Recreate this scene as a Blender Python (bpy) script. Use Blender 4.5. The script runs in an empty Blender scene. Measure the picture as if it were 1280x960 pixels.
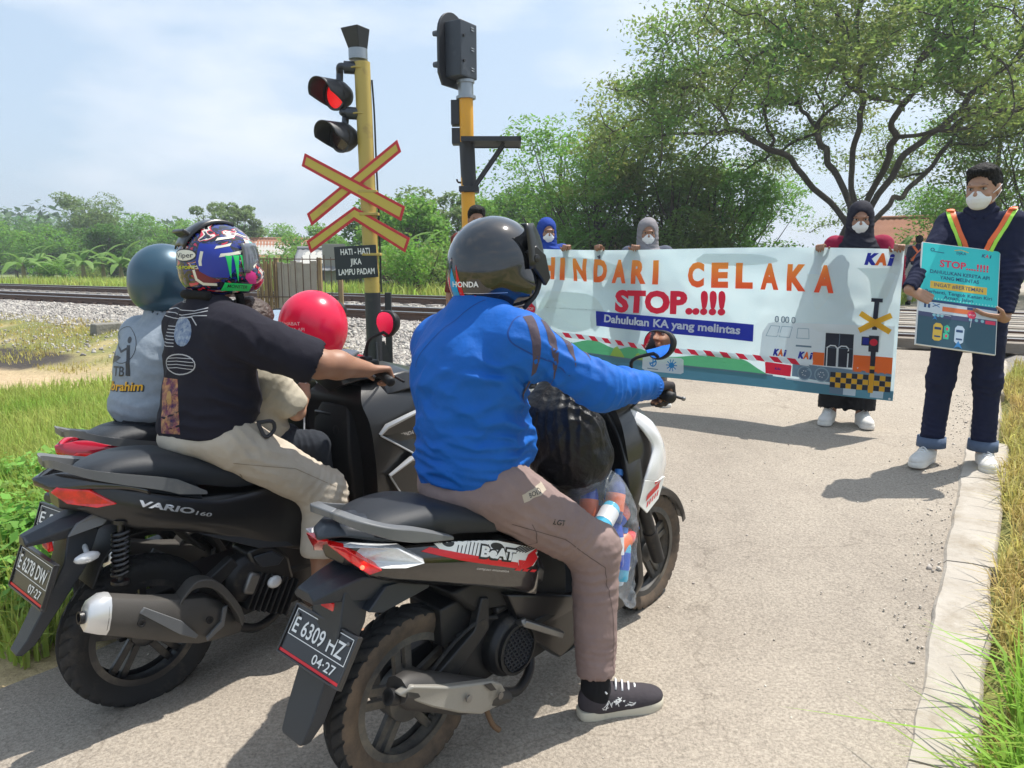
import bpy, bmesh, math, random
import numpy as np
from math import sin, cos, pi, radians, sqrt, atan2
from mathutils import Vector, Matrix
from mathutils.bvhtree import BVHTree
from mathutils.geometry import tessellate_polygon

random.seed(7); rng = np.random.default_rng(7)
SC = bpy.context.scene
COL = SC.collection
# ------------------------------------------------------------------ camera
cam_d = bpy.data.cameras.new('camera'); cam = bpy.data.objects.new('camera', cam_d); COL.objects.link(cam)
cam.location = (0, 0, 1.5); cam.rotation_euler = (radians(90 - 9.0), 0, 0)
cam_d.sensor_width = 36; cam_d.lens = 940 / 1280 * 36; cam_d.clip_start = 0.05; cam_d.clip_end = 3000
SC.camera = cam
# ------------------------------------------------------------------ light
SUN_AZ, SUN_EL = radians(62), radians(64)
W = bpy.data.worlds.new('World'); SC.world = W; W.use_nodes = True
nt = W.node_tree; nt.nodes.clear()
out = nt.nodes.new('ShaderNodeOutputWorld'); bg = nt.nodes.new('ShaderNodeBackground')
sky = nt.nodes.new('ShaderNodeTexSky'); sky.sky_type = 'NISHITA'; sky.sun_disc = False
sky.sun_elevation = SUN_EL; sky.sun_rotation = SUN_AZ; sky.air_density = 1.0; sky.dust_density = 3.2; sky.ozone_density = 1.0; sky.altitude = 20
tc = nt.nodes.new('ShaderNodeTexCoord'); mp = nt.nodes.new('ShaderNodeMapping'); mp.inputs['Scale'].default_value = (1.0, 1.0, 3.0)
mp.inputs['Location'].default_value = (1.32, 0.2, 0.45)
nz = nt.nodes.new('ShaderNodeTexNoise'); nz.inputs['Scale'].default_value = 2.1; nz.inputs['Detail'].default_value = 7; nz.inputs['Roughness'].default_value = 0.52
rp = nt.nodes.new('ShaderNodeValToRGB'); rp.color_ramp.elements[0].position = 0.50; rp.color_ramp.elements[1].position = 0.70
rp.color_ramp.elements[0].color = (0, 0, 0, 1); rp.color_ramp.elements[1].color = (.75, .75, .75, 1)
mx = nt.nodes.new('ShaderNodeMixRGB'); mx.inputs[2].default_value = (6.6, 6.7, 7.0, 1)
veil = nt.nodes.new('ShaderNodeMixRGB'); veil.inputs[0].default_value = 0.62; veil.inputs[2].default_value = (3.9, 5.0, 6.2, 1)
L = nt.links.new
L(tc.outputs['Generated'], mp.inputs['Vector']); L(mp.outputs[0], nz.inputs['Vector']); L(nz.outputs['Fac'], rp.inputs[0])
L(sky.outputs[0], veil.inputs[1]); L(veil.outputs[0], mx.inputs[1]); L(rp.outputs[0], mx.inputs[0]); L(mx.outputs[0], bg.inputs[0]); L(bg.outputs[0], out.inputs[0])
bg.inputs[1].default_value = 0.135
sd = bpy.data.lights.new('sun', 'SUN'); sd.energy = 5.0; sd.angle = radians(0.5); sd.color = (1, .955, .88)
so = bpy.data.objects.new('sun', sd); COL.objects.link(so)
SUNV = Vector((cos(SUN_EL) * sin(SUN_AZ), cos(SUN_EL) * cos(SUN_AZ), sin(SUN_EL)))
so.rotation_euler = SUNV.to_track_quat('Z', 'Y').to_euler(); so.location = SUNV * 60
SC.view_settings.view_transform = 'Standard'; SC.view_settings.look = 'None'; SC.view_settings.gamma = 1; SC.view_settings.exposure = 0.36
SC.cycles.max_bounces = 8; SC.cycles.transparent_max_bounces = 12
SC.cycles.use_denoising = True

# ------------------------------------------------------------------ materials
MATS = {}
def mat(name, col, rough=.55, metal=0., spec=.5, coat=0., bump=None, var=None, transl=0., sss=0., emis=None, coords='Object', island=0., alpha=1., dirt=None):
    if name in MATS: return MATS[name]
    m = bpy.data.materials.new(name); m.use_nodes = True; n = m.node_tree; b = n.nodes['Principled BSDF']; l = n.links.new
    c4 = tuple(col) + (1,)
    b.inputs['Base Color'].default_value = c4; b.inputs['Roughness'].default_value = rough; b.inputs['Metallic'].default_value = metal
    b.inputs['Specular IOR Level'].default_value = spec; b.inputs['Coat Weight'].default_value = coat; b.inputs['Coat Roughness'].default_value = .06
    m.diffuse_color = c4
    t = n.nodes.new('ShaderNodeTexCoord'); src = t.outputs[coords]
    colsock = None
    if var:                                   # (scale, second colour, contrast)
        z = n.nodes.new('ShaderNodeTexNoise'); z.inputs['Scale'].default_value = var[0]; z.inputs['Detail'].default_value = 6; z.inputs['Roughness'].default_value = .62
        r = n.nodes.new('ShaderNodeValToRGB'); w = var[2] if len(var) > 2 else .2
        r.color_ramp.elements[0].position = .5 - w; r.color_ramp.elements[1].position = .5 + w
        r.color_ramp.elements[0].color = c4; r.color_ramp.elements[1].color = tuple(var[1]) + (1,)
        l(src, z.inputs['Vector']); l(z.outputs['Fac'], r.inputs[0]); colsock = r.outputs[0]
    if dirt:                                  # (scale, colour, threshold): dust or wear patches
        z = n.nodes.new('ShaderNodeTexNoise'); z.inputs['Scale'].default_value = dirt[0]; z.inputs['Detail'].default_value = 9; z.inputs['Roughness'].default_value = .7
        r = n.nodes.new('ShaderNodeValToRGB'); r.color_ramp.elements[0].position = dirt[2]; r.color_ramp.elements[1].position = dirt[2] + .22
        k = n.nodes.new('ShaderNodeMixRGB'); k.inputs[1].default_value = c4; k.inputs[2].default_value = tuple(dirt[1]) + (1,)
        l(src, z.inputs['Vector']); l(z.outputs['Fac'], r.inputs[0]); l(r.outputs[0], k.inputs[0])
        if colsock: l(colsock, k.inputs[1])
        colsock = k.outputs[0]
        q = n.nodes.new('ShaderNodeMapRange'); q.inputs[3].default_value = rough; q.inputs[4].default_value = min(1, rough + .3)
        l(r.outputs[0], q.inputs[0]); l(q.outputs[0], b.inputs['Roughness'])
    if island:
        g = n.nodes.new('ShaderNodeNewGeometry'); h = n.nodes.new('ShaderNodeHueSaturation')
        mr = n.nodes.new('ShaderNodeMapRange'); mr.inputs[3].default_value = 1 - island; mr.inputs[4].default_value = 1 + island
        mh = n.nodes.new('ShaderNodeMapRange'); mh.inputs[3].default_value = .5 - island * .06; mh.inputs[4].default_value = .5 + island * .05
        l(g.outputs['Random Per Island'], mr.inputs[0]); l(mr.outputs[0], h.inputs['Value']); l(g.outputs['Random Per Island'], mh.inputs[0]); l(mh.outputs[0], h.inputs['Hue'])
        if colsock: l(colsock, h.inputs['Color'])
        else: h.inputs['Color'].default_value = c4
        colsock = h.outputs[0]
    if colsock: l(colsock, b.inputs['Base Color'])
    if bump:                                  # list of (scale, strength, distance)
        prev = None
        for bs in (bump if isinstance(bump, list) else [bump]):
            z = n.nodes.new('ShaderNodeTexNoise'); z.inputs['Scale'].default_value = bs[0]; z.inputs['Detail'].default_value = 5
            u = n.nodes.new('ShaderNodeBump'); u.inputs['Strength'].default_value = bs[1]; u.inputs['Distance'].default_value = bs[2] if len(bs) > 2 else .01
            l(src, z.inputs['Vector']); l(z.outputs['Fac'], u.inputs['Height'])
            if prev: l(prev, u.inputs['Normal'])
            prev = u.outputs[0]
        l(prev, b.inputs['Normal'])
    if sss:
        b.inputs['Subsurface Weight'].default_value = sss; b.inputs['Subsurface Radius'].default_value = (.012, .005, .003)
    if emis:
        b.inputs['Emission Color'].default_value = tuple(emis[:3]) + (1,); b.inputs['Emission Strength'].default_value = emis[3]
    if transl:
        o = n.nodes['Material Output']; tr = n.nodes.new('ShaderNodeBsdfTranslucent'); ms = n.nodes.new('ShaderNodeMixShader'); ms.inputs[0].default_value = transl
        tr.inputs['Color'].default_value = c4
        if colsock: l(colsock, tr.inputs['Color'])
        l(b.outputs[0], ms.inputs[1]); l(tr.outputs[0], ms.inputs[2]); l(ms.outputs[0], o.inputs[0])
    MATS[name] = m
    return m

# ------------------------------------------------------------------ objects
def tag(o, label=None, cat=None, group=None, kind=None):
    if label: o['label'] = label
    if cat: o['category'] = cat
    if group: o['group'] = group
    if kind: o['kind'] = kind
    return o
def empty(name, loc=(0, 0, 0), M=None, label=None, cat=None, group=None):
    o = bpy.data.objects.new(name, None); o.empty_display_size = .1; COL.objects.link(o)
    if M is not None: o.matrix_world = M
    else: o.location = loc
    return tag(o, label, cat, group)
def link(name, me, parent=None, label=None, cat=None, group=None, kind=None):
    o = bpy.data.objects.new(name, me); COL.objects.link(o)
    if parent is not None: o.parent = parent
    return tag(o, label, cat, group, kind)
def mesh(name, V, F, mats, mi=None, smooth=None):
    """V (n,3); F list of index tuples or an (m,k) array; smooth = angle in degrees (None flat, 180 all smooth)"""
    me = bpy.data.meshes.new(name); V = np.asarray(V, dtype=np.float32)
    if isinstance(F, np.ndarray):
        m, k = F.shape; me.vertices.add(len(V)); me.vertices.foreach_set('co', V.ravel())
        me.loops.add(m * k); me.loops.foreach_set('vertex_index', F.astype(np.int32).ravel())
        me.polygons.add(m); me.polygons.foreach_set('loop_start', np.arange(0, m * k, k, dtype=np.int32))
        me.polygons.foreach_set('loop_total', np.full(m, k, dtype=np.int32)); me.update(calc_edges=True)
    else:
        me.from_pydata([tuple(map(float, v)) for v in V], [], [tuple(int(i) for i in f) for f in F]); me.update()
    for m_ in (mats if isinstance(mats, (list, tuple)) else [mats]): me.materials.append(m_)
    if mi is not None: me.polygons.foreach_set('material_index', np.asarray(mi, dtype=np.int32))
    if smooth is not None:
        me.polygons.foreach_set('use_smooth', np.ones(len(me.polygons), dtype=bool))
        if smooth < 180: me.set_sharp_from_angle(angle=radians(smooth))
    return me

def unit(v):
    v = np.asarray(v, float); return v / (np.linalg.norm(v) + 1e-12)
def frame(d, up=(0, 0, 1)):
    d = unit(d); u = np.asarray(up, float)
    if abs(d @ u) > .98: u = np.array([1., 0, 0])
    s = unit(np.cross(d, u)); return d, s, np.cross(s, d)
def catmull(P, n):
    P = np.asarray(P, float)
    if len(P) < 3 or n <= 1: return P
    Q = np.vstack([2 * P[0] - P[1], P, 2 * P[-1] - P[-2]]); o = []
    for i in range(1, len(Q) - 2):
        for k in range(n):
            t = k / n; a, b, c, d = Q[i - 1], Q[i], Q[i + 1], Q[i + 2]
            o.append(.5 * (2 * b + (c - a) * t + (2 * a - 5 * b + 4 * c - d) * t * t + (3 * b - a - 3 * c + d) * t ** 3))
    o.append(P[-1]); return np.array(o)

class MB:
    def __init__(s): s.V = []; s.F = []; s.M = []; s.n = 0; s.m = 0
    def add(s, V, F, M=None):
        V = np.asarray(V, float)
        if M is not None:
            M = np.array(M); V = V @ M[:3, :3].T + M[:3, 3]
        s.V.append(V)
        for f in F: s.F.append(tuple(int(i) + s.n for i in f)); s.M.append(s.m)
        s.n += len(V); return s
    def box(s, c, size, R=None, taper=1.):
        x, y, z = np.array(size) / 2.
        V = np.array([(-x, -y, -z), (x, -y, -z), (x, y, -z), (-x, y, -z), (-x * taper, -y * taper, z), (x * taper, -y * taper, z), (x * taper, y * taper, z), (-x * taper, y * taper, z)])
        if R is not None: V = V @ np.array(R).T
        return s.add(V + np.array(c), [(0, 3, 2, 1), (4, 5, 6, 7), (0, 1, 5, 4), (1, 2, 6, 5), (2, 3, 7, 6), (3, 0, 4, 7)])
    def beam(s, a, b, w, h, up=(0, 0, 1)):
        a = np.array(a, float); b = np.array(b, float); d, sd_, u = frame(b - a, up)
        R = np.stack([d, sd_, u], 1); return s.box((a + b) / 2, (np.linalg.norm(b - a), w, h), R)
    def tube(s, P, r, n=10, sm=1, cap=True, flat=1.):
        P = np.asarray(P, float); r = np.full(len(P), r, float) if np.isscalar(r) else np.asarray(r, float)
        if sm > 1 and len(P) > 2: Q = catmull(np.hstack([P, r[:, None]]), sm); P, r = Q[:, :3], np.abs(Q[:, 3])
        T = np.gradient(P, axis=0); V = []; N = None
        for i in range(len(P)):
            t = unit(T[i])
            if N is None: _, N, _ = frame(t)
            N = unit(N - t * (N @ t)); B = np.cross(t, N)
            a = np.arange(n) * 2 * pi / n
            V.append(P[i] + r[i] * (np.cos(a)[:, None] * N + flat * np.sin(a)[:, None] * B))
        F = []
        for i in range(len(P) - 1):
            for j in range(n):
                k = (j + 1) % n; F.append((i * n + j, i * n + k, (i + 1) * n + k, (i + 1) * n + j))
        if cap: F.append(tuple(range(n - 1, -1, -1))); F.append(tuple(range((len(P) - 1) * n, len(P) * n)))
        return s.add(np.vstack(V), F)
    def lathe(s, prof, c, axis, n=24, cap=True):
        d, u, v = frame(axis); c = np.array(c, float); a = np.arange(n) * 2 * pi / n; V = []
        for r, h in prof: V.append(c + d * h + r * (np.cos(a)[:, None] * u + np.sin(a)[:, None] * v))
        F = []
        for i in range(len(prof) - 1):
            for j in range(n):
                k = (j + 1) % n; F.append((i * n + j, i * n + k, (i + 1) * n + k, (i + 1) * n + j))
        if cap: F.append(tuple(range(n - 1, -1, -1))); F.append(tuple(range((len(prof) - 1) * n, len(prof) * n)))
        return s.add(np.vstack(V), F)
    def ell(s, c, r, n=16, R=None):
        V = []; F = []; m = n // 2
        for i in range(m + 1):
            t = pi * i / m
            for j in range(n):
                p = 2 * pi * j / n; V.append((sin(t) * cos(p), sin(t) * sin(p), cos(t)))
        for i in range(m):
            for j in range(n):
                k = (j + 1) % n; F.append((i * n + j, (i + 1) * n + j, (i + 1) * n + k, i * n + k))
        V = np.array(V) * np.array(r)
        if R is not None: V = V @ np.array(R).T
        return s.add(V + np.array(c), F)
    def prism(s, pts, o, ux, uy, d):
        """polygon pts (2D) in the plane o+ux*x+uy*y, pushed along vector d"""
        o, ux, uy, d = (np.array(q, float) for q in (o, ux, uy, d)); P = np.array([o + ux * x + uy * y for x, y in pts]); n = len(P)
        tri = tessellate_polygon([[Vector((x, y, 0)) for x, y in pts]])
        F = [tuple(t) for t in tri] + [tuple(i + n for i in t[::-1]) for t in tri] + [(i, (i + 1) % n, (i + 1) % n + n, i + n) for i in range(n)]
        return s.add(np.vstack([P, P + d]), F)
    def loft(s, rings, cap=True, close=True):
        R = [np.asarray(r, float) for r in rings]; n = len(R[0]); F = []
        for i in range(len(R) - 1):
            for j in range(n if close else n - 1):
                k = (j + 1) % n; F.append((i * n + j, i * n + k, (i + 1) * n + k, (i + 1) * n + j))
        if cap and close: F.append(tuple(range(n - 1, -1, -1))); F.append(tuple(range((len(R) - 1) * n, len(R) * n)))
        return s.add(np.vstack(R), F)
    def grid(s, G):
        G = np.asarray(G, float); a, b = G.shape[:2]
        F = [(i * b + j, i * b + j + 1, (i + 1) * b + j + 1, (i + 1) * b + j) for i in range(a - 1) for j in range(b - 1)]
        return s.add(G.reshape(-1, 3), F)
    def build(s, name, mats, parent=None, smooth=35, bevel=0., seg=2, solid=0., mirror=False, sub=0, **kw):
        me = mesh(name, np.vstack(s.V), s.F, mats, s.M if isinstance(mats, (list, tuple)) else None)
        b = bmesh.new(); b.from_mesh(me); bmesh.ops.remove_doubles(b, verts=b.verts, dist=1e-5)
        if mirror:
            g = bmesh.ops.duplicate(b, geom=list(b.verts) + list(b.edges) + list(b.faces))
            nv = [e for e in g['geom'] if isinstance(e, bmesh.types.BMVert)]; nf = [e for e in g['geom'] if isinstance(e, bmesh.types.BMFace)]
            for v in nv: v.co.y = -v.co.y
            bmesh.ops.reverse_faces(b, faces=nf); bmesh.ops.remove_doubles(b, verts=b.verts, dist=2e-4)
        bmesh.ops.recalc_face_normals(b, faces=b.faces); b.to_mesh(me); b.free()
        if smooth is not None:
            me.polygons.foreach_set('use_smooth', np.ones(len(me.polygons), dtype=bool))
            if smooth < 180: me.set_sharp_from_angle(angle=radians(smooth))
        o = link(name, me, parent, **kw)
        if solid: md = o.modifiers.new('solid', 'SOLIDIFY'); md.thickness = abs(solid); md.offset = -1 if solid > 0 else 1
        if sub: md = o.modifiers.new('sub', 'SUBSURF'); md.levels = sub; md.render_levels = sub
        if bevel:
            md = o.modifiers.new('bevel', 'BEVEL'); md.width = bevel; md.segments = seg; md.limit_method = 'ANGLE'; md.angle_limit = radians(32); md.harden_normals = False
        return o

def copy_tree(o, parent=None):
    c = o.copy(); COL.objects.link(c)
    if parent is not None: c.parent = parent
    for ch in o.children: copy_tree(ch, c)
    return c

# ------------------------------------------------------------------ numpy noise
def vnoise(p, seed=0):
    p = np.asarray(p, float); i = np.floor(p).astype(np.int64); f = p - i; f = f * f * (3 - 2 * f); r = 0
    for dx in (0, 1):
        for dy in (0, 1):
            for dz in (0, 1):
                h = ((i[..., 0] + dx) * 374761393 + (i[..., 1] + dy) * 668265263 + (i[..., 2] + dz) * 2147483647 + seed * 974711) & 0xffffffff
                h = ((h ^ (h >> 13)) * 1274126177) & 0xffffffff; h = ((h ^ (h >> 16)) & 0xffff) / 65535.
                w = (f[..., 0] if dx else 1 - f[..., 0]) * (f[..., 1] if dy else 1 - f[..., 1]) * (f[..., 2] if dz else 1 - f[..., 2])
                r = r + w * h
    return r * 2 - 1
def fbm(p, o=4, seed=0):
    p = np.asarray(p, float); r = 0; a = 1.; t = 0
    for k in range(o): r = r + a * vnoise(p * 2 ** k, seed + k); t += a; a *= .5
    return r / t
def smooth01(x): x = np.clip(x, 0, 1); return x * x * (3 - 2 * x)

# ------------------------------------------------------------------ signed-distance modelling: one continuous skin
class SDF:
    def __init__(s, h=.006, k=.03): s.h = h; s.k = k; s.P = []
    def cap(s, a, b, ra, rb=None, k=None, op='u', fl=None):
        a = np.array(a, float); b = np.array(b, float); rb = ra if rb is None else rb; m = max(ra, rb)
        s.P.append((op, s.k if k is None else k, np.minimum(a, b) - m, np.maximum(a, b) + m, ('c', a, b, ra, rb))); return s
    def chain(s, pts, rs, k=None, op='u'):
        for i in range(len(pts) - 1): s.cap(pts[i], pts[i + 1], rs[i], rs[i + 1], k, op)
        return s
    def ell(s, c, r, R=None, k=None, op='u'):
        c = np.array(c, float); r = np.array(r, float); m = r.max() if R is not None else r
        s.P.append((op, s.k if k is None else k, c - m, c + m, ('e', c, r, None if R is None else np.array(R, float)))); return s
    def box(s, c, r, R=None, rd=.01, k=None, op='u'):
        c = np.array(c, float); r = np.array(r, float); m = np.linalg.norm(r) if R is not None else r
        s.P.append((op, s.k if k is None else k, c - m, c + m, ('b', c, r, None if R is None else np.array(R, float), rd))); return s
    def cut(s, p, n, k=.004): s.P.append(('x', k, None, None, (np.array(p, float), unit(n)))); return s   # keep the side away from n
    def dist(s, q, X):
        if q[0] == 'c':
            _, a, b, ra, rb = q; ba = b - a; pa = X - a; t = np.clip((pa @ ba) / (ba @ ba + 1e-12), 0, 1)
            return np.linalg.norm(pa - t[..., None] * ba, axis=-1) - (ra + (rb - ra) * t)
        p = X - q[1]
        if q[3] is not None: p = p @ q[3]
        if q[0] == 'e':
            k0 = np.linalg.norm(p / q[2], axis=-1); k1 = np.linalg.norm(p / q[2] ** 2, axis=-1); return k0 * (k0 - 1) / (k1 + 1e-9)
        d = np.abs(p) - (q[2] - q[4]); return np.linalg.norm(np.maximum(d, 0), axis=-1) + np.minimum(d.max(-1), 0) - q[4]
    def mesh(s, smooth=2):
        h = s.h; us = [p for p in s.P if p[0] == 'u']
        lo = np.min([p[2] for p in us], 0) - 4 * h - .01; hi = np.max([p[3] for p in us], 0) + 4 * h + .01
        N = np.ceil((hi - lo) / h).astype(int) + 1; V = np.full(N, .3, np.float32)
        ax = [lo[i] + h * np.arange(N[i]) for i in range(3)]
        for op, k, a, b, q in s.P:
            if op == 'x':
                n = q[1]; D = (ax[0] - q[0][0])[:, None, None] * n[0] + (ax[1] - q[0][1])[None, :, None] * n[1] + (ax[2] - q[0][2])[None, None, :] * n[2]
                D = D.astype(np.float32); hh = np.clip(.5 + .5 * (V - D) / k, 0, 1); V = D + (V - D) * hh + k * hh * (1 - hh); continue
            pad = k + 3 * h
            i0 = np.clip(np.floor((a - pad - lo) / h).astype(int), 0, N); i1 = np.clip(np.ceil((b + pad - lo) / h).astype(int) + 1, 0, N)
            if (i1 <= i0).any(): continue
            sl = tuple(slice(i0[i], i1[i]) for i in range(3)); X = np.stack(np.meshgrid(*[ax[i][sl[i]] for i in range(3)], indexing='ij'), -1)
            D = s.dist(q, X).astype(np.float32); A = V[sl]
            if op == 'u': hh = np.clip(.5 + .5 * (A - D) / k, 0, 1); V[sl] = A + (D - A) * hh - k * hh * (1 - hh)
            else: D = -D; hh = np.clip(.5 + .5 * (D - A) / k, 0, 1); V[sl] = A + (D - A) * hh + k * hh * (1 - hh)
        I = V < 0
        cnt = np.zeros(N - 1, np.int8); co = [(i, j, l) for i in (0, 1) for j in (0, 1) for l in (0, 1)]
        for i, j, l in co: cnt += I[i:N[0] - 1 + i, j:N[1] - 1 + j, l:N[2] - 1 + l]
        act = np.argwhere((cnt > 0) & (cnt < 8)); idx = -np.ones(N - 1, np.int64); idx[tuple(act.T)] = np.arange(len(act))
        acc = np.zeros((len(act), 3)); num = np.zeros(len(act))
        cv = {c: V[act[:, 0] + c[0], act[:, 1] + c[1], act[:, 2] + c[2]] for c in co}
        for c in co:
            for d in range(3):
                if c[d]: continue
                e = list(c); e[d] = 1; e = tuple(e); va, vb = cv[c], cv[e]; m = (va < 0) != (vb < 0)
                t = va / (va - vb + 1e-12); p = np.tile(np.array(c, float), (len(act), 1)); p[:, d] = t
                acc[m] += p[m]; num[m] += 1
        P = lo + h * (act + acc / num[:, None])
        Q = []
        for d in range(3):
            u, w = [(1, 2), (2, 0), (0, 1)][d]; s0 = [slice(1, N[i] - 1) for i in range(3)]; s1 = list(s0); s0[d] = slice(0, N[d] - 1); s1[d] = slice(1, N[d])
            a, b = I[tuple(s0)], I[tuple(s1)]
            for flip, M in ((False, a & ~b), (True, ~a & b)):
                g = np.argwhere(M)
                if not len(g): continue
                g = g + np.array([0 if i == d else 1 for i in range(3)])
                eu = np.eye(3, dtype=int)[u]; ew = np.eye(3, dtype=int)[w]
                q = np.stack([idx[tuple((g - eu - ew).T)], idx[tuple((g - ew).T)], idx[tuple(g.T)], idx[tuple((g - eu).T)]], 1)
                Q.append(q[:, ::-1] if flip else q)
        Q = np.vstack(Q)
        E = np.vstack([Q[:, [0, 1]], Q[:, [1, 2]], Q[:, [2, 3]], Q[:, [3, 0]]])
        for _ in range(smooth):
            S = np.zeros_like(P); c = np.bincount(E[:, 0], minlength=len(P)) + np.bincount(E[:, 1], minlength=len(P))
            for d in range(3): S[:, d] = np.bincount(E[:, 0], P[E[:, 1], d], len(P)) + np.bincount(E[:, 1], P[E[:, 0], d], len(P))
            P = P + .55 * (S / np.maximum(c, 1)[:, None] - P)
        return P, Q
def normals(P, Q):
    n = np.cross(P[Q[:, 2]] - P[Q[:, 0]], P[Q[:, 3]] - P[Q[:, 1]]); N = np.zeros_like(P)
    for k in range(4):
        for d in range(3): N[:, d] += np.bincount(Q[:, k], n[:, d], len(P))
    return N / (np.linalg.norm(N, axis=1)[:, None] + 1e-12)
def fold(P, Q, folds, gen=.0, scale=14., seed=0):
    """cloth folds: each (centre, direction across the ridges, spacing, height, reach); gen = loose crumple"""
    N = normals(P, Q); d = np.zeros(len(P)); wv = fbm(P * 7, 3, seed) * .9; w2 = fbm(P * 11 + 5, 2, seed + 9)
    for c, ax_, lam, amp, R in folds:
        r = P - np.array(c); a = np.exp(-(r * r).sum(1) / (R * R)); ph = (r @ unit(ax_)) / lam + wv * 1.1
        s_ = np.abs(np.mod(ph, 1) * 2 - 1); d += a * amp * ((s_ ** 1.7) - .45) * (.65 + .6 * w2)
    if gen:
        f = fbm(P * scale, 3, seed + 3); d += gen * (1 - 2 * np.abs(f)) * .8 + gen * fbm(P * scale * .4, 2, seed + 6)
    return P + N * d[:, None]
def skin(name, sdf, m, parent, folds=(), gen=0., seed=0, scale=14., sm=2, mi=None, label=None, lift=None):
    P, Q = sdf.mesh(sm)
    if len(folds) or gen: P = fold(P, Q, folds, gen, scale, seed)
    if lift is not None: P = lift(P)
    o = link(name, mesh(name, P, Q, m, None if mi is None else mi(P[Q].mean(1)), 180), parent, label)
    return o, P, Q

# ------------------------------------------------------------------ flat print: lettering and shapes as thin sheets laid on a surface
TXT = {}
def text2d(s, bold=0.):
    if (s, bold) in TXT: return TXT[(s, bold)]
    cu = bpy.data.curves.new('t', 'FONT'); cu.body = s; cu.size = 1; cu.resolution_u = 3; cu.offset = bold; cu.fill_mode = 'FRONT'
    o = bpy.data.objects.new('t', cu); COL.objects.link(o); dg = bpy.context.evaluated_depsgraph_get(); me = bpy.data.meshes.new_from_object(o.evaluated_get(dg))
    me.calc_loop_triangles(); V = np.array([v.co[:2] for v in me.vertices]).reshape(-1, 2); T = np.array([t.vertices[:] for t in me.loop_triangles], int).reshape(-1, 3)
    bpy.data.objects.remove(o); bpy.data.meshes.remove(me); bpy.data.curves.remove(cu)
    TXT[(s, bold)] = (V, T); return V, T
def refine(V, T, mx):
    for _ in range(7):
        e = np.stack([np.linalg.norm(V[T[:, i]] - V[T[:, (i + 1) % 3]], axis=1) for i in range(3)], 1); m = e.max(1) > mx
        if not m.any(): break
        B = T[m]; n = len(V); a, b, c = (V[B[:, 0]] + V[B[:, 1]]) / 2, (V[B[:, 1]] + V[B[:, 2]]) / 2, (V[B[:, 2]] + V[B[:, 0]]) / 2; k = len(B)
        V = np.vstack([V, a, b, c]); ia = n + np.arange(k); ib = ia + k; ic = ib + k
        T = np.vstack([T[~m], np.stack([B[:, 0], ia, ic], 1), np.stack([ia, B[:, 1], ib], 1), np.stack([ic, ib, B[:, 2]], 1), np.stack([ia, ib, ic], 1)])
    return V, T
class Print:
    def __init__(s): s.L = []
    def tri(s, V, T, m, z=0): s.L.append((np.asarray(V, float).reshape(-1, 2), np.asarray(T, int).reshape(-1, 3), m, z)); return s
    def text(s, t, x, y, h, m, w=None, bold=.0, shear=0., al='c', z=2, rot=0.):
        """lettering of cap height h; x,y = the middle (or left) of its baseline; w forces its width"""
        V, T = text2d(t, bold); V = V.copy(); k = h / .73
        lo, hi = V[:, 0].min(), V[:, 0].max(); V[:, 0] -= lo; wd = hi - lo; sx = (w / wd) if w else k
        V[:, 0] *= sx; V[:, 1] *= k; V[:, 0] += shear * V[:, 1]
        if al == 'c': V[:, 0] -= wd * sx / 2
        if rot: c, q = cos(rot), sin(rot); V = V @ np.array([[c, q], [-q, c]])
        return s.tri(V + np.array([x, y]), T, m, z)
    def poly(s, pts, m, z=0):
        return s.tri(pts, tessellate_polygon([[Vector((x, y, 0)) for x, y in pts]]), m, z)
    def rect(s, x0, y0, x1, y1, m, z=0): return s.tri([(x0, y0), (x1, y0), (x1, y1), (x0, y1)], [(0, 1, 2), (0, 2, 3)], m, z)
    def disc(s, x, y, rx, ry, m, z=0, n=18): return s.poly([(x + rx * cos(2 * pi * i / n), y + ry * sin(2 * pi * i / n)) for i in range(n)], m, z)
    def stroke(s, pts, w, m, z=1, close=False):
        P = np.array(pts, float); P = np.vstack([P, P[:1]]) if close else P
        for a, b in zip(P[:-1], P[1:]):
            d = b - a; l = np.linalg.norm(d); d = d / (l + 1e-9); n_ = np.array([-d[1], d[0]]) * w / 2; e = d * w * .3
            s.tri([a - e - n_, b + e - n_, b + e + n_, a - e + n_], [(0, 1, 2), (0, 2, 3)], m, z)
        return s
    def ring(s, x, y, rx, ry, w, m, z=1, n=20): return s.stroke([(x + rx * cos(2 * pi * i / n), y + ry * sin(2 * pi * i / n)) for i in range(n)], w, m, z, True)
    def lay(s, name, fn, parent, mx=.03, smooth=None, label=None, lift=.0008, step=.0004):
        """fn(uv, height) -> (points, ok)"""
        mats = []; Vs = []; Fs = []; Ms = []; n = 0
        for V, T, m, z in s.L:
            V, T = refine(V, T, mx); P, ok = fn(V, lift + step * z); T = T[ok[T].all(1)]
            if not len(T): continue
            if m not in mats: mats.append(m)
            Vs.append(P); Fs.append(T + n); Ms.append(np.full(len(T), mats.index(m))); n += len(P)
        if not Vs: return None
        return link(name, mesh(name, np.vstack(Vs), np.vstack(Fs), mats, np.concatenate(Ms), smooth), parent, label, kind='stuff' if name in ('seams', 'back_print', 'sticker_print', 'sleeve_stripes', 'helmet_graphics', 'helmet_stripes', 'stripe_sticker', 'helmet_lettering', 'shoe_scrawl', 'reflective_strap') else None)
def planar(o, ux, uy):
    o, ux, uy = (np.array(q, float) for q in (o, ux, uy)); n = unit(np.cross(ux, uy))
    return lambda V, h: (o + V[:, :1] * ux + V[:, 1:2] * uy + n * h, np.ones(len(V), bool))
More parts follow.
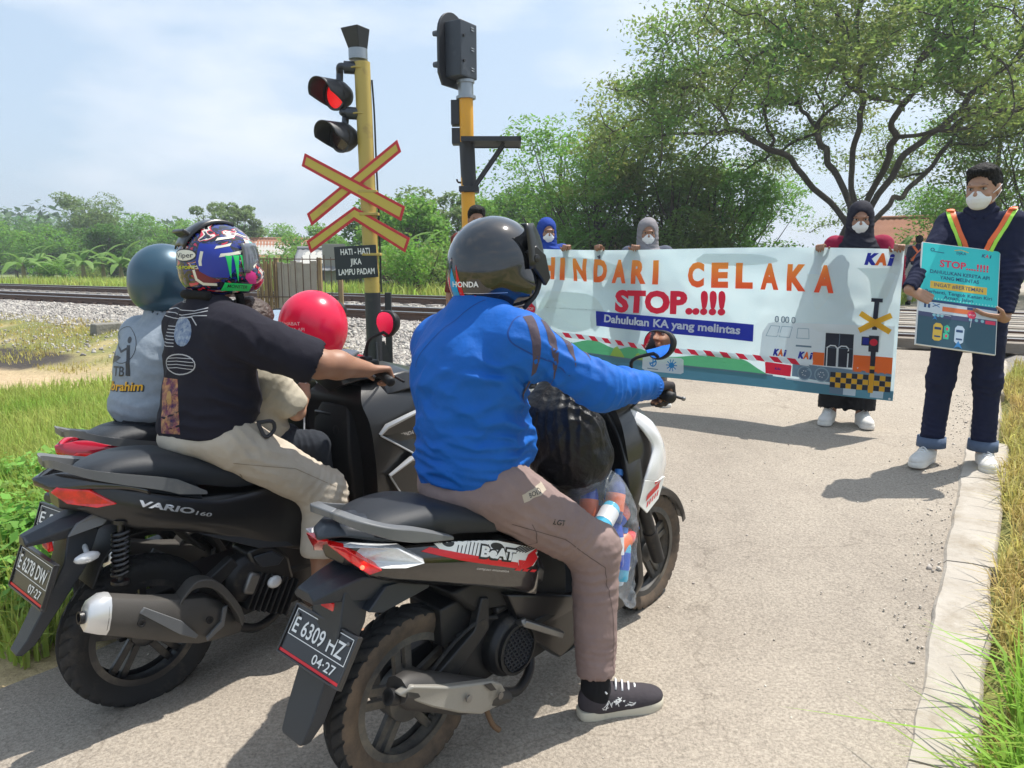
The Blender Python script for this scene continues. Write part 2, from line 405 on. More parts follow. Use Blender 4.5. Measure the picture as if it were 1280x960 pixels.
def onto(P, Q, o, ux, uy, far=.6, dev=None):
    """lays a print on a mesh by casting along -(ux x uy)"""
    T = np.vstack([Q[:, [0, 1, 2]], Q[:, [0, 2, 3]]]) if Q.shape[1] == 4 else Q
    bv = BVHTree.FromPolygons([Vector(p) for p in P], [tuple(int(i) for i in t) for t in T]); o, ux, uy = (np.array(q, float) for q in (o, ux, uy)); n = unit(np.cross(ux, uy))
    def fn(V, h):
        R = np.zeros((len(V), 3)); ok = np.zeros(len(V), bool)
        for i, (x, y) in enumerate(V):
            a = o + ux * x + uy * y + n * far; hit, nn, _, d = bv.ray_cast(Vector(a), Vector(-n), far * 2)
            if hit is not None:
                if nn.dot(Vector(n)) < 0: nn = -nn
                if nn.dot(Vector(n)) > .12: R[i] = np.array(hit) + np.array(nn) * h; ok[i] = True
        return R, ok
    return fn
def obj_tris(o):
    dg = bpy.context.evaluated_depsgraph_get(); me = o.evaluated_get(dg).to_mesh(); me.calc_loop_triangles()
    P = np.array([v.co[:] for v in me.vertices]); T = np.array([t.vertices[:] for t in me.loop_triangles], int); o.evaluated_get(dg).to_mesh_clear(); return P, T
# ================================================================== the ground
S33, C33 = sin(radians(33)), cos(radians(33))       # the railway runs across a line 33 degrees right of the view
def xy(s, t): return np.stack([np.asarray(s) * S33 + np.asarray(t) * C33, np.asarray(s) * C33 - np.asarray(t) * S33], -1)
def st(x, y): return x * S33 + y * C33, x * C33 - y * S33
RS = [-30, -5, 0, 1.6, 2.8, 4.0, 4.9, 5.8, 7.0, 8.2, 8.6, 14.8, 16.5, 22, 40, 120, 900]
RZ = [-.4, -.16, -.05, 0, .09, .25, .33, .36, .47, .61, .64, .64, .6, .5, .35, .3, .3]
LS = [-30, 0, 2, 3.2, 5.4, 7.3, 8.3, 8.6, 14.8, 16, 22, 40, 120, 900]
LZ = [-.5, -.16, -.1, -.06, .12, .4, .6, .62, .62, .45, .35, .3, .3, .3]
def GZ(s, t):
    s = np.asarray(s, float); t = np.asarray(t, float)
    w = smooth01((-t - 3.4) / 4.6); w2 = smooth01((t - .5) / 3.)
    z = np.interp(s, RS, RZ) * (1 - w) + np.interp(s, LS, LZ) * w
    return z - .22 * w2 * smooth01((8 - s) / 2.) * smooth01((s + 1) / 3)
def G3(s, t, dz=0): p = xy(s, t); return np.array([p[0], p[1], float(GZ(s, t)) + dz])
def GXY(x, y): s, t = st(x, y); return float(GZ(s, t))

def ticks(*seg):
    o = []
    for a, b, st_ in seg: o += list(np.arange(a, b, st_))
    return np.array(o + [seg[-1][1]])
def sheet(name, S, T, dz, m, rough=0., colour=None, **kw):
    A, B = np.meshgrid(S, T, indexing='ij'); z = GZ(A, B) + dz; p = xy(A, B)
    if rough: z = z + rough * fbm(np.stack([p[..., 0] * 2.2, p[..., 1] * 2.2, z * 0], -1), 4, 3) * smooth01((60 - np.abs(A)) / 40)
    z = z - .07 * ((A > -5.2) & (A < 8.8) & (B > -2.6 - .55 * smooth01((A - 2) / 2.5)) & (B < .12)) - .06 * ((A > 14.5) & (A < 62) & (np.abs(B) < 3.4))
    V = np.concatenate([p, z[..., None]], -1).reshape(-1, 3); a, b = A.shape; i = np.arange(a * b).reshape(a, b)
    F = np.stack([i[:-1, :-1], i[1:, :-1], i[1:, 1:], i[:-1, 1:]], -1).reshape(-1, 4)[:, ::-1]
    me = mesh(name, V, F, m, None, 180)
    if colour is not None:
        ca = me.color_attributes.new('soil', 'FLOAT_COLOR', 'POINT'); c = colour(A, B, p).reshape(-1, 3); ca.data.foreach_set('color', np.hstack([c, np.ones((len(c), 1))]).astype(np.float32).ravel())
    return link(name, me, None, **kw)
def soil(A, B, p):
    q = np.stack([p[..., 0], p[..., 1], 0 * A], -1); n1 = fbm(q * .55, 4, 11)[..., None]; n2 = fbm(q * 2.5, 4, 12)[..., None]
    grass = np.array([.17, .18, .05]); straw = np.array([.38, .31, .14]); sand = np.array([.48, .36, .22]); gravel = np.array([.27, .25, .225]); burnt = np.array([.045, .036, .03]); field = np.array([.16, .20, .06])
    g = smooth01(.5 + 1.6 * n1 + .7 * n2); c = grass * (1 - g) + straw * g
    s3 = A[..., None]; t3 = B[..., None]
    k = smooth01(1 - np.abs(s3 - 4.6 - n1 * .6) / 1.5) * smooth01((-t3 - 4.8) / 2) * smooth01((t3 + 16) / 4); c = c * (1 - k) + sand * k      # the sandy path beside the line
    k = smooth01((n1 * .8 + n2 * .25 + 1.15 - np.sqrt(((s3 - 5.2) / .7) ** 2 + ((t3 + 13.0) / 2.5) ** 2)) * 3); c = c * (1 - k) + burnt * k
    k = smooth01((s3 - 7.2 - n2 * .2) / .25) * smooth01((15.2 - s3) / .3); k = np.maximum(k, smooth01((s3 - 5.6) / .5) * smooth01((t3 + 7.6) / .8) * smooth01((15.2 - s3) / .3) * smooth01((-t3 - 2) / 1.)); c = c * (1 - k) + gravel * k
    k = smooth01((-t3 - 2.4) / .5) * smooth01((t3 + 4.3 + n2) / .5) * smooth01((4.4 - s3) / 1.); c = c * (1 - k) + (.6 * sand + .4 * straw) * k
    k = smooth01((s3 - 15.5) / 2); return c * (1 - k) + field * (1 + .4 * n1) * k
gm = mat('soil', (.2, .2, .1), .95, bump=[(14, .6, .03), (90, .5, .01)])
ca = gm.node_tree.nodes.new('ShaderNodeVertexColor'); ca.layer_name = 'soil'
hv = gm.node_tree.nodes.new('ShaderNodeMixRGB'); hv.blend_type = 'MULTIPLY'; hv.inputs[0].default_value = 1
nz = gm.node_tree.nodes.new('ShaderNodeTexNoise'); nz.inputs['Scale'].default_value = 22; nz.inputs['Detail'].default_value = 8; nz.inputs['Roughness'].default_value = .75
cr = gm.node_tree.nodes.new('ShaderNodeValToRGB'); cr.color_ramp.elements[0].position = .3; cr.color_ramp.elements[1].position = .72; cr.color_ramp.elements[0].color = (.5, .48, .45, 1); cr.color_ramp.elements[1].color = (1.3, 1.3, 1.3, 1)
tcn = gm.node_tree.nodes.new('ShaderNodeTexCoord'); gl = gm.node_tree.links.new
gl(tcn.outputs['Object'], nz.inputs['Vector']); gl(nz.outputs['Fac'], cr.inputs[0]); gl(ca.outputs[0], hv.inputs[1]); gl(cr.outputs[0], hv.inputs[2]); gl(hv.outputs[0], gm.node_tree.nodes['Principled BSDF'].inputs['Base Color'])
sheet('ground', ticks((-30, -4, 2), (-4, 10, .12), (10, 18, .4), (18, 60, 3), (60, 900, 60)), ticks((-900, -120, 60), (-120, -24, 4), (-24, 5, .15), (5, 40, 2.5), (40, 900, 60)), 0, gm, .035, soil, kind='structure')

# road: worn, sand-strewn asphalt; kept as one sheet 12 mm over the ground, edge ragged
def road_material():
    m = mat('worn_asphalt', (.40, .352, .298), .93, var=(1.1, (.345, .302, .256), .25), bump=[(55, .55, .008), (260, .75, .004), (9, .3, .03)]); n = m.node_tree; l = n.links.new; b = n.nodes['Principled BSDF']
    base = b.inputs['Base Color'].links[0].from_socket; t = n.nodes['Texture Coordinate']
    z = n.nodes.new('ShaderNodeTexNoise'); z.inputs['Scale'].default_value = 95; z.inputs['Detail'].default_value = 4; z.inputs['Roughness'].default_value = .8
    r = n.nodes.new('ShaderNodeValToRGB'); r.color_ramp.elements[0].position = .33; r.color_ramp.elements[1].position = .62; r.color_ramp.elements[0].color = (.55, .54, .53, 1); r.color_ramp.elements[1].color = (1.14, 1.14, 1.13, 1)
    v = n.nodes.new('ShaderNodeTexVoronoi'); v.inputs['Scale'].default_value = 75; r2 = n.nodes.new('ShaderNodeValToRGB'); r2.color_ramp.elements[0].position = .05; r2.color_ramp.elements[1].position = .3; r2.color_ramp.elements[0].color = (.72, .71, .7, 1)
    k = n.nodes.new('ShaderNodeMixRGB'); k.blend_type = 'MULTIPLY'; k.inputs[0].default_value = 1; k2 = n.nodes.new('ShaderNodeMixRGB'); k2.blend_type = 'MULTIPLY'; k2.inputs[0].default_value = .5
    l(t.outputs['Object'], z.inputs['Vector']); l(t.outputs['Object'], v.inputs['Vector']); l(z.outputs['Fac'], r.inputs[0]); l(v.outputs['Distance'], r2.inputs[0]); l(base, k.inputs[1]); l(r.outputs[0], k.inputs[2]); l(k.outputs[0], k2.inputs[1]); l(r2.outputs[0], k2.inputs[2]); l(k2.outputs[0], b.inputs['Base Color'])
    pz = n.nodes.new('ShaderNodeTexNoise'); pz.inputs['Scale'].default_value = .55; pz.inputs['Detail'].default_value = 9; pz.inputs['Roughness'].default_value = .68; pr = n.nodes.new('ShaderNodeValToRGB'); pr.color_ramp.elements[0].position = .36; pr.color_ramp.elements[1].position = .56; pr.color_ramp.elements[0].color = (.74, .72, .70, 1); pr.color_ramp.elements[1].color = (1.04, 1.03, 1.0, 1)
    cv = n.nodes.new('ShaderNodeTexVoronoi'); cv.feature = 'DISTANCE_TO_EDGE'; cv.inputs['Scale'].default_value = .75; cw = n.nodes.new('ShaderNodeTexNoise'); cw.inputs['Scale'].default_value = 3.5; cw.inputs['Detail'].default_value = 6; cm = n.nodes.new('ShaderNodeMixRGB'); cm.blend_type = 'ADD'; cm.inputs[0].default_value = .55; cr_ = n.nodes.new('ShaderNodeValToRGB'); cr_.color_ramp.elements[0].position = .0; cr_.color_ramp.elements[1].position = .007; cr_.color_ramp.elements[0].color = (.6, .58, .56, 1)
    k3 = n.nodes.new('ShaderNodeMixRGB'); k3.blend_type = 'MULTIPLY'; k3.inputs[0].default_value = 1; k4 = n.nodes.new('ShaderNodeMixRGB'); k4.blend_type = 'MULTIPLY'; k4.inputs[0].default_value = .55
    l(t.outputs['Object'], pz.inputs['Vector']); l(pz.outputs['Fac'], pr.inputs[0]); l(t.outputs['Object'], cw.inputs['Vector']); l(t.outputs['Object'], cm.inputs[1]); l(cw.outputs['Color'], cm.inputs[2]); l(cm.outputs[0], cv.inputs['Vector']); l(cv.outputs['Distance'], cr_.inputs[0])
    l(k2.outputs[0], k3.inputs[1]); l(pr.outputs[0], k3.inputs[2]); l(k3.outputs[0], k4.inputs[1]); l(cr_.outputs[0], k4.inputs[2]); l(k4.outputs[0], b.inputs['Base Color'])
    return m
ROADM = road_material()
def road():
    S = ticks((-5, 8.5, .1), (8.5, 8.55, .05)); n = 44; V = []
    e = -3.0 - .55 * smooth01((S - 2) / 2.5) + .16 * fbm(np.stack([S * 1.4, S * 0, S * 0], -1), 4, 5)
    for i, s in enumerate(S):
        t = np.linspace(e[i], -.06, n); z = GZ(s, t) + .012 + .012 * fbm(np.stack([t * 1.3, t * 0 + s * 1.3, t * 0], -1), 3, 8); z[0] -= .03; V.append(np.hstack([xy(np.full(n, s), t), z[:, None]]))
    V = np.array(V); a, b = V.shape[:2]; i = np.arange(a * b).reshape(a, b); F = np.stack([i[:-1, :-1], i[:-1, 1:], i[1:, 1:], i[1:, :-1]], -1).reshape(-1, 4)
    link('road', mesh('road', V.reshape(-1, 3), F, ROADM, None, 180), kind='structure')
    S = ticks((14.9, 30, .8), (30, 60, 5)); T = np.linspace(-3.6, 3.2, 12); A, B = np.meshgrid(S, T, indexing='ij')
    V = np.concatenate([xy(A, B), (GZ(A, B) + .02)[..., None]], -1).reshape(-1, 3); a, b = A.shape; i = np.arange(a * b).reshape(a, b)
    link('road', mesh('road', V, np.stack([i[:-1, :-1], i[:-1, 1:], i[1:, 1:], i[1:, :-1]], -1).reshape(-1, 4), ROADM, None, 180), kind='structure')
road()
# kerb: flush cast-concrete strip in lengths, edges broken
kerb = empty('kerb', (0, 0, 0)); tag(kerb, kind='structure')
KM = mat('kerb_concrete', (.44, .40, .345), .9, var=(5, (.36, .32, .27), .2), bump=[(30, .5, .01), (160, .4, .003)], dirt=(4.5, (.27, .225, .17), .50))
s0 = .2
for k, ln in enumerate([1.15, .95, 1.35, 1.1, .85, 1.4, 1.2]):
    b = MB(); G = []; ss = np.linspace(s0 + .004, s0 + ln - .006, 26); wl = -.115 + .028 * fbm(np.stack([ss * 3.1, ss * 0, ss * 0], -1), 5, 21); wr = .085 + .02 * fbm(np.stack([ss * 2.2, ss * 0 + 4, ss * 0], -1), 4, 22) + .03 * sin(k * 2.1)
    for j, s in enumerate(ss):
        ring = []
        for t, dz in ((wl[j], -.05), (wl[j], .010), (wl[j] + .012, .024), (-.01, .03), (wr[j] - .012, .025), (wr[j], .01), (wr[j], -.06)):
            ring.append(G3(s, t, dz + .004 * fbm(np.array([s * 4, t * 9, 1.]), 3, 5)))
        G.append(ring)
    b.loft(G); b.build('kerb_slab', KM, kerb, 40); s0 += ln

# ================================================================== railway
RUST = mat('rail_rust', (.085, .048, .034), .75, var=(9, (.13, .075, .05), .25)); SHINE = mat('rail_head', (.55, .53, .52), .28, 1.)
SLEEP = mat('sleeper_concrete', (.33, .31, .285), .9, var=(3, (.25, .22, .2), .25), bump=(40, .4, .01)); STONE = mat('ballast_stone', (.36, .335, .305), .92, island=.42, bump=(60, .4, .01))
def stone_set(name, pos, size, seed, stm=None, **kw):
    g = np.random.default_rng(seed); ph = (1 + 5 ** .5) / 2; pos = np.asarray(pos)
    I = np.array([(-1, ph, 0), (1, ph, 0), (-1, -ph, 0), (1, -ph, 0), (0, -1, ph), (0, 1, ph), (0, -1, -ph), (0, 1, -ph), (ph, 0, -1), (ph, 0, 1), (-ph, 0, -1), (-ph, 0, 1)]) / 1.9
    F = np.array([(0, 11, 5), (0, 5, 1), (0, 1, 7), (0, 7, 10), (0, 10, 11), (1, 5, 9), (5, 11, 4), (11, 10, 2), (10, 7, 6), (7, 1, 8), (3, 9, 4), (3, 4, 2), (3, 2, 6), (3, 6, 8), (3, 8, 9), (4, 9, 5), (2, 4, 11), (6, 2, 10), (8, 6, 7), (9, 8, 1)])
    n = len(pos); V = I[None] * (1 + .42 * g.uniform(-1, 1, (n, 12, 1))) * (size[:, None, None] / 2) * g.uniform(.55, 1.25, (n, 1, 3))
    a = g.uniform(0, 2 * pi, n); b_ = g.uniform(-.6, .6, n); c, s_ = np.cos(a), np.sin(a); cb, sb = np.cos(b_), np.sin(b_); Z = np.zeros(n); O = np.ones(n)
    R = np.stack([np.stack([c, -s_, Z], -1), np.stack([s_, c, Z], -1), np.stack([Z, Z, O], -1)], 1) @ np.stack([np.stack([O, Z, Z], -1), np.stack([Z, cb, -sb], -1), np.stack([Z, sb, cb], -1)], 1)
    V = np.einsum('nij,nkj->nki', R, V) + pos[:, None, :]
    return link(name, mesh(name, V.reshape(-1, 3), (F[None] + 12 * np.arange(n)[:, None, None]).reshape(-1, 3), stm or STONE, None, None), **kw)
def scatter(n, s0, s1, t0, t1, seed, dz=.0):
    g = np.random.default_rng(seed); s = g.uniform(s0, s1, n); t = t0 + (t1 - t0) * g.random(n); return np.hstack([xy(s, t), (GZ(s, t) + dz)[:, None]]), g
P = []; Z = []
for n, a, b_, c, d, sz in ((9000, 7.25, 8.95, -22, -7, (.035, .075)), (9000, 6.3, 8.95, -7.6, -3.4, (.03, .07)), (5000, 9.05, 13, -22, -3.4, (.035, .07)), (3500, 7.25, 8.95, -42, -22, (.06, .1)), (2500, 7.6, 8.7, .5, 9, (.04, .075)), (1500, 5.2, 6.5, -7, -3.8, (.025, .06)), (900, 5.8, 7.3, -16, -6, (.03, .06))):
    q, g = scatter(n, a, b_, c, d, n + int(d)); P.append(q); Z.append(g.uniform(*sz, n))
stone_set('ballast', np.vstack(P), np.concatenate(Z), 5, kind='stuff')
q, g = scatter(1100, .2, 8, -3, .0, 77, .014); e = g.random(1100) < .6; s_, t_ = st(q[:, 0], q[:, 1]); t2 = np.where(e, -.13 - np.abs(g.normal(0, .10, 1100)), t_); q = np.hstack([xy(s_, t2), (GZ(s_, t2) + .014)[:, None]])
stone_set('gravel', q, stm=mat('road_stone', (.50, .45, .39), .95, island=.35), seed=6, size=g.uniform(.004, .011, 1100) * np.where(g.random(1100) < .03, 2.2, 1.), kind='stuff')
HEAD = [(-.066, 0), (.066, 0), (.066, .012), (.012, .026), (.009, .095), (.034, .106), (.036, .134), (.03, .14), (-.03, .14), (-.036, .134), (-.034, .106), (-.009, .095), (-.012, .026), (-.066, .012)]
slp_me = None
for k, s0 in enumerate((9.0, 13.0)):
    tr = empty('railway_track', (0, 0, 0)); tag(tr, kind='structure')
    for r in (0, 1.067):
        b = MB(); TT = [-140, -60, -30, -20, -12, -8, -4, 0, 4, 12, 40, 80]; rings = []
        for t in TT:
            p = xy(s0 + r, t); rings.append([(p[0] + dx * S33, p[1] + dx * C33, .64 + dz) for dx, dz in HEAD])
        b.loft(rings); n0 = len(b.F)
        for i in range(n0): b.M[i] = 1 if i % 14 in (6, 7, 8) and i < n0 - 2 else 0
        o = b.build('rail', [RUST, SHINE], tr, 30)
    for t in np.arange(-45, 12, .62):
        if -3.7 < t < 2.2: continue
        if slp_me is None:
            b = MB(); b.box((0, 0, 0), (2.0, .22, .16), taper=.96); o = b.build('sleeper', SLEEP, tr, 30, .008); slp_me = o.data
        else: o = link('sleeper', slp_me, tr)
        p = xy(s0 + .533, t); o.location = (p[0], p[1], .572); o.rotation_euler = (0, 0, radians(57) + .01 * sin(t * 7))
    clip = []
    b = MB()
    for t in np.arange(-26, -3.7, .62):
        for r in (-.07, .07, 1.0, 1.137):
            p = xy(s0 + r, t); b.box((p[0], p[1], .668), (.07, .09, .035))
    b.build('rail_clips', RUST, tr, None, kind='stuff')
# timber and concrete crossing deck, plank by plank
deck = empty('crossing_deck', (0, 0, 0)); tag(deck, kind='structure')
DM = [mat('deck_wood', (.27, .235, .195), .95, var=(2, (.18, .15, .12), .25), bump=[(18, .7, .02), (80, .5, .01)]), mat('deck_concrete', (.36, .33, .29), .95, var=(3, (.28, .25, .21), .2), bump=[(25, .6, .015)])]
s = 8.62; k = 0
while s < 14.75:
    near = min(abs(s + .11 - r) for r in (9., 10.067, 13., 14.067)) < .19
    if not near:
        for t0, t1 in ((-3.6, -1.4), (-1.39, .75), (.76, 2.1)):
            b = MB(); a_ = G3(s + .11, t0); c_ = G3(s + .11, t1); a_[2] = c_[2] = .765 - .05 + .012 * sin(k * 3.7); b.beam(a_, c_, .205, .1); b.build('crossing_plank', DM[k % 2 if 10.3 < s < 12.8 else (k // 3) % 2], deck, 30, .006); k += 1
    s += .215
# ================================================================== vegetation
BARK = mat('bark', (.085, .067, .052), .95, var=(6, (.05, .038, .03), .25), bump=[(12, .9, .05), (50, .6, .02)])
def leafmat(name, c, c2, sc=.5, tr=.35, isl=.28): return mat(name, c, .6, spec=.3, var=(sc, c2, .16), transl=tr, island=isl)
LM = dict(rain=leafmat('rain_tree_leaf', (.14, .28, .06), (.28, .295, .08), .42, .55), dark=leafmat('dark_leaf', (.08, .19, .04), (.13, .25, .05), .5, .5), mid=leafmat('green_leaf', (.14, .31, .045), (.21, .37, .06), .5, .55),
          pale=leafmat('pale_leaf', (.16, .24, .085), (.20, .28, .09), .5, .42), banana=leafmat('banana_leaf', (.11, .24, .045), (.19, .29, .07), .9, .4), far=leafmat('far_leaf', (.09, .17, .085), (.13, .21, .09), .2, .2),
          grass=leafmat('grass_blade', (.27, .42, .06), (.46, .48, .13), .8, .5, .35), dry=leafmat('dry_grass', (.56, .43, .16), (.40, .40, .10), 1.2, .45, .35), weed=leafmat('weed_leaf', (.14, .34, .05), (.24, .42, .08), 2., .45, .3), lush=leafmat('lush_grass', (.24, .46, .05), (.36, .52, .1), 2., .5, .25))
def leaves(P, size, g, up=.35, asp=.5):
    """P (n,3) -> one folded leaf quad each"""
    n = len(P); d = g.normal(size=(n, 3)); d[:, 2] *= .6; d /= np.linalg.norm(d, axis=1)[:, None]; u = g.normal(size=(n, 3)); u[:, 2] = np.abs(u[:, 2]) + up * 3
    w = np.cross(d, u); w /= np.linalg.norm(w, axis=1)[:, None] + 1e-9; L = (size * g.uniform(.6, 1.35, n))[:, None]; h = L * asp * .5
    V = np.stack([P - d * L * .5, P + w * h, P + d * L * .5, P - w * h], 1).reshape(-1, 3); return V, np.arange(4 * n).reshape(n, 4)
def clump_pts(c, r, n, g, shell=.55):
    d = g.normal(size=(n, 3)); d /= np.linalg.norm(d, axis=1)[:, None]; k = (shell + (1 - shell) * g.random(n)) ** .8 * (1 + .16 * fbm(d * 2.3 + np.array(c), 3, 4)); return np.array(c) + d * k[:, None] * np.array(r)
def tree(name, base, H, crown, leafm, label, group, seed, nleaf=2600, size=.24, nclump=16, trunk=.16, lean=(0, 0), low=.25, cat='tree', tall=1.):
    """trunk and limbs as one part, leaves as another; clumps of leaves leave gaps"""
    g = np.random.default_rng(seed); base = np.array(base, float); T = empty(name, base, None, label, cat, group); rx, rz = crown; zc = H - rz * .95
    top = np.array([lean[0], lean[1], H * .8]); b = MB(); tp = [(0, 0, -.2), (lean[0] * .15 + .1 * g.normal(), lean[1] * .15, H * .28), (lean[0] * .5, lean[1] * .5, H * .55), tuple(top)]
    b.tube(tp, [trunk, trunk * .8, trunk * .55, trunk * .22], 8, 4); PP = []; per = nleaf // nclump
    for i in range(nclump):
        a = 2.399 * i + g.uniform(-.4, .4); q = sqrt(g.uniform(.1, 1)) * .78; zz = g.uniform(-.85, .8); rr = q * sqrt(max(.05, 1 - (zz * .8) ** 2))
        c = np.array([lean[0] * .7 + rx * rr * cos(a), lean[1] * .7 + rx * rr * sin(a), zc + rz * zz]); rad = rx * g.uniform(.24, .46)
        s_ = np.array([lean[0] * .3, lean[1] * .3, max(H * low, c[2] - rz * .9)]); s_[2] = min(s_[2], H * .75); m_ = (s_ + c) / 2 + np.array([0, 0, -.06 * H]); b.tube([s_, m_, c], [trunk * .34, trunk * .2, trunk * .06], 5, 3, False)
        PP.append(clump_pts(c, (rad, rad, rad * .62 * tall), per, g))
    b.build('trunk', BARK, T, 60); V, F = leaves(np.vstack(PP), size, g); link('crown', mesh('crown', V, F, leafm), T); return T

# ---- the old rain tree beyond the line: branches grown towards points spread through its umbrella crown
def rain_tree(base, R, Htop, seed, nat=1500):
    g = np.random.default_rng(seed); A = []
    while len(A) < nat:
        x, y = g.uniform(-R, R, 2); r = sqrt(x * x + y * y) / R
        if r > 1: continue
        zt = 3.4 + (Htop - 3.4) * sqrt(max(0, 1 - r ** 2.3)) * .98; zb = 1.9 + (Htop - 4.9) * sqrt(max(0, 1 - r ** 1.9)) * .66
        A.append((x, y, zb + (zt - zb) * g.random() ** .6))
    A = np.array(A); A = A[fbm(A * .55, 2, 3) > -.24]
    N = [np.array([0., 0, 0])]; par = [-1]
    def grow(p, pts):
        for q in pts: N.append(np.array(q, float)); par.append(p); p = len(N) - 1
        return p
    f = grow(0, [(.02, 0, .5), (0, .05, 1.), (-.02, 0, 1.5), (-.05, 0, 1.9)])
    for a, sp, h in ((2.75, 1.6, 1.75), (.35, 1.9, 1.2), (1.5, 1.4, 2.), (4.4, 1.7, 1.6), (5.5, 1.1, 2.1), (3.5, .5, 2.4)):
        p = f
        for k in (1, 2, 3, 4): p = grow(p, [(cos(a + .06 * k) * sp * k / 4 + .05 * g.normal(), sin(a + .06 * k) * sp * k / 4 + .05 * g.normal(), 1.9 + h * (k / 4) ** .85)])
    D = .34; kill = .62; n0 = len(N); cl = np.full(len(A), -1); cd = np.full(len(A), 1e9); new = 0
    for it in range(90):
        X = np.array(N[new:])
        if len(X) and len(A):
            d = np.linalg.norm(A[:, None] - X[None], axis=2); j = d.argmin(1); m = d[np.arange(len(A)), j]; u = m < cd; cd[u] = m[u]; cl[u] = j[u] + new
        new = len(N); keep = cd > kill; A, cd, cl = A[keep], cd[keep], cl[keep]
        if not len(A): break
        added = False
        for i in np.unique(cl):
            v = (A[cl == i] - N[i]); v = (v / np.linalg.norm(v, axis=1)[:, None]).mean(0); l = np.linalg.norm(v)
            if l < .25: continue
            v = v / l + g.normal(size=3) * .22 + np.array([0, 0, -.04]); N.append(N[i] + v / np.linalg.norm(v) * D); par.append(i); added = True
        if not added: break
    N = np.array(N); n = len(N); rad = np.zeros(n); ch = [[] for _ in range(n)]
    for i in range(1, n): ch[par[i]].append(i)
    for i in range(n - 1, -1, -1): rad[i] = .0095 if not ch[i] else sum(rad[c] ** 2.25 for c in ch[i]) ** (1 / 2.25)
    rad = np.minimum(rad * 1.5, .52); rad[:5] = np.maximum(rad[:5], [.62, .55, .5, .48, .46])
    T = empty('rain_tree', base, None, 'huge spreading rain tree with thick forked dark limbs and thin olive crown', 'tree'); b = MB(); used = set()
    def runs(i):
        st_ = [(par[i], i)] if i else []
        return st_
    stack = [(0, [])]; starts = [(-1, 0)]
    while starts:
        p, i = starts.pop(); path = ([p] if p >= 0 else []) + [i]
        while ch[path[-1]]:
            c = sorted(ch[path[-1]], key=lambda q: -rad[q]); starts += [(path[-1], q) for q in c[1:]]; path.append(c[0])
        r = rad[path].copy()
        if p >= 0: r[0] = min(r[0], r[1] * 1.35)
        if len(path) > 1: b.tube(N[path], r, 10 if r.max() > .15 else (6 if r.max() > .04 else 4), 2 if r.max() > .03 else 1, False)
    b.build('trunk', BARK, T, 180)
    tips = np.array([N[i] for i in range(n) if rad[i] < .05 and N[i][2] > 2.2]); PP = []
    dens = fbm(tips * .6, 3, 17)
    for p, q in zip(tips, dens):
        k = int(72 * (1 + 1.35 * q));
        if k > 2: PP.append(p + g.normal(size=(k, 3)) * np.array([.36, .36, .13]) + np.array([0, 0, .07]))
    V, F = leaves(np.vstack(PP), .135, g, .6, .5); link('crown', mesh('crown', V, F, LM['rain']), T); return T
def AT(px, py, d):                                  # a place seen from where the photographer stood, d metres off along the lens axis
    p = radians(9.0); x, y = (px - 640) / 940, (py - 480) / 940; return np.array([x * d, (cos(p) - y * sin(p)) * d, 1.5 + (-sin(p) - y * cos(p)) * d])
def ON(px, d):
    p = AT(px, 331, d); return np.array([p[0], p[1], GXY(p[0], p[1])])
rain_tree(ON(1068, 22.5), 8.3, 11.0, 12, 2300)
G1 = 'trees behind the railway beside the rain tree'; G2 = 'trees along the fields on the far side of the line'
for px, d, H, cr, m, lb, sd in (
    (700, 30, 6.2, (2.7, 2.4), 'mid', 'rounded green tree left of the rain tree, above the blue hijab', 1), (745, 27, 4.9, (2.1, 1.9), 'mid', 'dark bushy tree behind the grey hijab woman', 2),
    (795, 29, 7.0, (2.6, 2.4), 'rain', 'olive tree with thin crown beside the rain tree, left', 3), (838, 26, 4.4, (2.0, 1.8), 'rain', 'dark green tree behind the middle of the banner', 4),
    (890, 28, 4.8, (2.2, 1.9), 'mid', 'bright green tree behind the letters CELAKA', 5), (668, 34, 4.2, (1.9, 1.7), 'dark', 'small dark tree behind the black helmet', 6),
    (930, 36, 5.6, (2.4, 2.2), 'mid', 'green tree seen under the left limbs of the rain tree', 7), (1235, 30, 7.6, (3.2, 2.2), 'mid', 'green tree behind the head of the man with the poster', 8), (1300, 25, 8.2, (3.0, 2.4), 'rain', 'olive tree at the right edge of the view', 9), (1170, 44, 5.0, (2.4, 1.8), 'dark', 'dark tree beyond the tiled house under the rain tree', 10)):
    tree('green_tree', ON(px, d), H * 1.12, (cr[0] * 1.2, H * .53), LM[m], lb, G1, 100 + sd, 12000, .16, 34, .15, low=.1)
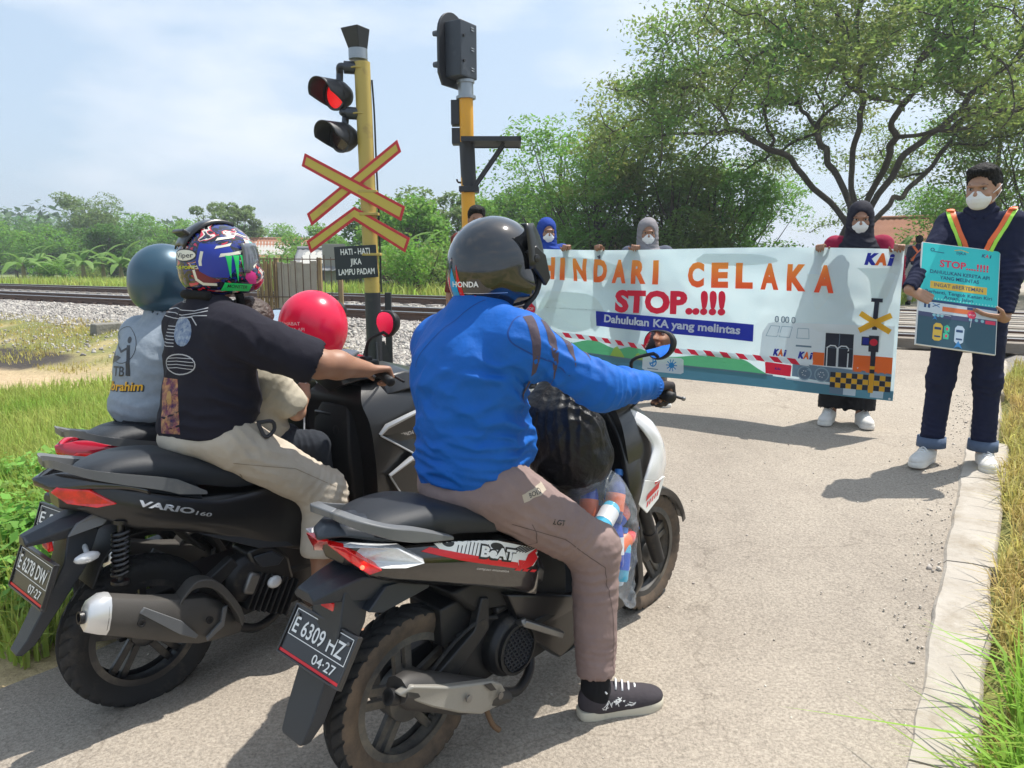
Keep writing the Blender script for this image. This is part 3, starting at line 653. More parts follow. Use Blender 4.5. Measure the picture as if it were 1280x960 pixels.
for px, d, H, cr, m, lb, sd in (
    (112, 62, 7.1, (2.6, 2.7), 'pale', 'tall pale airy tree standing above the others at left', 1), (168, 66, 5.6, (2.9, 2.2), 'mid', 'broad green tree over the teal helmet', 2), (20, 70, 5.4, (3.4, 2.2), 'dark', 'dark wide tree at the left edge beyond the rails', 3),
    (62, 58, 4.4, (2.4, 1.8), 'mid', 'green tree left of the tall pale tree', 4), (212, 60, 5.2, (2.4, 2.1), 'mid', 'green tree between the two helmets', 5), (258, 56, 6.0, (2.0, 2.3), 'pale', 'greyish tree above the patterned helmet', 6),
    (300, 54, 5.7, (1.6, 2.5), 'pale', 'narrow tree right of the patterned helmet', 7), (336, 68, 4.6, (2.8, 1.8), 'mid', 'green tree behind the red roof', 8), (140, 50, 3.8, (1.9, 1.5), 'dark', 'low dark tree in front of the tall pale tree', 9),
    (395, 50, 4.0, (2.2, 1.7), 'mid', 'green tree behind the crossing sign', 10), (510, 30, 3.8, (1.9, 1.7), 'mid', 'bushy tree between the crossing sign and the black helmet', 11), (555, 33, 4.4, (1.9, 1.9), 'pale', 'pale bushy tree behind the orange signal post', 12), (470, 40, 4.2, (2.0, 1.8), 'dark', 'dark tree behind the yellow post', 13), (615, 36, 4.3, (2.0, 1.8), 'mid', 'green tree behind the bare headed man', 14), (-20, 60, 4.6, (3., 1.9), 'mid', 'green tree cut by the left edge', 15), (285, 64, 5.0, (2.3, 2.1), 'dark', 'dark tree behind the narrow tree', 16)):
    tree('field_tree', ON(px, d), H, (cr[0] * 1.1, H * .46), LM[m], lb, G2, 200 + sd, 7500, .22, 28, .14, low=.1)
# low shrubs right behind the line
for k, (px, d, h, lb) in enumerate(((500, 24, 1.7, 'shrub at the foot of the crossing sign, beyond the rails'), (530, 22, 2.0, 'tall shrub left of the black helmet'), (560, 25, 1.8, 'shrub under the orange signal post'), (1010, 25, 1.7, 'clipped feathery shrub left of the woman in black hijab'), (960, 27, 1.6, 'feathery shrub behind the letter L of the banner'), (905, 25, 1.3, 'low shrub behind the letter C of the banner'), (320, 30, 1.6, 'shrub behind the bamboo fence'), (372, 33, 1.5, 'shrub between bamboo fence and red roof'), (230, 34, 1.4, 'shrub behind the patterned helmet'), (335, 46, 2.3, 'left shrub in front of the red roofed house'), (362, 47, 2.2, 'middle shrub in front of the red roofed house'), (392, 45, 2.2, 'right shrub in front of the red roofed house'), (1165, 27, 1.5, 'shrub beside the pinkish wall'), (60, 42, 1.3, 'round shrub beyond the left rails'), (110, 44, 1.2, 'low shrub among the banana plants'))):
    g = np.random.default_rng(300 + k); B = empty('shrub', ON(px, d), None, lb, 'shrub', 'shrubs behind the railway'); PP = []; b = MB()
    for i in range(9):
        c = np.array([g.uniform(-1, 1) * h * .6, g.uniform(-1, 1) * h * .5, h * g.uniform(.3, .8)]); PP.append(clump_pts(c, (h * .36, h * .36, h * .3), 300, g, .3)); b.tube([(0, 0, -.1), c * .5 + np.array([0, 0, .1]), c], [.03, .02, .008], 4, 2, False)
    b.build('stem', BARK, B, 60); V, F = leaves(np.vstack(PP), .12, g); link('foliage', mesh('foliage', V, F, LM['mid' if k % 2 else 'rain']), B)
# banana plants: pseudostem and long arching blades, each blade its own mesh
STEM = mat('banana_stem', (.16, .17, .07), .7, var=(4, (.2, .14, .07), .2))
def blade(L, wd, droop, seed):
    g = np.random.default_rng(seed); n = 9; G = []
    for i in range(n):
        u = i / (n - 1); r = L * (u - .12 * u * u); z = L * (.62 * u - droop * u * u); w = wd * sin(pi * min(1, u * .93 + .06)) ** .6 * (1 if u > .12 else .18); tw = .1 * g.normal()
        G.append([(r, -w, z - w * .28 + tw * w), (r, 0, z), (r, w, z - w * .28 - tw * w)])
    b = MB(); b.grid(G); return b
BL = []
for k in range(4):
    o = blade(1.8, .2, .62 + .16 * k, k).build('leaf', LM['banana'], None, 60); BL.append(o.data); bpy.data.objects.remove(o)
for k, (px, d, h, lb) in enumerate(((28, 40, 2.2, 'banana plant near the left edge beyond the rails'), (48, 44, 2.6, 'second banana plant from the left edge'), (78, 46, 2.2, 'banana plant below the tall pale tree, left'), (103, 41, 2.4, 'banana plant below the tall pale tree, right'), (128, 42, 2.6, 'banana plant left of the teal helmet'), (150, 39, 2.3, 'banana plant touching the teal helmet'), (495, 26, 2.4, 'banana plant right of the crossing sign'), (520, 27, 2.1, 'banana plant left of the black helmet'), (345, 36, 1.9, 'banana plant below the red roof'), (700, 25, 2.0, 'banana plant under the rounded green tree'), (1120, 28, 1.9, 'banana plant right of the black hijab'))):
    g = np.random.default_rng(400 + k); B = empty('banana_plant', ON(px, d), None, lb, 'banana plant', 'banana plants beyond the railway'); b = MB(); b.tube([(0, 0, -.1), (.03, 0, h * .3), (0, .02, h * .55)], [.14, .11, .07], 8, 2); b.build('stem', STEM, B, 60)
    for i in range(9):
        o = link('leaf', BL[i % 4], B); o.location = (0, 0, h * (.42 + .015 * i)); o.rotation_euler = (0, -.35 * g.random() - (.5 if i > 5 else 0), 2.4 * i + g.uniform(-.3, .3)); o.scale = (g.uniform(.75, 1.1),) * 3
# far wood on the rise: reads as one mass
def far_wood():
    g = np.random.default_rng(9); PP = []
    for i in range(620):
        px = g.uniform(-420, 720) if i % 2 else g.uniform(-420, 420); d = g.uniform(95, 190); p = AT(px, 331, d); h = (9 if px < 160 else 7) * g.uniform(.6, 1.15) * (.55 + d / 260) * (1.12 if px < 330 else .8); PP.append(clump_pts((p[0], p[1], h * .48), (d * .024 + 1.1, d * .02 + 1, h * .52), 110, g, .5))
    V, F = leaves(np.vstack(PP), 1.15, g, .5, .7); link('far_wood', mesh('far_wood', V, F, LM['far']), kind='stuff')
far_wood()
# grasses
def blades(name, P, H, m, seed, wd=.006, lean=.45, **kw):
    g = np.random.default_rng(seed); n = len(P); a = g.uniform(0, 2 * pi, n); l = np.abs(g.normal(0, lean, n)) + .08; h = H * g.uniform(.5, 1.25, n); d = np.stack([np.cos(a), np.sin(a), 0 * a], 1); w = np.stack([-np.sin(a), np.cos(a), 0 * a], 1) * (wd * g.uniform(.7, 1.4, n))[:, None]; up = np.array([0, 0, 1.])
    mid = P + up * (h * .55)[:, None] + d * (h * l * .3)[:, None]; tip = P + up * (h * (1 - .35 * np.minimum(l, 1.2)))[:, None] + d * (h * l)[:, None]
    V = np.stack([P - w, P + w, mid + w * .75, mid - w * .75, tip], 1).reshape(-1, 3); k = 5 * np.arange(n)[:, None]
    F = np.vstack([np.hstack([k, k + 1, k + 2]), np.hstack([k, k + 2, k + 3]), np.hstack([k + 3, k + 2, k + 4])]); return link(name, mesh(name, V, F, m), kind='stuff', **kw)
q, g = scatter(120000, 1.2, 5.2, -9, -2.9, 31); s_, t_ = st(q[:, 0], q[:, 1]); n_ = fbm(q * .9, 3, 2); k = (n_ + .55 + (t_ < -3.4) * .3 > g.random(len(q)) * .9) & (t_ < -2.95 - .5 * (s_ > 3) - .35 * n_) & ~((np.abs(s_ - 4.7) < .8) & (g.random(len(q)) < .75)); q = q[k]
blades('grass', q, np.interp(st(q[:, 0], q[:, 1])[0], [1, 2, 4, 5.5], [.22, .34, .26, .09]), LM['grass'], 1)
q, g = scatter(26000, 5.0, 7.6, -20, -4.5, 32); n_ = fbm(q * .8, 3, 2); q = q[(n_ > g.random(len(q)) * .9 - .15)]; blades('grass', q, .07, LM['dry'], 2)
q, g = scatter(30000, 15.2, 24, -40, -2, 34); blades('grass', q, .55, LM['grass'], 3, .02)
q, g = scatter(60000, .3, 8, .07, 2.6, 35); s_, t_ = st(q[:, 0], q[:, 1]); q = q[(t_ > .09 + .04 * np.sin(s_ * 5)) & (g.random(len(q)) < 1.1 - .2 * t_)]; blades('dry_grass', q, .13, LM['dry'], 4, .0035, .8)
q, g = scatter(1500, 2.05, 2.8, .14, .75, 36); blades('tall_grass', q, .32, LM['lush'], 5, .006, .55)
q, g = scatter(420, 1.95, 2.35, .08, .4, 37); blades('tall_grass', q, .24, LM['lush'], 6, .005, .8)
q, g = scatter(2600, 2.4, 7, .3, 1.5, 38); blades('grass', q, .16, LM['lush'], 8, .004, .6)
# broad-leaved weeds at the road edge, left
q, g = scatter(620, 1.4, 2.9, -5.2, -3.15, 41); PP = []
for p in q: h = g.uniform(.1, .38); PP.append(p + np.hstack([g.normal(0, .07, (44, 2)), (h * g.random(44) ** .6)[:, None]]))
V, F = leaves(np.vstack(PP), .06, g, .5, .55); link('leafy_weeds', mesh('leafy_weeds', V, F, LM['weed']), kind='stuff')
# ================================================================== scooters (built in their own frame: x ahead, y left, z up, origin under the rear axle)
PB = mat('black_paint', (.006, .006, .007), .18, coat=1., dirt=(8, (.02, .019, .018), .66)); PBM = mat('satin_black', (.009, .009, .010), .33, coat=.25, bump=(300, .12, .002), dirt=(7, (.032, .03, .028), .62)); PLA = mat('black_plastic', (.012, .012, .013), .55, spec=.35, bump=(420, .35, .002), dirt=(6, (.06, .055, .047), .58))
NAVY = mat('dark_grey_plastic', (.020, .025, .034), .42, bump=(400, .3, .002), dirt=(6, (.10, .095, .085), .6)); GREYP = mat('grey_plastic', (.13, .135, .14), .38, bump=(500, .25, .002), dirt=(7, (.24, .225, .2), .6)); RUB = mat('tyre_rubber', (.013, .013, .014), .82, bump=(260, .4, .002), dirt=(9, (.07, .06, .05), .55)); RUBD = mat('tyre_side_dust', (.15, .105, .07), .9, var=(14, (.05, .04, .032), .2), bump=(260, .4, .002))
SEATM = mat('seat_vinyl', (.017, .020, .025), .45, spec=.4, bump=[(700, .5, .002), (60, .1, .004)], dirt=(5, (.075, .075, .075), .6)); ALU = mat('cast_metal', (.28, .28, .28), .45, .85, var=(9, (.16, .15, .14), .3)); DMET = mat('dark_metal', (.028, .028, .03), .48, .5, dirt=(10, (.12, .10, .08), .56)); CHR = mat('chrome', (.75, .76, .78), .12, 1.); WHT = mat('white_paint', (.72, .72, .73), .22, coat=.7, dirt=(8, (.45, .42, .38), .64)); REDP = mat('red_paint', (.42, .008, .03), .2, coat=.8)
REDL = mat('tail_lamp_red', (.62, .006, .008), .12, coat=1., emis=(1, .01, .01, .1), var=(38, (.30, .004, .006), .12)); REDON = mat('tail_lamp_lit', (1, .05, .04), .2, emis=(1, .06, .03, 5)); CLR = mat('clear_lens', (.66, .67, .68), .16, .1, coat=1., bump=(70, .5, .01)); AMB = mat('amber_lens', (.5, .2, .03), .2, coat=1.); MIRR = mat('mirror_glass', (.9, .92, .95), .02, 1.); MUFF = mat('muffler_shield', (.095, .088, .08), .5, .25, var=(6, (.06, .057, .054), .3), bump=(300, .2, .002)); MUFD = mat('muffler_body', (.045, .042, .04), .55, .3, dirt=(8, (.10, .09, .075), .55)); RIM = mat('wheel_black', (.022, .022, .024), .4, .2, coat=.2, dirt=(7, (.12, .105, .085), .5)); RIMG = mat('wheel_dusty', (.06, .058, .056), .55, .2, dirt=(6, (.19, .165, .13), .45))
INKW = mat('print_white', (.8, .8, .78), .4); INKR = mat('print_red', (.68, .012, .02), .35); INKB = mat('print_black', (.012, .012, .014), .4); PLATE = mat('plate_black', (.018, .018, .02), .35, coat=.3, dirt=(8, (.07, .06, .055), .56)); INKS = mat('print_silver', (.62, .63, .65), .25, .6)
BIKES = {}
def yaw_pitch(o, yaw, pitch):
    c, s, cp, sp = cos(yaw), sin(yaw), cos(pitch), sin(pitch); return Matrix(((c * cp, -s, -c * sp, o[0]), (s * cp, c, -s * sp, o[1]), (sp, 0, cp, o[2]), (0, 0, 0, 1)))
def mirY(l): return [(x, -y, z) for x, y, z in l]
def rows(b, *R, n=5, flipmid=0):
    """a curved panel through polylines, interpolated along and across"""
    A = [catmull(r, n) for r in R]; G = np.stack(A, 0)
    if len(R) > 2: G = np.stack([catmull(G[:, j], 4) for j in range(G.shape[1])], 1)
    b.grid(G); return b
def slab(b, pts, d):
    P = np.array(pts, float); n = len(P); t = tessellate_polygon([[Vector((p[0], p[2], 0)) for p in P]]); d = np.array(d, float)
    b.add(np.vstack([P, P + d]), [tuple(q) for q in t] + [tuple(i + n for i in q[::-1]) for q in t] + [(i, (i + 1) % n, (i + 1) % n + n, i + n) for i in range(n)]); return b
def wheel(parent, cx, cz, R, wd, rimr, spokes, rm, hub, side):
    w = MB(); hw = wd * .36
    w.lathe([(rimr - .022, -hw), (rimr + .004, -hw), (rimr + .006, -hw * .85), (rimr - .012, -hw * .6), (rimr - .018, 0), (rimr - .012, hw * .6), (rimr + .006, hw * .85), (rimr + .004, hw), (rimr - .022, hw)], (cx, 0, cz), (0, 1, 0), 56, False)
    w.lathe([(.03, -hw * 1.15), (hub, -hw * .9), (hub, hw * .9), (.03, hw * 1.15)], (cx, 0, cz), (0, 1, 0), 28)
    for k in range(spokes):
        a0 = 2 * pi * k / spokes + .3
        for da in (-.13, .13):
            a, b2 = a0 + da * 2.2, a0 + da * .9; w.beam((cx + hub * .9 * cos(a), 0, cz + hub * .9 * sin(a)), (cx + (rimr - .016) * cos(b2), 0, cz + (rimr - .016) * sin(b2)), .024, .017, (0, 1, 0))
    wo = w.build('wheel', rm, parent, 40, .0015, 1)
    n, m = 264, 23; G = np.zeros((n + 1, m, 3)); th = np.arange(n + 1) * 2 * pi / n
    for j in range(m):
        u = -1 + 2 * j / (m - 1); au = abs(u); y = wd / 2 * (1 if au < 1 else 1) * np.sign(u) * (au if au < .62 else .62 + .38 * sin((au - .62) / .38 * pi / 2) ** 1.0)
        prof = R - .030 * au ** 2.4 if au < .78 else (R - .030 * .78 ** 2.4) - (R - .03 * .55 - rimr) * ((au - .78) / .22) ** .8
        yy = wd / 2 * (np.sign(u) * min(1, au * 1.25) if au < .8 else np.sign(u) * (1 - .28 * ((au - .8) / .2) ** 1.6))
        gro = ((th * 34 / (2 * pi) + au * 1.5 + (.5 if u > 0 else 0)) % 1 < .24) & (.16 < au < .80); gro = gro | (abs(au - .1) < .03)
        r = prof - .0075 * gro; G[:, j] = np.stack([cx + r * np.cos(th), np.full(n + 1, yy), cz + r * np.sin(th)], 1)
    t = MB(); t.grid(G); nf = len(t.F); t.M = [1 if (i % (m - 1)) in (0, 1, 2, m - 4, m - 3, m - 2) else 0 for i in range(nf)]
    t.build('tyre', [RUB, RUBD if side else RUB], wo, 50); return wo
def plate(parent, c, l1, l2, edge=True):
    """c: four corners top-left, bottom-left, top-right, bottom-right"""
    TL, BL_, TR, BR = (np.array(q, float) for q in c); ux = unit(TR - TL); W_ = np.linalg.norm(TR - TL); uy = TL - BL_; H = np.linalg.norm(uy); uy = unit(uy - ux * (uy @ ux)); n = unit(np.cross(ux, uy)); o = (TL + BL_ + TR + BR) / 4
    b = MB(); R = np.stack([ux, uy, n], 1); b.box(o - n * .006, (W_, H, .006), R); b.box(o - n * .012, (W_ * 1.03, H * 1.06, .008), R)
    for sx, sy, w_, h_ in ((0, H / 2, W_ * 1.03, .006), (0, -H / 2, W_ * 1.03, .006), (W_ / 2, 0, .006, H), (-W_ / 2, 0, .006, H)): b.box(o + ux * sx + uy * sy - n * .004, (w_, h_, .012), R)
    po = b.build('number_plate', PLATE, parent, 30, .0015)
    for sx in (-1, 1):
        q = MB(); q.lathe([(.006, 0), (.005, .003), (.002, .0035)], o + ux * sx * W_ * .42 + uy * H * .32, n, 10); q.build('bolt', ALU, po, 40)
    p = Print(); p.text(l1, -.004, -.002, H * .33, INKW, W_ * .82, .012); p.text(l2, W_ * .2, -H * .36, H * .2, INKW, W_ * .36, .008); p.stroke([(-W_ * .46, H * .43), (W_ * .46, H * .43), (W_ * .46, -.012), (-W_ * .46, -.012)], .0022, INKW, 1, True)
    if edge: p.rect(-W_ * .49, -H * .47, W_ * .49, -H * .41, INKR, 1)
    p.lay('plate_number', planar(o - n * .0028, ux, uy), po, 1.); return po
def mirror(parent, base, knee, c, n, w, h, m=PLA):
    b = MB(); b.tube([base, knee, np.array(c) - np.array(n) * .012 + np.array([0, 0, -h * .25])], [.0065, .006, .006], 8, 5); so_ = b.build('mirror_stem', m, parent, 60)
    n = unit(n); ux = unit(np.cross((0, 0, 1), n)); uy = np.cross(n, ux); c = np.array(c, float)
    sh = [(-.98, -.1), (-.9, .42), (-.55, .86), (.1, 1.), (.72, .86), (1., .42), (.9, -.3), (.45, -.82), (-.1, -1.), (-.65, -.72)]; P = catmull([(x * w / 2, y * h / 2) for x, y in sh + sh[:1]], 4)[:-1]
    rr = [[c + n * d + ux * x * k + uy * y * k for x, y in P] for k, d in ((1.0, .004), (1.06, 0), (1.05, -.012), (.8, -.032), (.3, -.044))]
    b = MB(); b.loft(rr); ho = b.build('mirror', m, parent, 40)
    b = MB(); b.prism([(x * .93, y * .93) for x, y in P], c + n * .0045, ux, uy, n * .001); b.build('mirror_glass', MIRR, ho, 30)
def ringsec(x, zt, zb, wt, wm, wb, zm=None):
    zm = zb + .55 * (zt - zb) if zm is None else zm; R = [(wt * .55, zt + .006), (wt, zt), (wm, zm), (wm * .97, zb + .25 * (zt - zb)), (wb, zb)]
    return [(x, -a, z) for a, z in R] + [(x, a, z) for a, z in R[::-1]]
def shock(parent, a, b_, r):
    m = MB(); a = np.array(a, float); b_ = np.array(b_, float); m.tube([a, b_], r * .45, 10); N = 9; P = [a + (b_ - a) * (.12 + .7 * i / (N * 12)) + np.array([cos(i * pi / 6), sin(i * pi / 6), 0]) * r for i in range(N * 12)]; m.tube(P, r * .24, 6); m.lathe([(r * 1.15, 0), (r * 1.15, .01)], a, b_ - a, 14); m.lathe([(r * 1.15, 0), (r * 1.15, .012)], b_, a - b_, 14); m.build('shock_absorber', PBM, parent, 50)
def grips(parent, r, l):
    for q in (r, l):
        b = MB(); b.tube(q, [.017, .0175, .017], 12); b.lathe([(.019, 0), (.019, .018), (.012, .024)], q[-1], np.array(q[-1]) - np.array(q[0]), 12); b.build('grip', PLA, parent, 50)
def front_shell(b, lv, nf=15):
    """nose: rings (z, x back, x front, half width)"""
    R = []
    for z, xb, xf, w in lv:
        R.append([(xb + (xf - xb) * max(0, cos(a)) ** .75, w * np.sign(sin(a)) * abs(sin(a)) ** .8, z) for a in np.linspace(-pi / 2, pi / 2, nf)])
    A = np.array(R); A = np.stack([catmull(A[:, j], 4) for j in range(A.shape[1])], 1); b.loft(list(A))
    return b

def common(T, wb, Rf, Rr, wf, wr, rim, spokes, dusty):
    wheel(T, 0, Rr, Rr, wr, rim, spokes, RIMG if dusty else RIM, .075 if dusty else .05, dusty); wheel(T, wb, Rf, Rf, wf, rim, spokes, RIMG if dusty else RIM, .045, dusty)
    b = MB(); b.lathe([(.085, -.012), (.085, .012)], (wb, .055, Rf), (0, 1, 0), 28); b.build('brake_disc', ALU, T, 40)
    for s in (-1, 1):
        b = MB(); b.tube([(wb - .16, s * .075, Rf + .36), (wb - .06, s * .075, Rf + .12), (wb, s * .075, Rf)], [.024, .026, .022], 14); b.tube([(wb - .06, s * .075, Rf + .12), (wb + .0, s * .075, Rf - .02)], [.03, .027], 14); b.build('fork_leg', DMET, T, 60)
    b = MB(); G = []
    for a in np.linspace(.25, 2.5, 16):
        r = Rf + .025; G.append([(wb + (r - d) * cos(a), y, Rf + (r - d) * sin(a)) for y, d in ((-.058, .035), (-.055, .008), (-.03, 0), (0, -.002), (.03, 0), (.055, .008), (.058, .035))])
    b.grid(G); b.build('front_mudguard', PBM, T, 50, solid=.004)

# ---- the black and white scooter with the wide stripes, nearest the camera
MB_BEAT = yaw_pitch((-.305, 2.035, .012), radians(47.7), radians(3.5))
def near_scooter():
    T = empty('motor_scooter', M=MB_BEAT, label='black and white scooter with red stripe sticker, ridden by the man in blue', cat='motor scooter', group='motor scooters waiting at the crossing')
    common(T, 1.27, .25, .259, .088, .096, .186, 5, True)
    top = [(-.202, -.07, .805), (-.09, -.115, .776), (.091, -.145, .734), (.303, -.155, .665), (.438, -.155, .596)]; mid = [(-.178, -.085, .762), (-.078, -.13, .724), (.088, -.162, .673), (.304, -.168, .59), (.432, -.165, .525)]; bot = [(-.173, -.06, .727), (-.128, -.09, .691), (-.026, -.115, .643), (.204, -.145, .553), (.43, -.15, .439)]
    core = MB(); core.loft([ringsec(x, zt, zb, w * .8, w, w * .8) for x, zt, zb, w in ((-.19, .79, .74, .05), (-.08, .768, .69, .10), (.09, .722, .62, .132), (.3, .65, .54, .142), (.45, .585, .45, .14), (.56, .52, .36, .10))]); core.build('body', PBM, T, 40, .004)
    sp = None
    for f in (lambda l: l, mirY):
        b = MB(); rows(b, f(top), f(mid), f(bot)); o = b.build('side_panel', PB, T, 50, .002, 1, solid=.006); sp = sp or o
    P, Q = obj_tris(sp); d = unit(np.array([.42, 0, -.19])); uy = np.array([.19, 0, .42]) / .461
    p = Print(); R = INKR
    p.poly([(-.06, .035), (.06, .062), (.36, .052), (.405, .045), (.37, -.002), (.30, -.006), (.28, .004), (-.02, .008)], INKW, 0)
    for i in range(9): p.stroke([(.03 + i * .014, .006), (.045 + i * .014, .056)], .0035, INKB, 1)
    for i in range(6): p.stroke([(.25 + i * .014, .035), (.30 + i * .014, .052)], .0035, INKB, 1)
    p.disc(.0, .034, .022, .012, INKB, 1); p.disc(.19, .042, .028, .010, INKB, 1); p.poly([(-.085, .0), (-.06, .014), (.29, .004), (.3, -.014), (.05, -.008)], R, 2); p.poly([(.29, .012), (.325, .012), (.335, .03), (.375, .05), (.41, .046), (.365, .0), (.33, -.014), (.3, -.014)], R, 3)
    for i in range(3): p.poly([(.285 + i * .037, -.02), (.31 + i * .037, -.02), (.318 + i * .037, -.012), (.293 + i * .037, -.012)], R, 2)
    p.text('BeAT', .193, .008, .032, INKB, .158, .13, .2, z=4); p.text('BeAT', .195, .010, .028, INKW, .15, .05, .2, z=6); p.text('compact innovation', .19, -.028, .008, INKS, .14, .0, .2, z=3)
    p.lay('stripe_sticker', onto(P, Q, (.065, -.3, .705), d, uy), sp, .02)
    # lens, red lamp, reflector
    for f in (lambda l: l, mirY):
        s = 1 if f is mirY else -1
        b = MB(); slab(b, f([(-.212, -.045, .80), (-.205, -.103, .809), (-.094, -.150, .780), (-.03, -.174, .722), (-.083, -.170, .728), (-.145, -.142, .742), (-.171, -.118, .736), (-.192, -.085, .766)]), (.02, -s * .03, 0)); b.build('rear_lens', CLR, T, 30, .003)
        b = MB(); slab(b, f([(-.219, -.02, .80), (-.214, -.085, .806), (-.192, -.116, .781), (-.148, -.148, .739), (-.172, -.126, .729), (-.200, -.08, .764)]), (.02, -s * .03, 0)); o = b.build('tail_lamp', REDL, T, 30, .003)
    b = MB(); b.ell((-.186, -.118, .754), (.006, .006, .006), 10); b.build('lamp_glow', REDON, T, 180)
    b = MB(); rows(b, [(-.235, -.0, .815), (-.2, -.06, .826), (-.09, -.118, .79), (.05, -.14, .757)], [(-.20, 0, .845), (-.16, -.06, .843), (-.08, -.10, .813), (.03, -.12, .775)], [(-.10, 0, .845), (-.09, -.03, .845), (-.05, -.05, .83), (.05, -.07, .79)]); b.build('tail_cover', NAVY, T, 50, mirror=True, solid=.005)
    st_ = [(-.15, .80, .815, .075), (-.125, .788, .838, .10), (-.05, .775, .848, .125), (.06, .755, .838, .138), (.16, .732, .806, .146), (.25, .705, .772, .15), (.36, .68, .752, .152), (.5, .66, .742, .14), (.62, .65, .735, .10), (.66, .66, .70, .07)]
    def srow(x, zb, zt, w): return [(x, -w * .9, zb), (x, -w, zb + (zt - zb) * .45), (x, -w * .93, zt - .018), (x, -w * .72, zt - .002), (x, -w * .3, zt + .002), (x, w * .3, zt + .002), (x, w * .72, zt - .002), (x, w * .93, zt - .018), (x, w, zb + (zt - zb) * .45), (x, w * .9, zb)]
    A = np.array([srow(*q) for q in st_]); A = np.stack([catmull(A[:, j], 4) for j in range(A.shape[1])], 1); b = MB(); b.loft(list(A)); b.build('seat', SEATM, T, 60)
    rl = catmull([(-.175, 0, .865), (-.188, -.05, .873), (-.165, -.105, .858), (-.099, -.137, .823), (.01, -.147, .78), (.09, -.147, .748)], 5); h = np.interp(np.linspace(0, 1, len(rl)), [0, .3, .7, 1], [.011, .013, .022, .006]); b = MB(); R = []
    for q, hh, tn in zip(rl, h, np.gradient(rl, axis=0)):
        sd_ = unit(np.cross(tn, (0, 0, 1))); R.append([q + sd_ * .012 + np.array([0, 0, hh * .7]), q - sd_ * .012 + np.array([0, 0, hh]), q - sd_ * .012 - np.array([0, 0, hh]), q + sd_ * .012 - np.array([0, 0, hh])])
    b.loft(R); b.build('grab_rail', GREYP, T, 35, .003, mirror=True)
    # undertail, mudflap
    b = MB(); b.loft([[(x, -w, zt - .02), (x, -w * .55, zt), (x, w * .55, zt), (x, w, zt - .02), (x, w * .9, zb), (x, -w * .9, zb)] for x, zt, zb, w in ((.06, .66, .60, .095), (-.06, .70, .61, .09), (-.16, .722, .635, .075), (-.23, .712, .655, .06), (-.288, .698, .668, .045))]); b.build('tail_fender', NAVY, T, 35, .004)
    b = MB(); slab(b, [(.05, -.095, .64), (.045, -.095, .60), (-.06, -.095, .595), (-.118, -.095, .592), (-.16, -.09, .61), (-.10, -.09, .66)], (0, .19, 0)); b.build('fender_fin', NAVY, T, 30, .004)
    b = MB(); b.loft([[(x0, -w, z0), (x0, w, z0), (x1, w * .9, z1), (x1, -w * .9, z1)] for x0, z0, x1, z1, w in ((-.21, .68, -.13, .64, .065), (-.23, .60, -.15, .57, .065), (-.28, .48, -.225, .46, .062), (-.335, .375, -.295, .35, .058), (-.362, .325, -.335, .312, .05), (-.366, .315, -.345, .305, .04))]); b.build('mudflap', NAVY, T, 30, .004)
    b = MB(); b.box((-.215, 0, .625), (.02, .06, .035)); b.build('reflector', REDL, T, 30, .004)
    plate(T, [(-.237, .125, .600), (-.307, .125, .492), (-.224, -.125, .581), (-.298, -.125, .473)], 'E 6309 HZ', '04·27')
    # exhaust and engine unit
    ax_ = [(-.135, .40, .034), (-.11, .385, .05), (-.02, .335, .056), (.08, .272, .056), (.18, .22, .046), (.255, .185, .022)]
    def mring(x, z, h, y0, y1, n=10): return [(x + .45 * h * sin(a) * .5, (y0 + y1) / 2 + (y1 - y0) / 2 * cos(a), z + h * sin(a)) for a in np.arange(n) * 2 * pi / n]
    b = MB(); b.loft([mring(x, z, h, -.105, -.195) for x, z, h in ax_]); mo = b.build('muffler', MUFD, T, 45)
    b = MB(); b.lathe([(.022, 0), (.022, .03), (.016, .03), (.016, 0)], (-.165, -.15, .395), (.9, 0, -.45), 14); b.build('tail_pipe', DMET, mo, 40)
    b = MB(); slab(b, [(-.118, -.2, .422), (-.155, -.185, .408), (-.06, -.205, .33), (.03, -.205, .264), (.115, -.2, .21), (.205, -.19, .187), (.258, -.17, .192), (.21, -.2, .258), (.17, -.203, .29), (.0, -.208, .362)], (0, .03, 0)); sh = b.build('heat_shield', mat('heat_shield_dusty', (.27, .255, .225), .5, .2, dirt=(9, (.17, .155, .13), .55), bump=(200, .2, .002)), mo, 30, .006)
    for q in ((.06, -.212, .297), (.19, -.206, .236)): b = MB(); b.lathe([(.011, 0), (.011, .004), (.006, .005)], q, (0, -1, 0), 12); b.build('bolt', ALU, sh, 40)
    b = MB(); slab(b, [(.125, -.2085, .304), (.155, -.2085, .294), (.175, -.2075, .262), (.15, -.2085, .272)], (0, .002, 0)); b.build('slot', INKB, sh, 30)
    b = MB(); b.tube([(.25, -.15, .188), (.34, -.14, .15), (.43, -.11, .17), (.46, -.07, .24), (.44, -.03, .3)], [.017, .016, .016, .016, .016], 12, 5); b.build('exhaust_pipe', DMET, T, 60)
    b = MB(); slab(b, [(-.02, -.1, .30), (.02, -.1, .32), (.19, -.115, .41), (.225, -.115, .50), (.255, -.115, .49), (.25, -.115, .39), (.06, -.1, .25), (-.01, -.1, .235)], (0, .03, 0)); b.build('hanger_arm', DMET, T, 30, .004)
    b = MB(); b.box((.30, .0, .30), (.30, .16, .20)); b.box((.16, .07, .28), (.42, .07, .13)); b.lathe([(.10, 0), (.10, .04), (.085, .06)], (.345, -.07, .29), (0, -1, 0), 28); b.box((.25, 0, .44), (.3, .14, .12)); b.tube([(.3, -.09, .42), (.42, -.08, .40), (.5, -.06, .33)], .014, 8, 4); eng = b.build('engine', DMET, T, 40, .006)
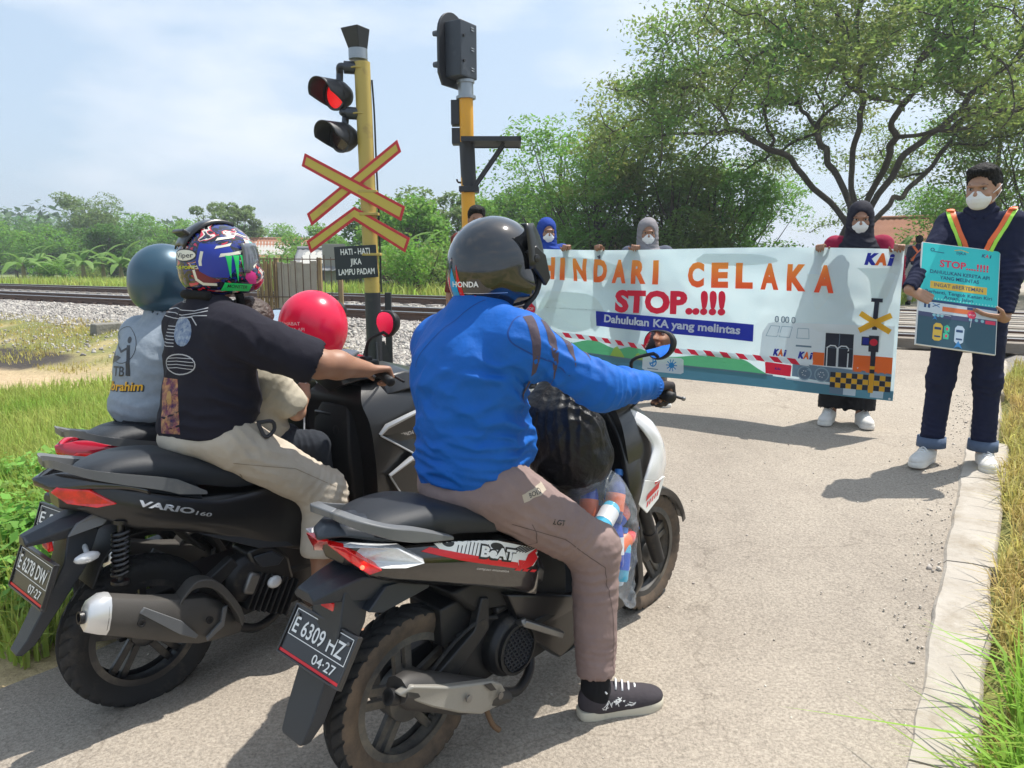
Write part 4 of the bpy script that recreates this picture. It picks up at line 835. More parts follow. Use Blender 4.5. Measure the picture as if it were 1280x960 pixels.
    b = MB(); b.lathe([(.082, 0), (.082, .012), (.072, .014), (.072, .004)], (.347, -.13, .285), (0, -1, 0), 32); g = b.build('fan_cover', PLA, eng, 40)
    b = MB()
    for i in range(-4, 5):
        for j in range(-4, 5):
            x, z = .347 + i * .016 + (j % 2) * .008, .285 + j * .014
            if (x - .347) ** 2 + (z - .285) ** 2 < .0042: b.lathe([(.0085, 0), (.0085, .006), (.0066, .006), (.0066, 0)], (x, -.135, z), (0, -1, 0), 6, False)
    b.build('grille', NAVY, g, None)
    shock(T, (-.02, .09, .31), (.06, .09, .60), .026)
    b = MB(); slab(b, [(.12, -.10, .55), (.26, -.11, .56), (.45, -.12, .47), (.52, -.12, .36), (.36, -.11, .42), (.2, -.1, .46)], (0, .2, 0)); b.build('air_box', PLA, T, 30, .01)
    b = MB(); b.beam((.36, -.15, .375), (.50, -.19, .285), .028, .022); b.beam((.36, -.12, .36), (.36, -.16, .38), .02, .02); b.build('foot_peg', ALU, T, 30, .004); b = MB(); b.beam((.36, .15, .375), (.50, .19, .3), .028, .022); b.build('foot_peg', ALU, T, 30, .004)
    for s in (-1, 1):
        b = MB(); slab(b, [(x, -s * y, z) for x, y, z in [(.311, -.14, .482), (.605, -.16, .368), (.801, -.165, .318), (.93, -.165, .30), (.91, -.155, .20), (.78, -.15, .165), (.646, -.15, .162), (.557, -.13, .15), (.40, -.13, .30)]], (0, s * -.04, 0)); b.build('lower_fairing', PBM, T, 30, .006)
    b = MB(); b.box((.68, 0, .335), (.50, .29, .03)); b.box((.68, 0, .26), (.5, .22, .14)); b.build('floorboard', PLA, T, 30, .006); b = MB(); b.loft([ringsec(x, zt, zb, .1, .12, .1) for x, zt, zb in ((.44, .62, .3), (.56, .62, .28), (.62, .56, .28))]); b.build('seat_front_panel', PLA, T, 35, .006)
    b = MB(); front_shell(b, [(.22, .86, .93, .13), (.34, .89, 1.0, .15), (.48, .90, 1.04, .17), (.6, .90, 1.13, .185), (.7, .90, 1.2, .19), (.8, .89, 1.2, .185), (.88, .90, 1.16, .16), (.93, .92, 1.08, .12)]); b.build('leg_shield', PBM, T, 50)
    for s in (1, -1):
        f = (lambda l: l) if s > 0 else mirY
        b = MB(); rows(b, f([(.981, -.085, .935), (1.029, -.14, .905), (1.085, -.17, .856), (1.13, -.185, .776), (1.15, -.185, .693), (1.133, -.185, .64)]), f([(.975, -.105, .918), (1.012, -.16, .888), (1.05, -.192, .843), (1.09, -.205, .77), (1.06, -.212, .70), (1.04, -.21, .65)]), f([(.958, -.1, .898), (.988, -.155, .874), (1.010, -.185, .833), (1.036, -.198, .775), (.99, -.21, .715), (.964, -.21, .675)])); fo = b.build('side_fairing', WHT, T, 60, solid=.008)
        b = MB(); slab(b, f([(.964, -.212, .678), (1.04, -.212, .652), (1.133, -.19, .642), (1.088, -.19, .568), (.994, -.2, .543), (.927, -.208, .598)]), (0, .006 * s, 0)); fs = b.build('fairing_sticker', INKW, T, 30, .001)
        p = Print(); p.poly([(-.05, -.02), (.05, .0), (.062, .03), (-.04, .008)], INKR, 1)
        for i in range(5): p.poly([(-.045 + i * .02, -.045 + .004 * i), (-.035 + i * .02, -.043 + .004 * i), (-.027 + i * .02, -.024 + .004 * i), (-.037 + i * .02, -.026 + .004 * i)], INKR, 1)
        p.text('er', .02, .03, .022, INKR, .05, .03, .2, z=1)
        if s > 0: P, Q = obj_tris(fs); p.lay('sticker_print', onto(P, Q, (1.03, -.3, .612), unit((1, 0, .0)), (0, 0, 1)), fs, .02)
        b = MB(); rows(b, f([(.897, -.1, .926), (.886, -.16, .836), (.878, -.2, .701), (.895, -.2, .548), (.958, -.185, .30), (.93, -.17, .21)]), f([(.95, -.1, .90), (.98, -.16, .82), (.96, -.205, .68), (.93, -.205, .548), (.985, -.19, .30), (.99, -.17, .235)])); b.build('shield_edge', PBM, T, 50, .003, solid=.02)
    b = MB(); b.loft([[(x, -w, z - .03), (x, -w * .7, z + .02), (x, 0, z + .035), (x, w * .7, z + .02), (x, w, z - .03), (x, 0, z - .06)] for x, z, w in ((.88, 1.0, .12), (.93, 1.02, .19), (1.0, 1.03, .20), (1.07, 1.0, .15), (1.12, .96, .07))]); b.build('handlebar_cover', WHT, T, 50, .006); b = MB(); b.box((.905, 0, 1.035), (.07, .19, .05)); b.build('instrument_panel', PLA, T, 30, .015)
    b = MB(); b.tube([(.86, -.33, 1.034), (.885, -.27, 1.035), (.92, -.18, 1.02), (.92, .18, 1.02), (.885, .27, 1.035), (.86, .33, 1.034)], .012, 10, 3); b.build('handlebar', DMET, T, 60)
    grips(T, [(.885, -.26, 1.036), (.872, -.31, 1.03), (.862, -.365, 1.02)], [(.885, .26, 1.036), (.872, .31, 1.03), (.862, .365, 1.02)])
    for s in (-1, 1): b = MB(); b.tube([(.91, s * .25, 1.02), (.925, s * .30, 1.015), (.915, s * .385, 1.005)], [.007, .006, .005], 8, 4); b.ell((.915, s * .39, 1.005), (.008, .008, .008), 8); b.build('brake_lever', ALU, T, 60)
    nb = (-.955, .28, .115); mirror(T, (.914, -.2, 1.055), (.879, -.22, 1.124), (.93, -.285, 1.172), nb, .135, .095); mirror(T, (.914, .2, 1.055), (.879, .22, 1.124), (.93, .285, 1.172), (-.93, -.25, .05), .135, .095)
    for s in (-1, 1):
        b = MB(); b.tube([(.925, s * .24, 1.01), (1.0, s * .19, .985), (1.02, s * .13, .93), (.97, s * .08, .88)], .005, 6, 5); b.build('brake_cable', RUB, T, 60)
    b = MB(); b.tube([(.02, -.085, .33), (.12, -.10, .40), (.22, -.11, .43), (.30, -.10, .40)], .006, 6, 5); b.build('breather_hose', RUB, T, 60); b = MB(); b.tube([(.20, -.12, .18), (.215, -.14, .10), (.235, -.15, .07)], .009, 8, 3); b.build('side_stand', mat('rusty_steel', (.16, .10, .06), .7, .4), T, 60)
    b = MB(); b.ell((1.09, 0, .985), (.03, .09, .05), 14); b.build('headlight', CLR, T, 60)
    return T
near_scooter()

# ---- the two dark scooters beside it
MB_VARIO = yaw_pitch((-1.28, 2.46, -.01), radians(48), radians(3.0))
MB_RED = yaw_pitch((-1.53, 2.98, -.02), radians(57), radians(4.0))
def maxi_scooter(M, label, body, wing, accent, l1, l2, name):
    T = empty('motor_scooter', M=M, label=label, cat='motor scooter', group='motor scooters waiting at the crossing'); common(T, 1.277, .262, .262, .10, .122, .184, 5, False)
    top = [(-.134, -.105, .846), (-.054, -.145, .814), (.025, -.16, .784), (.205, -.175, .712), (.299, -.175, .694), (.554, -.165, .684)]; mid = [(-.116, -.125, .79), (-.053, -.155, .757), (.022, -.172, .719), (.184, -.182, .645), (.37, -.182, .586), (.622, -.17, .521)]; bot = [(-.167, -.09, .772), (-.1, -.12, .721), (-.014, -.14, .666), (.17, -.155, .595), (.386, -.16, .484), (.631, -.16, .366)]
    core = MB(); core.loft([ringsec(x, zt, zb, w * .8, w, w * .8) for x, zt, zb, w in ((-.20, .84, .77, .045), (-.1, .82, .73, .10), (.03, .775, .66, .135), (.2, .71, .585, .15), (.38, .68, .48, .15), (.62, .66, .36, .14))]); core.build('body', PBM, T, 40, .004); sp = None
    for f in (lambda l: l, mirY):
        b = MB(); rows(b, f(top), f(mid), f(bot)); o = b.build('side_panel', body, T, 50, .002, 1, solid=.006); sp = sp or o
        b = MB(); slab(b, f([(.17, -.157, .594), (.3, -.165, .55), (.46, -.165, .50), (.52, -.165, .43), (.38, -.163, .47)]), (0, .01 if f is not mirY else -.01, 0)); b.build('side_trim', NAVY, T, 30, .003)
    if name:
        P, Q = obj_tris(sp); p = Print(); ux = unit(np.array([.187, 0, -.085])); uy = np.array([.085, 0, .187]) / .2054; p.text('VARIO', 0, 0, .019, INKS, .185, .035, .3, 'l'); p.text('160', .194, -.001, .013, INKS, .055, .02, .3, 'l'); p.lay('side_lettering', onto(P, Q, (-.02, -.3, .755), ux, uy), sp, .02)
    for s in (1, -1):
        f = (lambda l: l) if s > 0 else mirY
        b = MB(); rows(b, f([(-.252, 0, .876), (-.177, -.06, .886), (-.118, -.115, .862), (-.03, -.15, .826), (.03, -.163, .797)]), f([(-.248, 0, .85), (-.214, -.06, .838), (-.133, -.118, .831), (-.03, -.152, .806), (.03, -.166, .775)])); b.build('tail_wing', wing, T, 40, .003, 1, solid=.02)
        b = MB(); slab(b, f([(-.224, -.06, .834), (-.211, -.07, .846), (-.135, -.122, .829), (-.074, -.156, .773), (-.125, -.138, .772), (-.193, -.092, .795)]), (.02, .03 * s, 0)); b.build('tail_lamp', REDL, T, 30, .003)
        rl = catmull([(-.213, 0, .912), (-.205, -.06, .92), (-.134, -.125, .884), (-.05, -.15, .85), (.06, -.163, .808), (.13, -.168, .775), (.206, -.168, .737)], 4); h = np.interp(np.linspace(0, 1, len(rl)), [0, .4, .8, 1], [.012, .016, .026, .006]); b = MB(); R = []
        for q, hh, tn in zip(rl, h, np.gradient(rl, axis=0)):
            sd_ = unit(np.cross(tn, (0, 0, 1))); R.append([np.array(q) * (1, s, 1) + np.array([0, s * dy, dz]) + 0 * sd_ for dy, dz in ((.014, hh * .6), (-.012, hh), (-.012, -hh), (.014, -hh))])
        b.loft(R); b.build('grab_rail', GREYP, T, 35, .003)
    b = MB(); b.loft([[(x, -w, z0), (x, -w * .8, z1), (x, w * .8, z1), (x, w, z0)] for x, z0, z1, w in ((-.2, .85, .862, .06), (-.1, .82, .85, .12), (.06, .77, .81, .15), (.2, .71, .76, .16))]); b.build('tail_cover', NAVY, T, 40, .005)
    st_ = [(-.13, .86, .875, .06), (-.09, .845, .888, .095), (-.02, .82, .897, .12), (.06, .80, .893, .135), (.15, .775, .874, .148), (.24, .745, .84, .155), (.33, .715, .81, .16), (.46, .70, .79, .155), (.6, .69, .785, .12), (.7, .68, .74, .08)]
    def srow(x, zb, zt, w): return [(x, -w * .9, zb), (x, -w, zb + (zt - zb) * .45), (x, -w * .9, zt - .02), (x, -w * .68, zt - .003), (x, -w * .3, zt + .002), (x, w * .3, zt + .002), (x, w * .68, zt - .003), (x, w * .9, zt - .02), (x, w, zb + (zt - zb) * .45), (x, w * .9, zb)]
    A = np.array([srow(*q) for q in st_]); A = np.stack([catmull(A[:, j], 4) for j in range(A.shape[1])], 1); b = MB(); b.loft(list(A)); b.build('seat', SEATM, T, 60)
    b = MB(); b.loft([[(x, -w, z0), (x, -w * .5, z1), (x, w * .5, z1), (x, w, z0), (x, w * .8, z2), (x, -w * .8, z2)] for x, z0, z1, z2, w in ((-.02, .72, .75, .68, .09), (-.12, .72, .748, .69, .085), (-.2, .705, .735, .672, .06), (-.305, .682, .705, .672, .032))]); b.build('tail_fender', NAVY, T, 30, .004)
    b = MB(); slab(b, [(-.12, -.094, .742), (-.06, -.1, .735), (-.1, -.1, .70), (-.2, -.08, .685), (-.17, -.08, .72)], (0, .012, 0)); b.build('fender_trim', GREYP, T, 30, .003)
    b = MB(); b.loft([[(x0, -w, z0), (x0, w, z0), (x1, w * .9, z1), (x1, -w * .9, z1)] for x0, z0, x1, z1, w in ((-.19, .70, -.10, .68, .06), (-.215, .60, -.15, .57, .058), (-.27, .50, -.23, .47, .05), (-.345, .385, -.322, .36, .042), (-.378, .345, -.36, .335, .032))]); b.build('mudflap', NAVY, T, 30, .004)
    for s in (-1, 1): b = MB(); b.ell((-.165, s * .11, .615), (.04, .016, .018), 12); b.tube([(-.15, s * .05, .635), (-.16, s * .1, .62)], .008, 6); b.build('turn_signal', CLR, T, 60)
    b = MB(); b.box((-.238, 0, .655), (.016, .06, .035)); b.build('reflector', REDL, T, 30, .004)
    plate(T, [(-.278, .125, .640), (-.330, .125, .514), (-.262, -.125, .626), (-.314, -.125, .505)], l1, l2)
    # exhaust
    def mring(x, z, h, y0, y1, n=12): return [(x + .28 * h * sin(a), (y0 + y1) / 2 + (y1 - y0) / 2 * np.sign(cos(a)) * abs(cos(a)) ** .7, z + h * np.sign(sin(a)) * abs(sin(a)) ** .8) for a in np.arange(n) * 2 * pi / n]
    b = MB(); b.loft([mring(*q) for q in ((-.165, .446, .062, -.125, -.225), (-.05, .385, .068, -.115, -.225), (.05, .335, .078, -.11, -.22), (.13, .30, .085, -.11, -.21), (.2, .262, .07, -.1, -.19), (.285, .19, .02, -.1, -.15))]); mo = b.build('muffler', MUFF, T, 40)
    b = MB(); b.loft([mring(*q) for q in ((-.218, .455, .034, -.145, -.205), (-.212, .456, .046, -.14, -.212), (-.18, .452, .061, -.128, -.222), (-.158, .444, .064, -.124, -.226))]); tc_ = b.build('muffler_cap', mat('cap_silver', (.68, .68, .68), .3, .55), mo, 40)
    b = MB(); b.lathe([(.02, 0), (.02, .012), (.014, .012), (.014, -.002)], (-.221, -.175, .457), (-.95, 0, .2), 16); b.build('tail_pipe', INKB, mo, 40)
    b = MB(); slab(b, [(-.06, -.229, .44), (.05, -.226, .345), (.10, -.222, .27), (.09, -.222, .262), (.04, -.226, .30), (-.075, -.229, .425)], (0, .01, 0)); b.build('shield_edge', GREYP, mo, 30, .002); b = MB(); slab(b, [(.13, -.217, .232), (.20, -.2, .252), (.225, -.195, .32), (.205, -.2, .318), (.19, -.205, .275), (.128, -.217, .246)], (0, .01, 0)); b.build('shield_edge', GREYP, mo, 30, .002)
    for q in ((-.075, -.226, .392), (.145, -.215, .305)): b = MB(); b.lathe([(.013, 0), (.013, .005), (.008, .005), (.007, .002)], q, (0, -1, 0), 14); b.build('bolt', DMET, mo, 40)
    b = MB(); R = []
    for q in catmull([(.06, .40), (.12, .44), (.19, .41), (.25, .31), (.27, .24)], 5): R.append([(q[0] + dx, -.18 + dy, q[1] + dz) for dx, dy, dz in ((-.008, -.03, -.012), (.006, -.03, .012), (.006, .03, .012), (-.008, .03, -.012))])
    b.loft(R); b.build('shield_bridge', MUFF, mo, 40, .003)
    b = MB(); b.tube([(.27, -.13, .2), (.36, -.12, .15), (.47, -.08, .16), (.52, -.03, .25)], .017, 10, 5); b.build('exhaust_pipe', DMET, T, 60)
    # engine, cylinder fins, boxes
    b = MB(); b.box((.3, .0, .30), (.3, .18, .2)); b.box((.15, .08, .28), (.42, .07, .13)); b.lathe([(.09, 0), (.09, .05), (.06, .07)], (.34, -.08, .36), (0, -1, 0), 24); b.beam((.05, -.1, .3), (.3, -.12, .44), .04, .05); eng = b.build('engine', DMET, T, 40, .006)
    fr = np.array([[.86, 0, -.5], [0, 1, 0], [.5, 0, .86]]).T
    for i in range(8): b = MB(); b.box((.345 + i * .021, -.09, .315 - i * .012), (.007, .15, .14), fr); b.build('cooling_fin', PLA, eng, 30, .002)
    b = MB(); b.box((.34, -.14, .345), (.05, .05, .08), fr); b.build('cylinder_cap', ALU, eng, 30, .01)
    b = MB(); slab(b, [(.335, -.15, .463), (.40, -.16, .475), (.455, -.16, .445), (.50, -.16, .39), (.515, -.155, .30), (.437, -.15, .285), (.36, -.15, .37)], (0, .12, 0)); b.build('side_cover', PBM, T, 30, .012); b = MB(); slab(b, [(.355, -.164, .445), (.43, -.166, .442), (.475, -.166, .40), (.45, -.164, .38), (.38, -.164, .395)], (0, .01, 0)); b.build('cover_plate', NAVY, T, 30, .004)
    b = MB(); b.ell((.425, -.165, .322), (.03, .016, .024), 12); b.build('side_reflector', CLR, T, 60)
    shock(T, (-.085, -.12, .50), (-.055, -.12, .71), .024)
    b = MB(); rows(b, [(-.16, -.09, .50), (-.1, -.09, .60), (.0, -.09, .64), (.14, -.09, .60), (.22, -.09, .5)], [(-.16, .09, .50), (-.1, .09, .60), (.0, .09, .64), (.14, .09, .60), (.22, .09, .5)]); b.build('inner_mudguard', PLA, T, 50, .003, solid=.008)
    for s in (-1, 1):
        b = MB(); slab(b, [(.40, s * .15, .50), (.62, s * .165, .42), (.86, s * .17, .36), (.96, s * .17, .32), (.92, s * .16, .19), (.72, s * .15, .15), (.56, s * .14, .15), (.50, s * .14, .30)], (0, -s * .04, 0)); b.build('lower_fairing', PBM, T, 30, .006)
    b = MB(); b.box((.72, 0, .33), (.44, .3, .03)); b.box((.70, 0, .25), (.5, .22, .14)); b.build('floorboard', PLA, T, 30, .006); b = MB(); b.loft([ringsec(x, zt, zb, .09, .13, .12) for x, zt, zb in ((.56, .66, .3), (.68, .66, .3), (.74, .56, .3))]); b.build('seat_front_panel', PLA, T, 35, .006)
    b = MB(); front_shell(b, [(.2, .88, .98, .14), (.32, .90, 1.04, .16), (.45, .90, 1.1, .19), (.6, .89, 1.2, .215), (.72, .88, 1.28, .225), (.84, .87, 1.34, .22), (.92, .86, 1.32, .19), (.98, .90, 1.24, .14)]); b.build('leg_shield', PBM, T, 45)
    b = MB(); b.loft([[(x, -w, z - .05), (x, -w * .8, z + .02), (x, 0, z + .05), (x, w * .8, z + .02), (x, w, z - .05)] for x, z, w in ((.90, .93, .10), (1.0, .98, .18), (1.12, .99, .19), (1.25, .95, .17), (1.36, .87, .10))]); b.build('headlight_cowl', accent, T, 40, .006)
    for s in (1, -1):
        f = (lambda l: l) if s > 0 else mirY
        for n_, pts, ink in (('upper', [(.913, -.226, .785), (.943, -.235, .815), (1.129, -.235, .85), (1.30, -.19, .85), (1.33, -.18, .66), (1.10, -.23, .655)], 1), ('lower', [(.946, -.226, .605), (1.057, -.236, .652), (1.20, -.22, .63), (1.24, -.19, .5), (1.13, -.19, .38), (1.02, -.226, .475)], 0)):
            b = MB(); slab(b, f(pts), (0, .03 * s, 0)); po = b.build('front_side_panel', body, T, 30, .004)
            b = MB(); b.tube(f([(x - .004, y - .004, z + .004) for x, y, z in pts[:3]]), [.007, .012, .009], 6); b.tube(f([(pts[0][0], pts[0][1] - .003, pts[0][2]), (pts[-1][0], pts[-1][1] - .003, pts[-1][2])]), .004, 5); b.build('silver_edge', mat('silver_trim', (.42, .43, .44), .35, .4), po, 40)
            if ink and s > 0 and name: P, Q = obj_tris(po); p = Print(); p.text('HONDA', 0, 0, .017, INKS, .085, .02, z=1); p.lay('lettering', onto(P, Q, (1.055, -.4, .752), unit((1, 0, -.05)), (.05, 0, 1)), po, .03)
    b = MB(); b.loft([[(x, -w, z - .04), (x, -w * .7, z + .02), (x, 0, z + .04), (x, w * .7, z + .02), (x, w, z - .04), (x, 0, z - .08)] for x, z, w in ((.84, 1.03, .10), (.89, 1.05, .16), (.97, 1.05, .17), (1.05, 1.02, .12), (1.09, .98, .06))]); b.build('handlebar_cover', PBM, T, 50, .006); b = MB(); b.box((.90, 0, 1.09), (.10, .17, .02), np.array([[.9, 0, -.43], [0, 1, 0], [.43, 0, .9]])); b.build('instrument_panel', mat('display_glass', (.10, .11, .13), .08, coat=1.), T, 30, .008)
    b = MB(); b.tube([(.87, -.33, 1.046), (.895, -.25, 1.06), (.92, -.15, 1.05), (.92, .15, 1.05), (.895, .25, 1.06), (.87, .33, 1.046)], .012, 10, 3); b.build('handlebar', DMET, T, 60)
    grips(T, [(.888, -.26, 1.056), (.875, -.31, 1.05), (.863, -.368, 1.034)], [(.888, .26, 1.056), (.875, .31, 1.05), (.863, .368, 1.034)])
    b = MB(); b.loft([[(.862 - .012 * k_, -w, z), (.852 - .012 * k_, -w * .6, z), (.85 - .012 * k_, w * .6, z), (.862 - .012 * k_, w, z)] + [(.90, w, z), (.90, -w, z)] for z, w, k_ in ((.46, .09, 0), (.56, .12, 2), (.72, .13, 3), (.84, .12, 2), (.9, .09, 0))]); ip = b.build('inner_panel', PLA, T, 35, .008)
    b = MB(); b.lathe([(.02, 0), (.02, .012), (.012, .014)], (.835, -.05, .80), (-1, 0, .1), 16); b.build('ignition_lock', DMET, ip, 40); b = MB(); b.tube([(.84, .04, .74), (.80, .04, .735), (.79, .04, .755)], .006, 8, 3); b.build('bag_hook', DMET, ip, 60); b = MB(); b.box((.838, .05, .83), (.012, .12, .07)); b.build('glove_lid', PBM, ip, 30, .006)
    for s in (-1, 1):
        b = MB(); b.tube([(.925, s * .22, 1.04), (.99, s * .16, 1.0), (.98, s * .10, .94), (.93, s * .06, .9)], .005, 6, 5); b.build('brake_cable', RUB, T, 60)
    b = MB(); b.box((.90, -.215, 1.075), (.05, .05, .04)); b.box((.89, -.2, 1.095), (.035, .045, .03)); b.build('brake_reservoir', PLA, T, 30, .006)
    for s in (-1, 1): b = MB(); b.tube([(.915, s * .24, 1.045), (.935, s * .3, 1.035), (.925, s * .38, 1.02)], [.007, .006, .005], 8, 4); b.build('brake_lever', DMET, T, 60)
    mirror(T, (.891, -.2, 1.10), (.898, -.22, 1.174), (.94, -.275, 1.236), (-.985, .15, .01), .14, .10); mirror(T, (.891, .2, 1.10), (.86, .22, 1.174), (.80, .275, 1.236), (-.93, -.3, .15), .14, .10)
    b = MB(); b.ell((1.33, 0, .86), (.03, .1, .04), 14); b.build('headlight', CLR, T, 60); return T
maxi_scooter(MB_VARIO, 'all black scooter with grey muffler and silver cap, carrying the child', PBM, PB, PBM, 'E 6278 DW', '07·27', True)
maxi_scooter(MB_RED, 'red and black motor scooter, mostly hidden, under the rider in the grey shirt', REDP, REDP, REDP, 'E 2184', '11·24', False)
# ================================================================== people: one continuous skin each, clothes as parts of their own
def fabric(name, c, c2=None, sc=9, rough=.85, weave=420, w=.2, ws=.25): return mat(name, c, rough, spec=.25, var=(sc, c2 or tuple(q * .82 for q in c), w), bump=[(weave, ws, .002), (35, .22, .006), (11, .4, .022)])
SKIN = mat('skin_brown', (.34, .175, .105), .5, var=(14, (.28, .135, .08), .3), sss=.12, bump=(180, .12, .002)); SKIN2 = mat('skin_tan', (.42, .24, .155), .5, var=(14, (.36, .19, .12), .3), sss=.12, bump=(180, .12, .002))
HAIR = mat('hair_black', (.007, .0065, .0065), .7, spec=.2, bump=[(160, .9, .006)]); HAIRB = mat('hair_brown', (.045, .022, .014), .5, bump=[(120, .9, .006)]); MASKM = fabric('mask_white', (.78, .78, .78), (.72, .73, .74), 20, .9, 900); EYEW = mat('eye_white', (.42, .39, .37), .2); EYEB = mat('eye_dark', (.02, .012, .01), .1)
def head(S, c, f, u, k=1., nose=True):
    c = np.array(c, float); f = unit(f); u = unit(np.array(u, float) - f * (np.array(u) @ f)); l = np.cross(u, f); R = np.stack([f, l, u], 1); A = lambda x, y, z: c + k * (f * x + l * y + u * z)
    S.ell(A(-.012, 0, .022), np.array([.096, .076, .096]) * k, R, .02).ell(A(.018, 0, -.03), np.array([.076, .064, .092]) * k, R, .025).ell(A(.055, 0, -.092), np.array([.032, .032, .026]) * k, R, .02)
    S.ell(A(.092, 0, .014), np.array([.016, .055, .012]) * k, R, .012)
    for s in (-1, 1): S.ell(A(-.004, s * .076, -.012), np.array([.022, .009, .033]) * k, R, .006).ell(A(.098, s * .032, -.002), np.array([.016, .019, .012]) * k, R, .008, 's').ell(A(.07, s * .04, -.035), np.array([.022, .02, .018]) * k, R, .02)
    if nose: S.cap(A(.09, 0, .0), A(.107, 0, -.034), .008 * k, .012 * k, .01).ell(A(.1, .011, -.037), np.array([.01, .008, .008]) * k, R, .006).ell(A(.1, -.011, -.037), np.array([.01, .008, .008]) * k, R, .006).ell(A(.088, 0, -.064), np.array([.012, .026, .006]) * k, R, .005).ell(A(.086, 0, -.075), np.array([.012, .022, .007]) * k, R, .005)
    return A, R
def eyes(A, R, parent, k=1., brow=True):
    for s in (-1, 1):
        b = MB(); b.ell(A(.079, s * .032, -.002), np.array([.0125, .0155, .0085]) * k, 12, R); b.m = 1; b.ell(A(.087, s * .032, -.002), np.array([.006, .0065, .0075]) * k, 10, R); b.build('eye', [EYEW, EYEB], parent, 180)
        b = MB(); b.tube([A(.099, s * .015, .016), A(.098, s * .034, .022), A(.085, s * .054, .016)], [.002 * k, .0034 * k, .0015 * k], 6, 3, flat=.5); b.build('eyebrow', HAIR, parent, 180)
        b = MB(); b.tube([A(.094, s * .016, .003), A(.096, s * .032, .0085), A(.085, s * .05, .002)], [.002 * k, .0028 * k, .002 * k], 5, 3); b.build('eyelid', SKIN, parent, 180)
def mask(A, R, parent, k=1.):
    S = SDF(.004, .01); S.ell(A(.058, 0, -.058), np.array([.052, .062, .052]) * k, R).ell(A(.1, 0, -.04), np.array([.011, .018, .03]) * k, R, .02).ell(A(.06, 0, -.095), np.array([.03, .038, .02]) * k, R, .02); S.ell(A(.02, 0, -.04), np.array([.03, .09, .1]) * k, R, .004, 's'); S.cut(A(.1, 0, .0), R[:, 2] * 1 - R[:, 0] * .25, .006)
    o, P, Q = skin('face_mask', S, MASKM, parent, [(A(.1, 0, -.05), R[:, 2], .02, .002, .08)])
    for s in (-1, 1): b = MB(); b.tube([A(.05, s * .066, -.03), A(.02, s * .079, -.012), A(-.012, s * .087, .012)], .0022 * k, 5, 3); b.tube([A(.045, s * .064, -.075), A(.015, s * .077, -.05), A(-.014, s * .086, -.018)], .0022 * k, 5, 3); b.build('mask_strap', MASKM, o, 180, kind='stuff')
def hand(S, w, d, n, right, curl=(.35, .5, .35), k=1., thumb=(.55, .7, .35), fk=.004, gap=1.):
    w = np.array(w, float); d = unit(d); n = unit(np.array(n, float) - d * (np.array(n) @ d)); l = np.cross(d, n) * (1 if right else -1)
    for o in (.026, .009, -.008, -.024): S.cap(w + l * o * .55 * k, w + d * .078 * k + l * o * gap * k, .0145 * k, .0108 * k, .012)
    for i, (o, ln) in enumerate(((.027, .94), (.009, 1.06), (-.009, 1.), (-.026, .8))):
        p = w + d * .08 * k + l * o * gap * k; a = 0
        for seg, (L_, r0, r1) in enumerate(((.042, .0098, .009), (.027, .009, .0082), (.021, .0082, .007))):
            a += curl[seg] * (1 + .08 * i); q = p + (d * cos(a) + n * sin(a)) * L_ * ln * k; S.cap(p, q, r0 * k, r1 * k, fk); p = q
    t0 = w + d * .018 * k + l * .024 * k; t1 = t0 + unit(d * thumb[0] + l * thumb[1] + n * thumb[2]) * .046 * k; t2 = t1 + unit(d * (thumb[0] + .3) + l * (thumb[1] - .45) + n * (thumb[2] + .1)) * .034 * k
    S.cap(t0, t1, .0135 * k, .0105 * k, .01).cap(t1, t2, .0105 * k, .008 * k, .004)
def shoe(parent, heel, ang, um, sm, L_=.285, name='shoe', lace=True, tilt=0.):
    ca, sa = cos(ang), sin(ang); H_ = np.array(heel, float); ct, st__ = cos(tilt), sin(tilt)
    def X(P):
        P = np.asarray(P, float) * np.array([L_ / .285, 1, 1]); x, z = P[:, 0] * ct - P[:, 2] * st__, P[:, 0] * st__ + P[:, 2] * ct; return np.stack([x * ca - P[:, 1] * sa, x * sa + P[:, 1] * ca, z], 1) + H_
    S = SDF(.0045, .03); S.ell((.055, 0, .055), (.055, .038, .06)).cap((.07, 0, .075), (.2, 0, .034), .042, .03).ell((.215, -.002, .036), (.066, .046, .036)).ell((.12, 0, .04), (.1, .042, .04)); S.cap((.05, 0, .12), (.055, 0, .18), .034, .04, .006, 's'); S.cut((0, 0, .022), (0, 0, -1))
    o, P, Q = skin(name, S, um, parent, [((.15, 0, .07), (1, 0, .2), .03, .0015, .06)], lift=X)
    F = [(-.006, 0), (.004, -.03), (.04, -.04), (.1, -.037), (.16, -.044), (.22, -.05), (.262, -.036), (.283, -.004), (.27, .03), (.225, .046), (.16, .042), (.1, .036), (.04, .038), (.004, .028)]
    Fp = catmull([(x, y, 0) for x, y in F + F[:1]], 4)[:-1]; b = MB(); b.loft([X(Fp * (1, 1, 0) * k_ + np.array([.135 * (1 - k_), 0, z])) for k_, z in ((.97, 0), (1.0, .006), (1.0, .024), (.97, .031))]); b.build('sole', sm, o, 40)
    if lace:
        b = MB()
        for i in range(5): x = .095 + i * .021; z = .110 - i * .0098; b.tube(X([(x, -.026, z - .006), (x + .008, 0, z + .013), (x + .014, .026, z - .006)]), .0035, 6, 3)
        b.tube(X([(.088, .005, .118), (.06, -.03, .125), (.08, -.05, .10)]), .003, 5, 4); b.build('laces', MASKM, o, 180, kind='stuff')
    return P, Q, o
def drape_pts(x): return np.array(x, float)

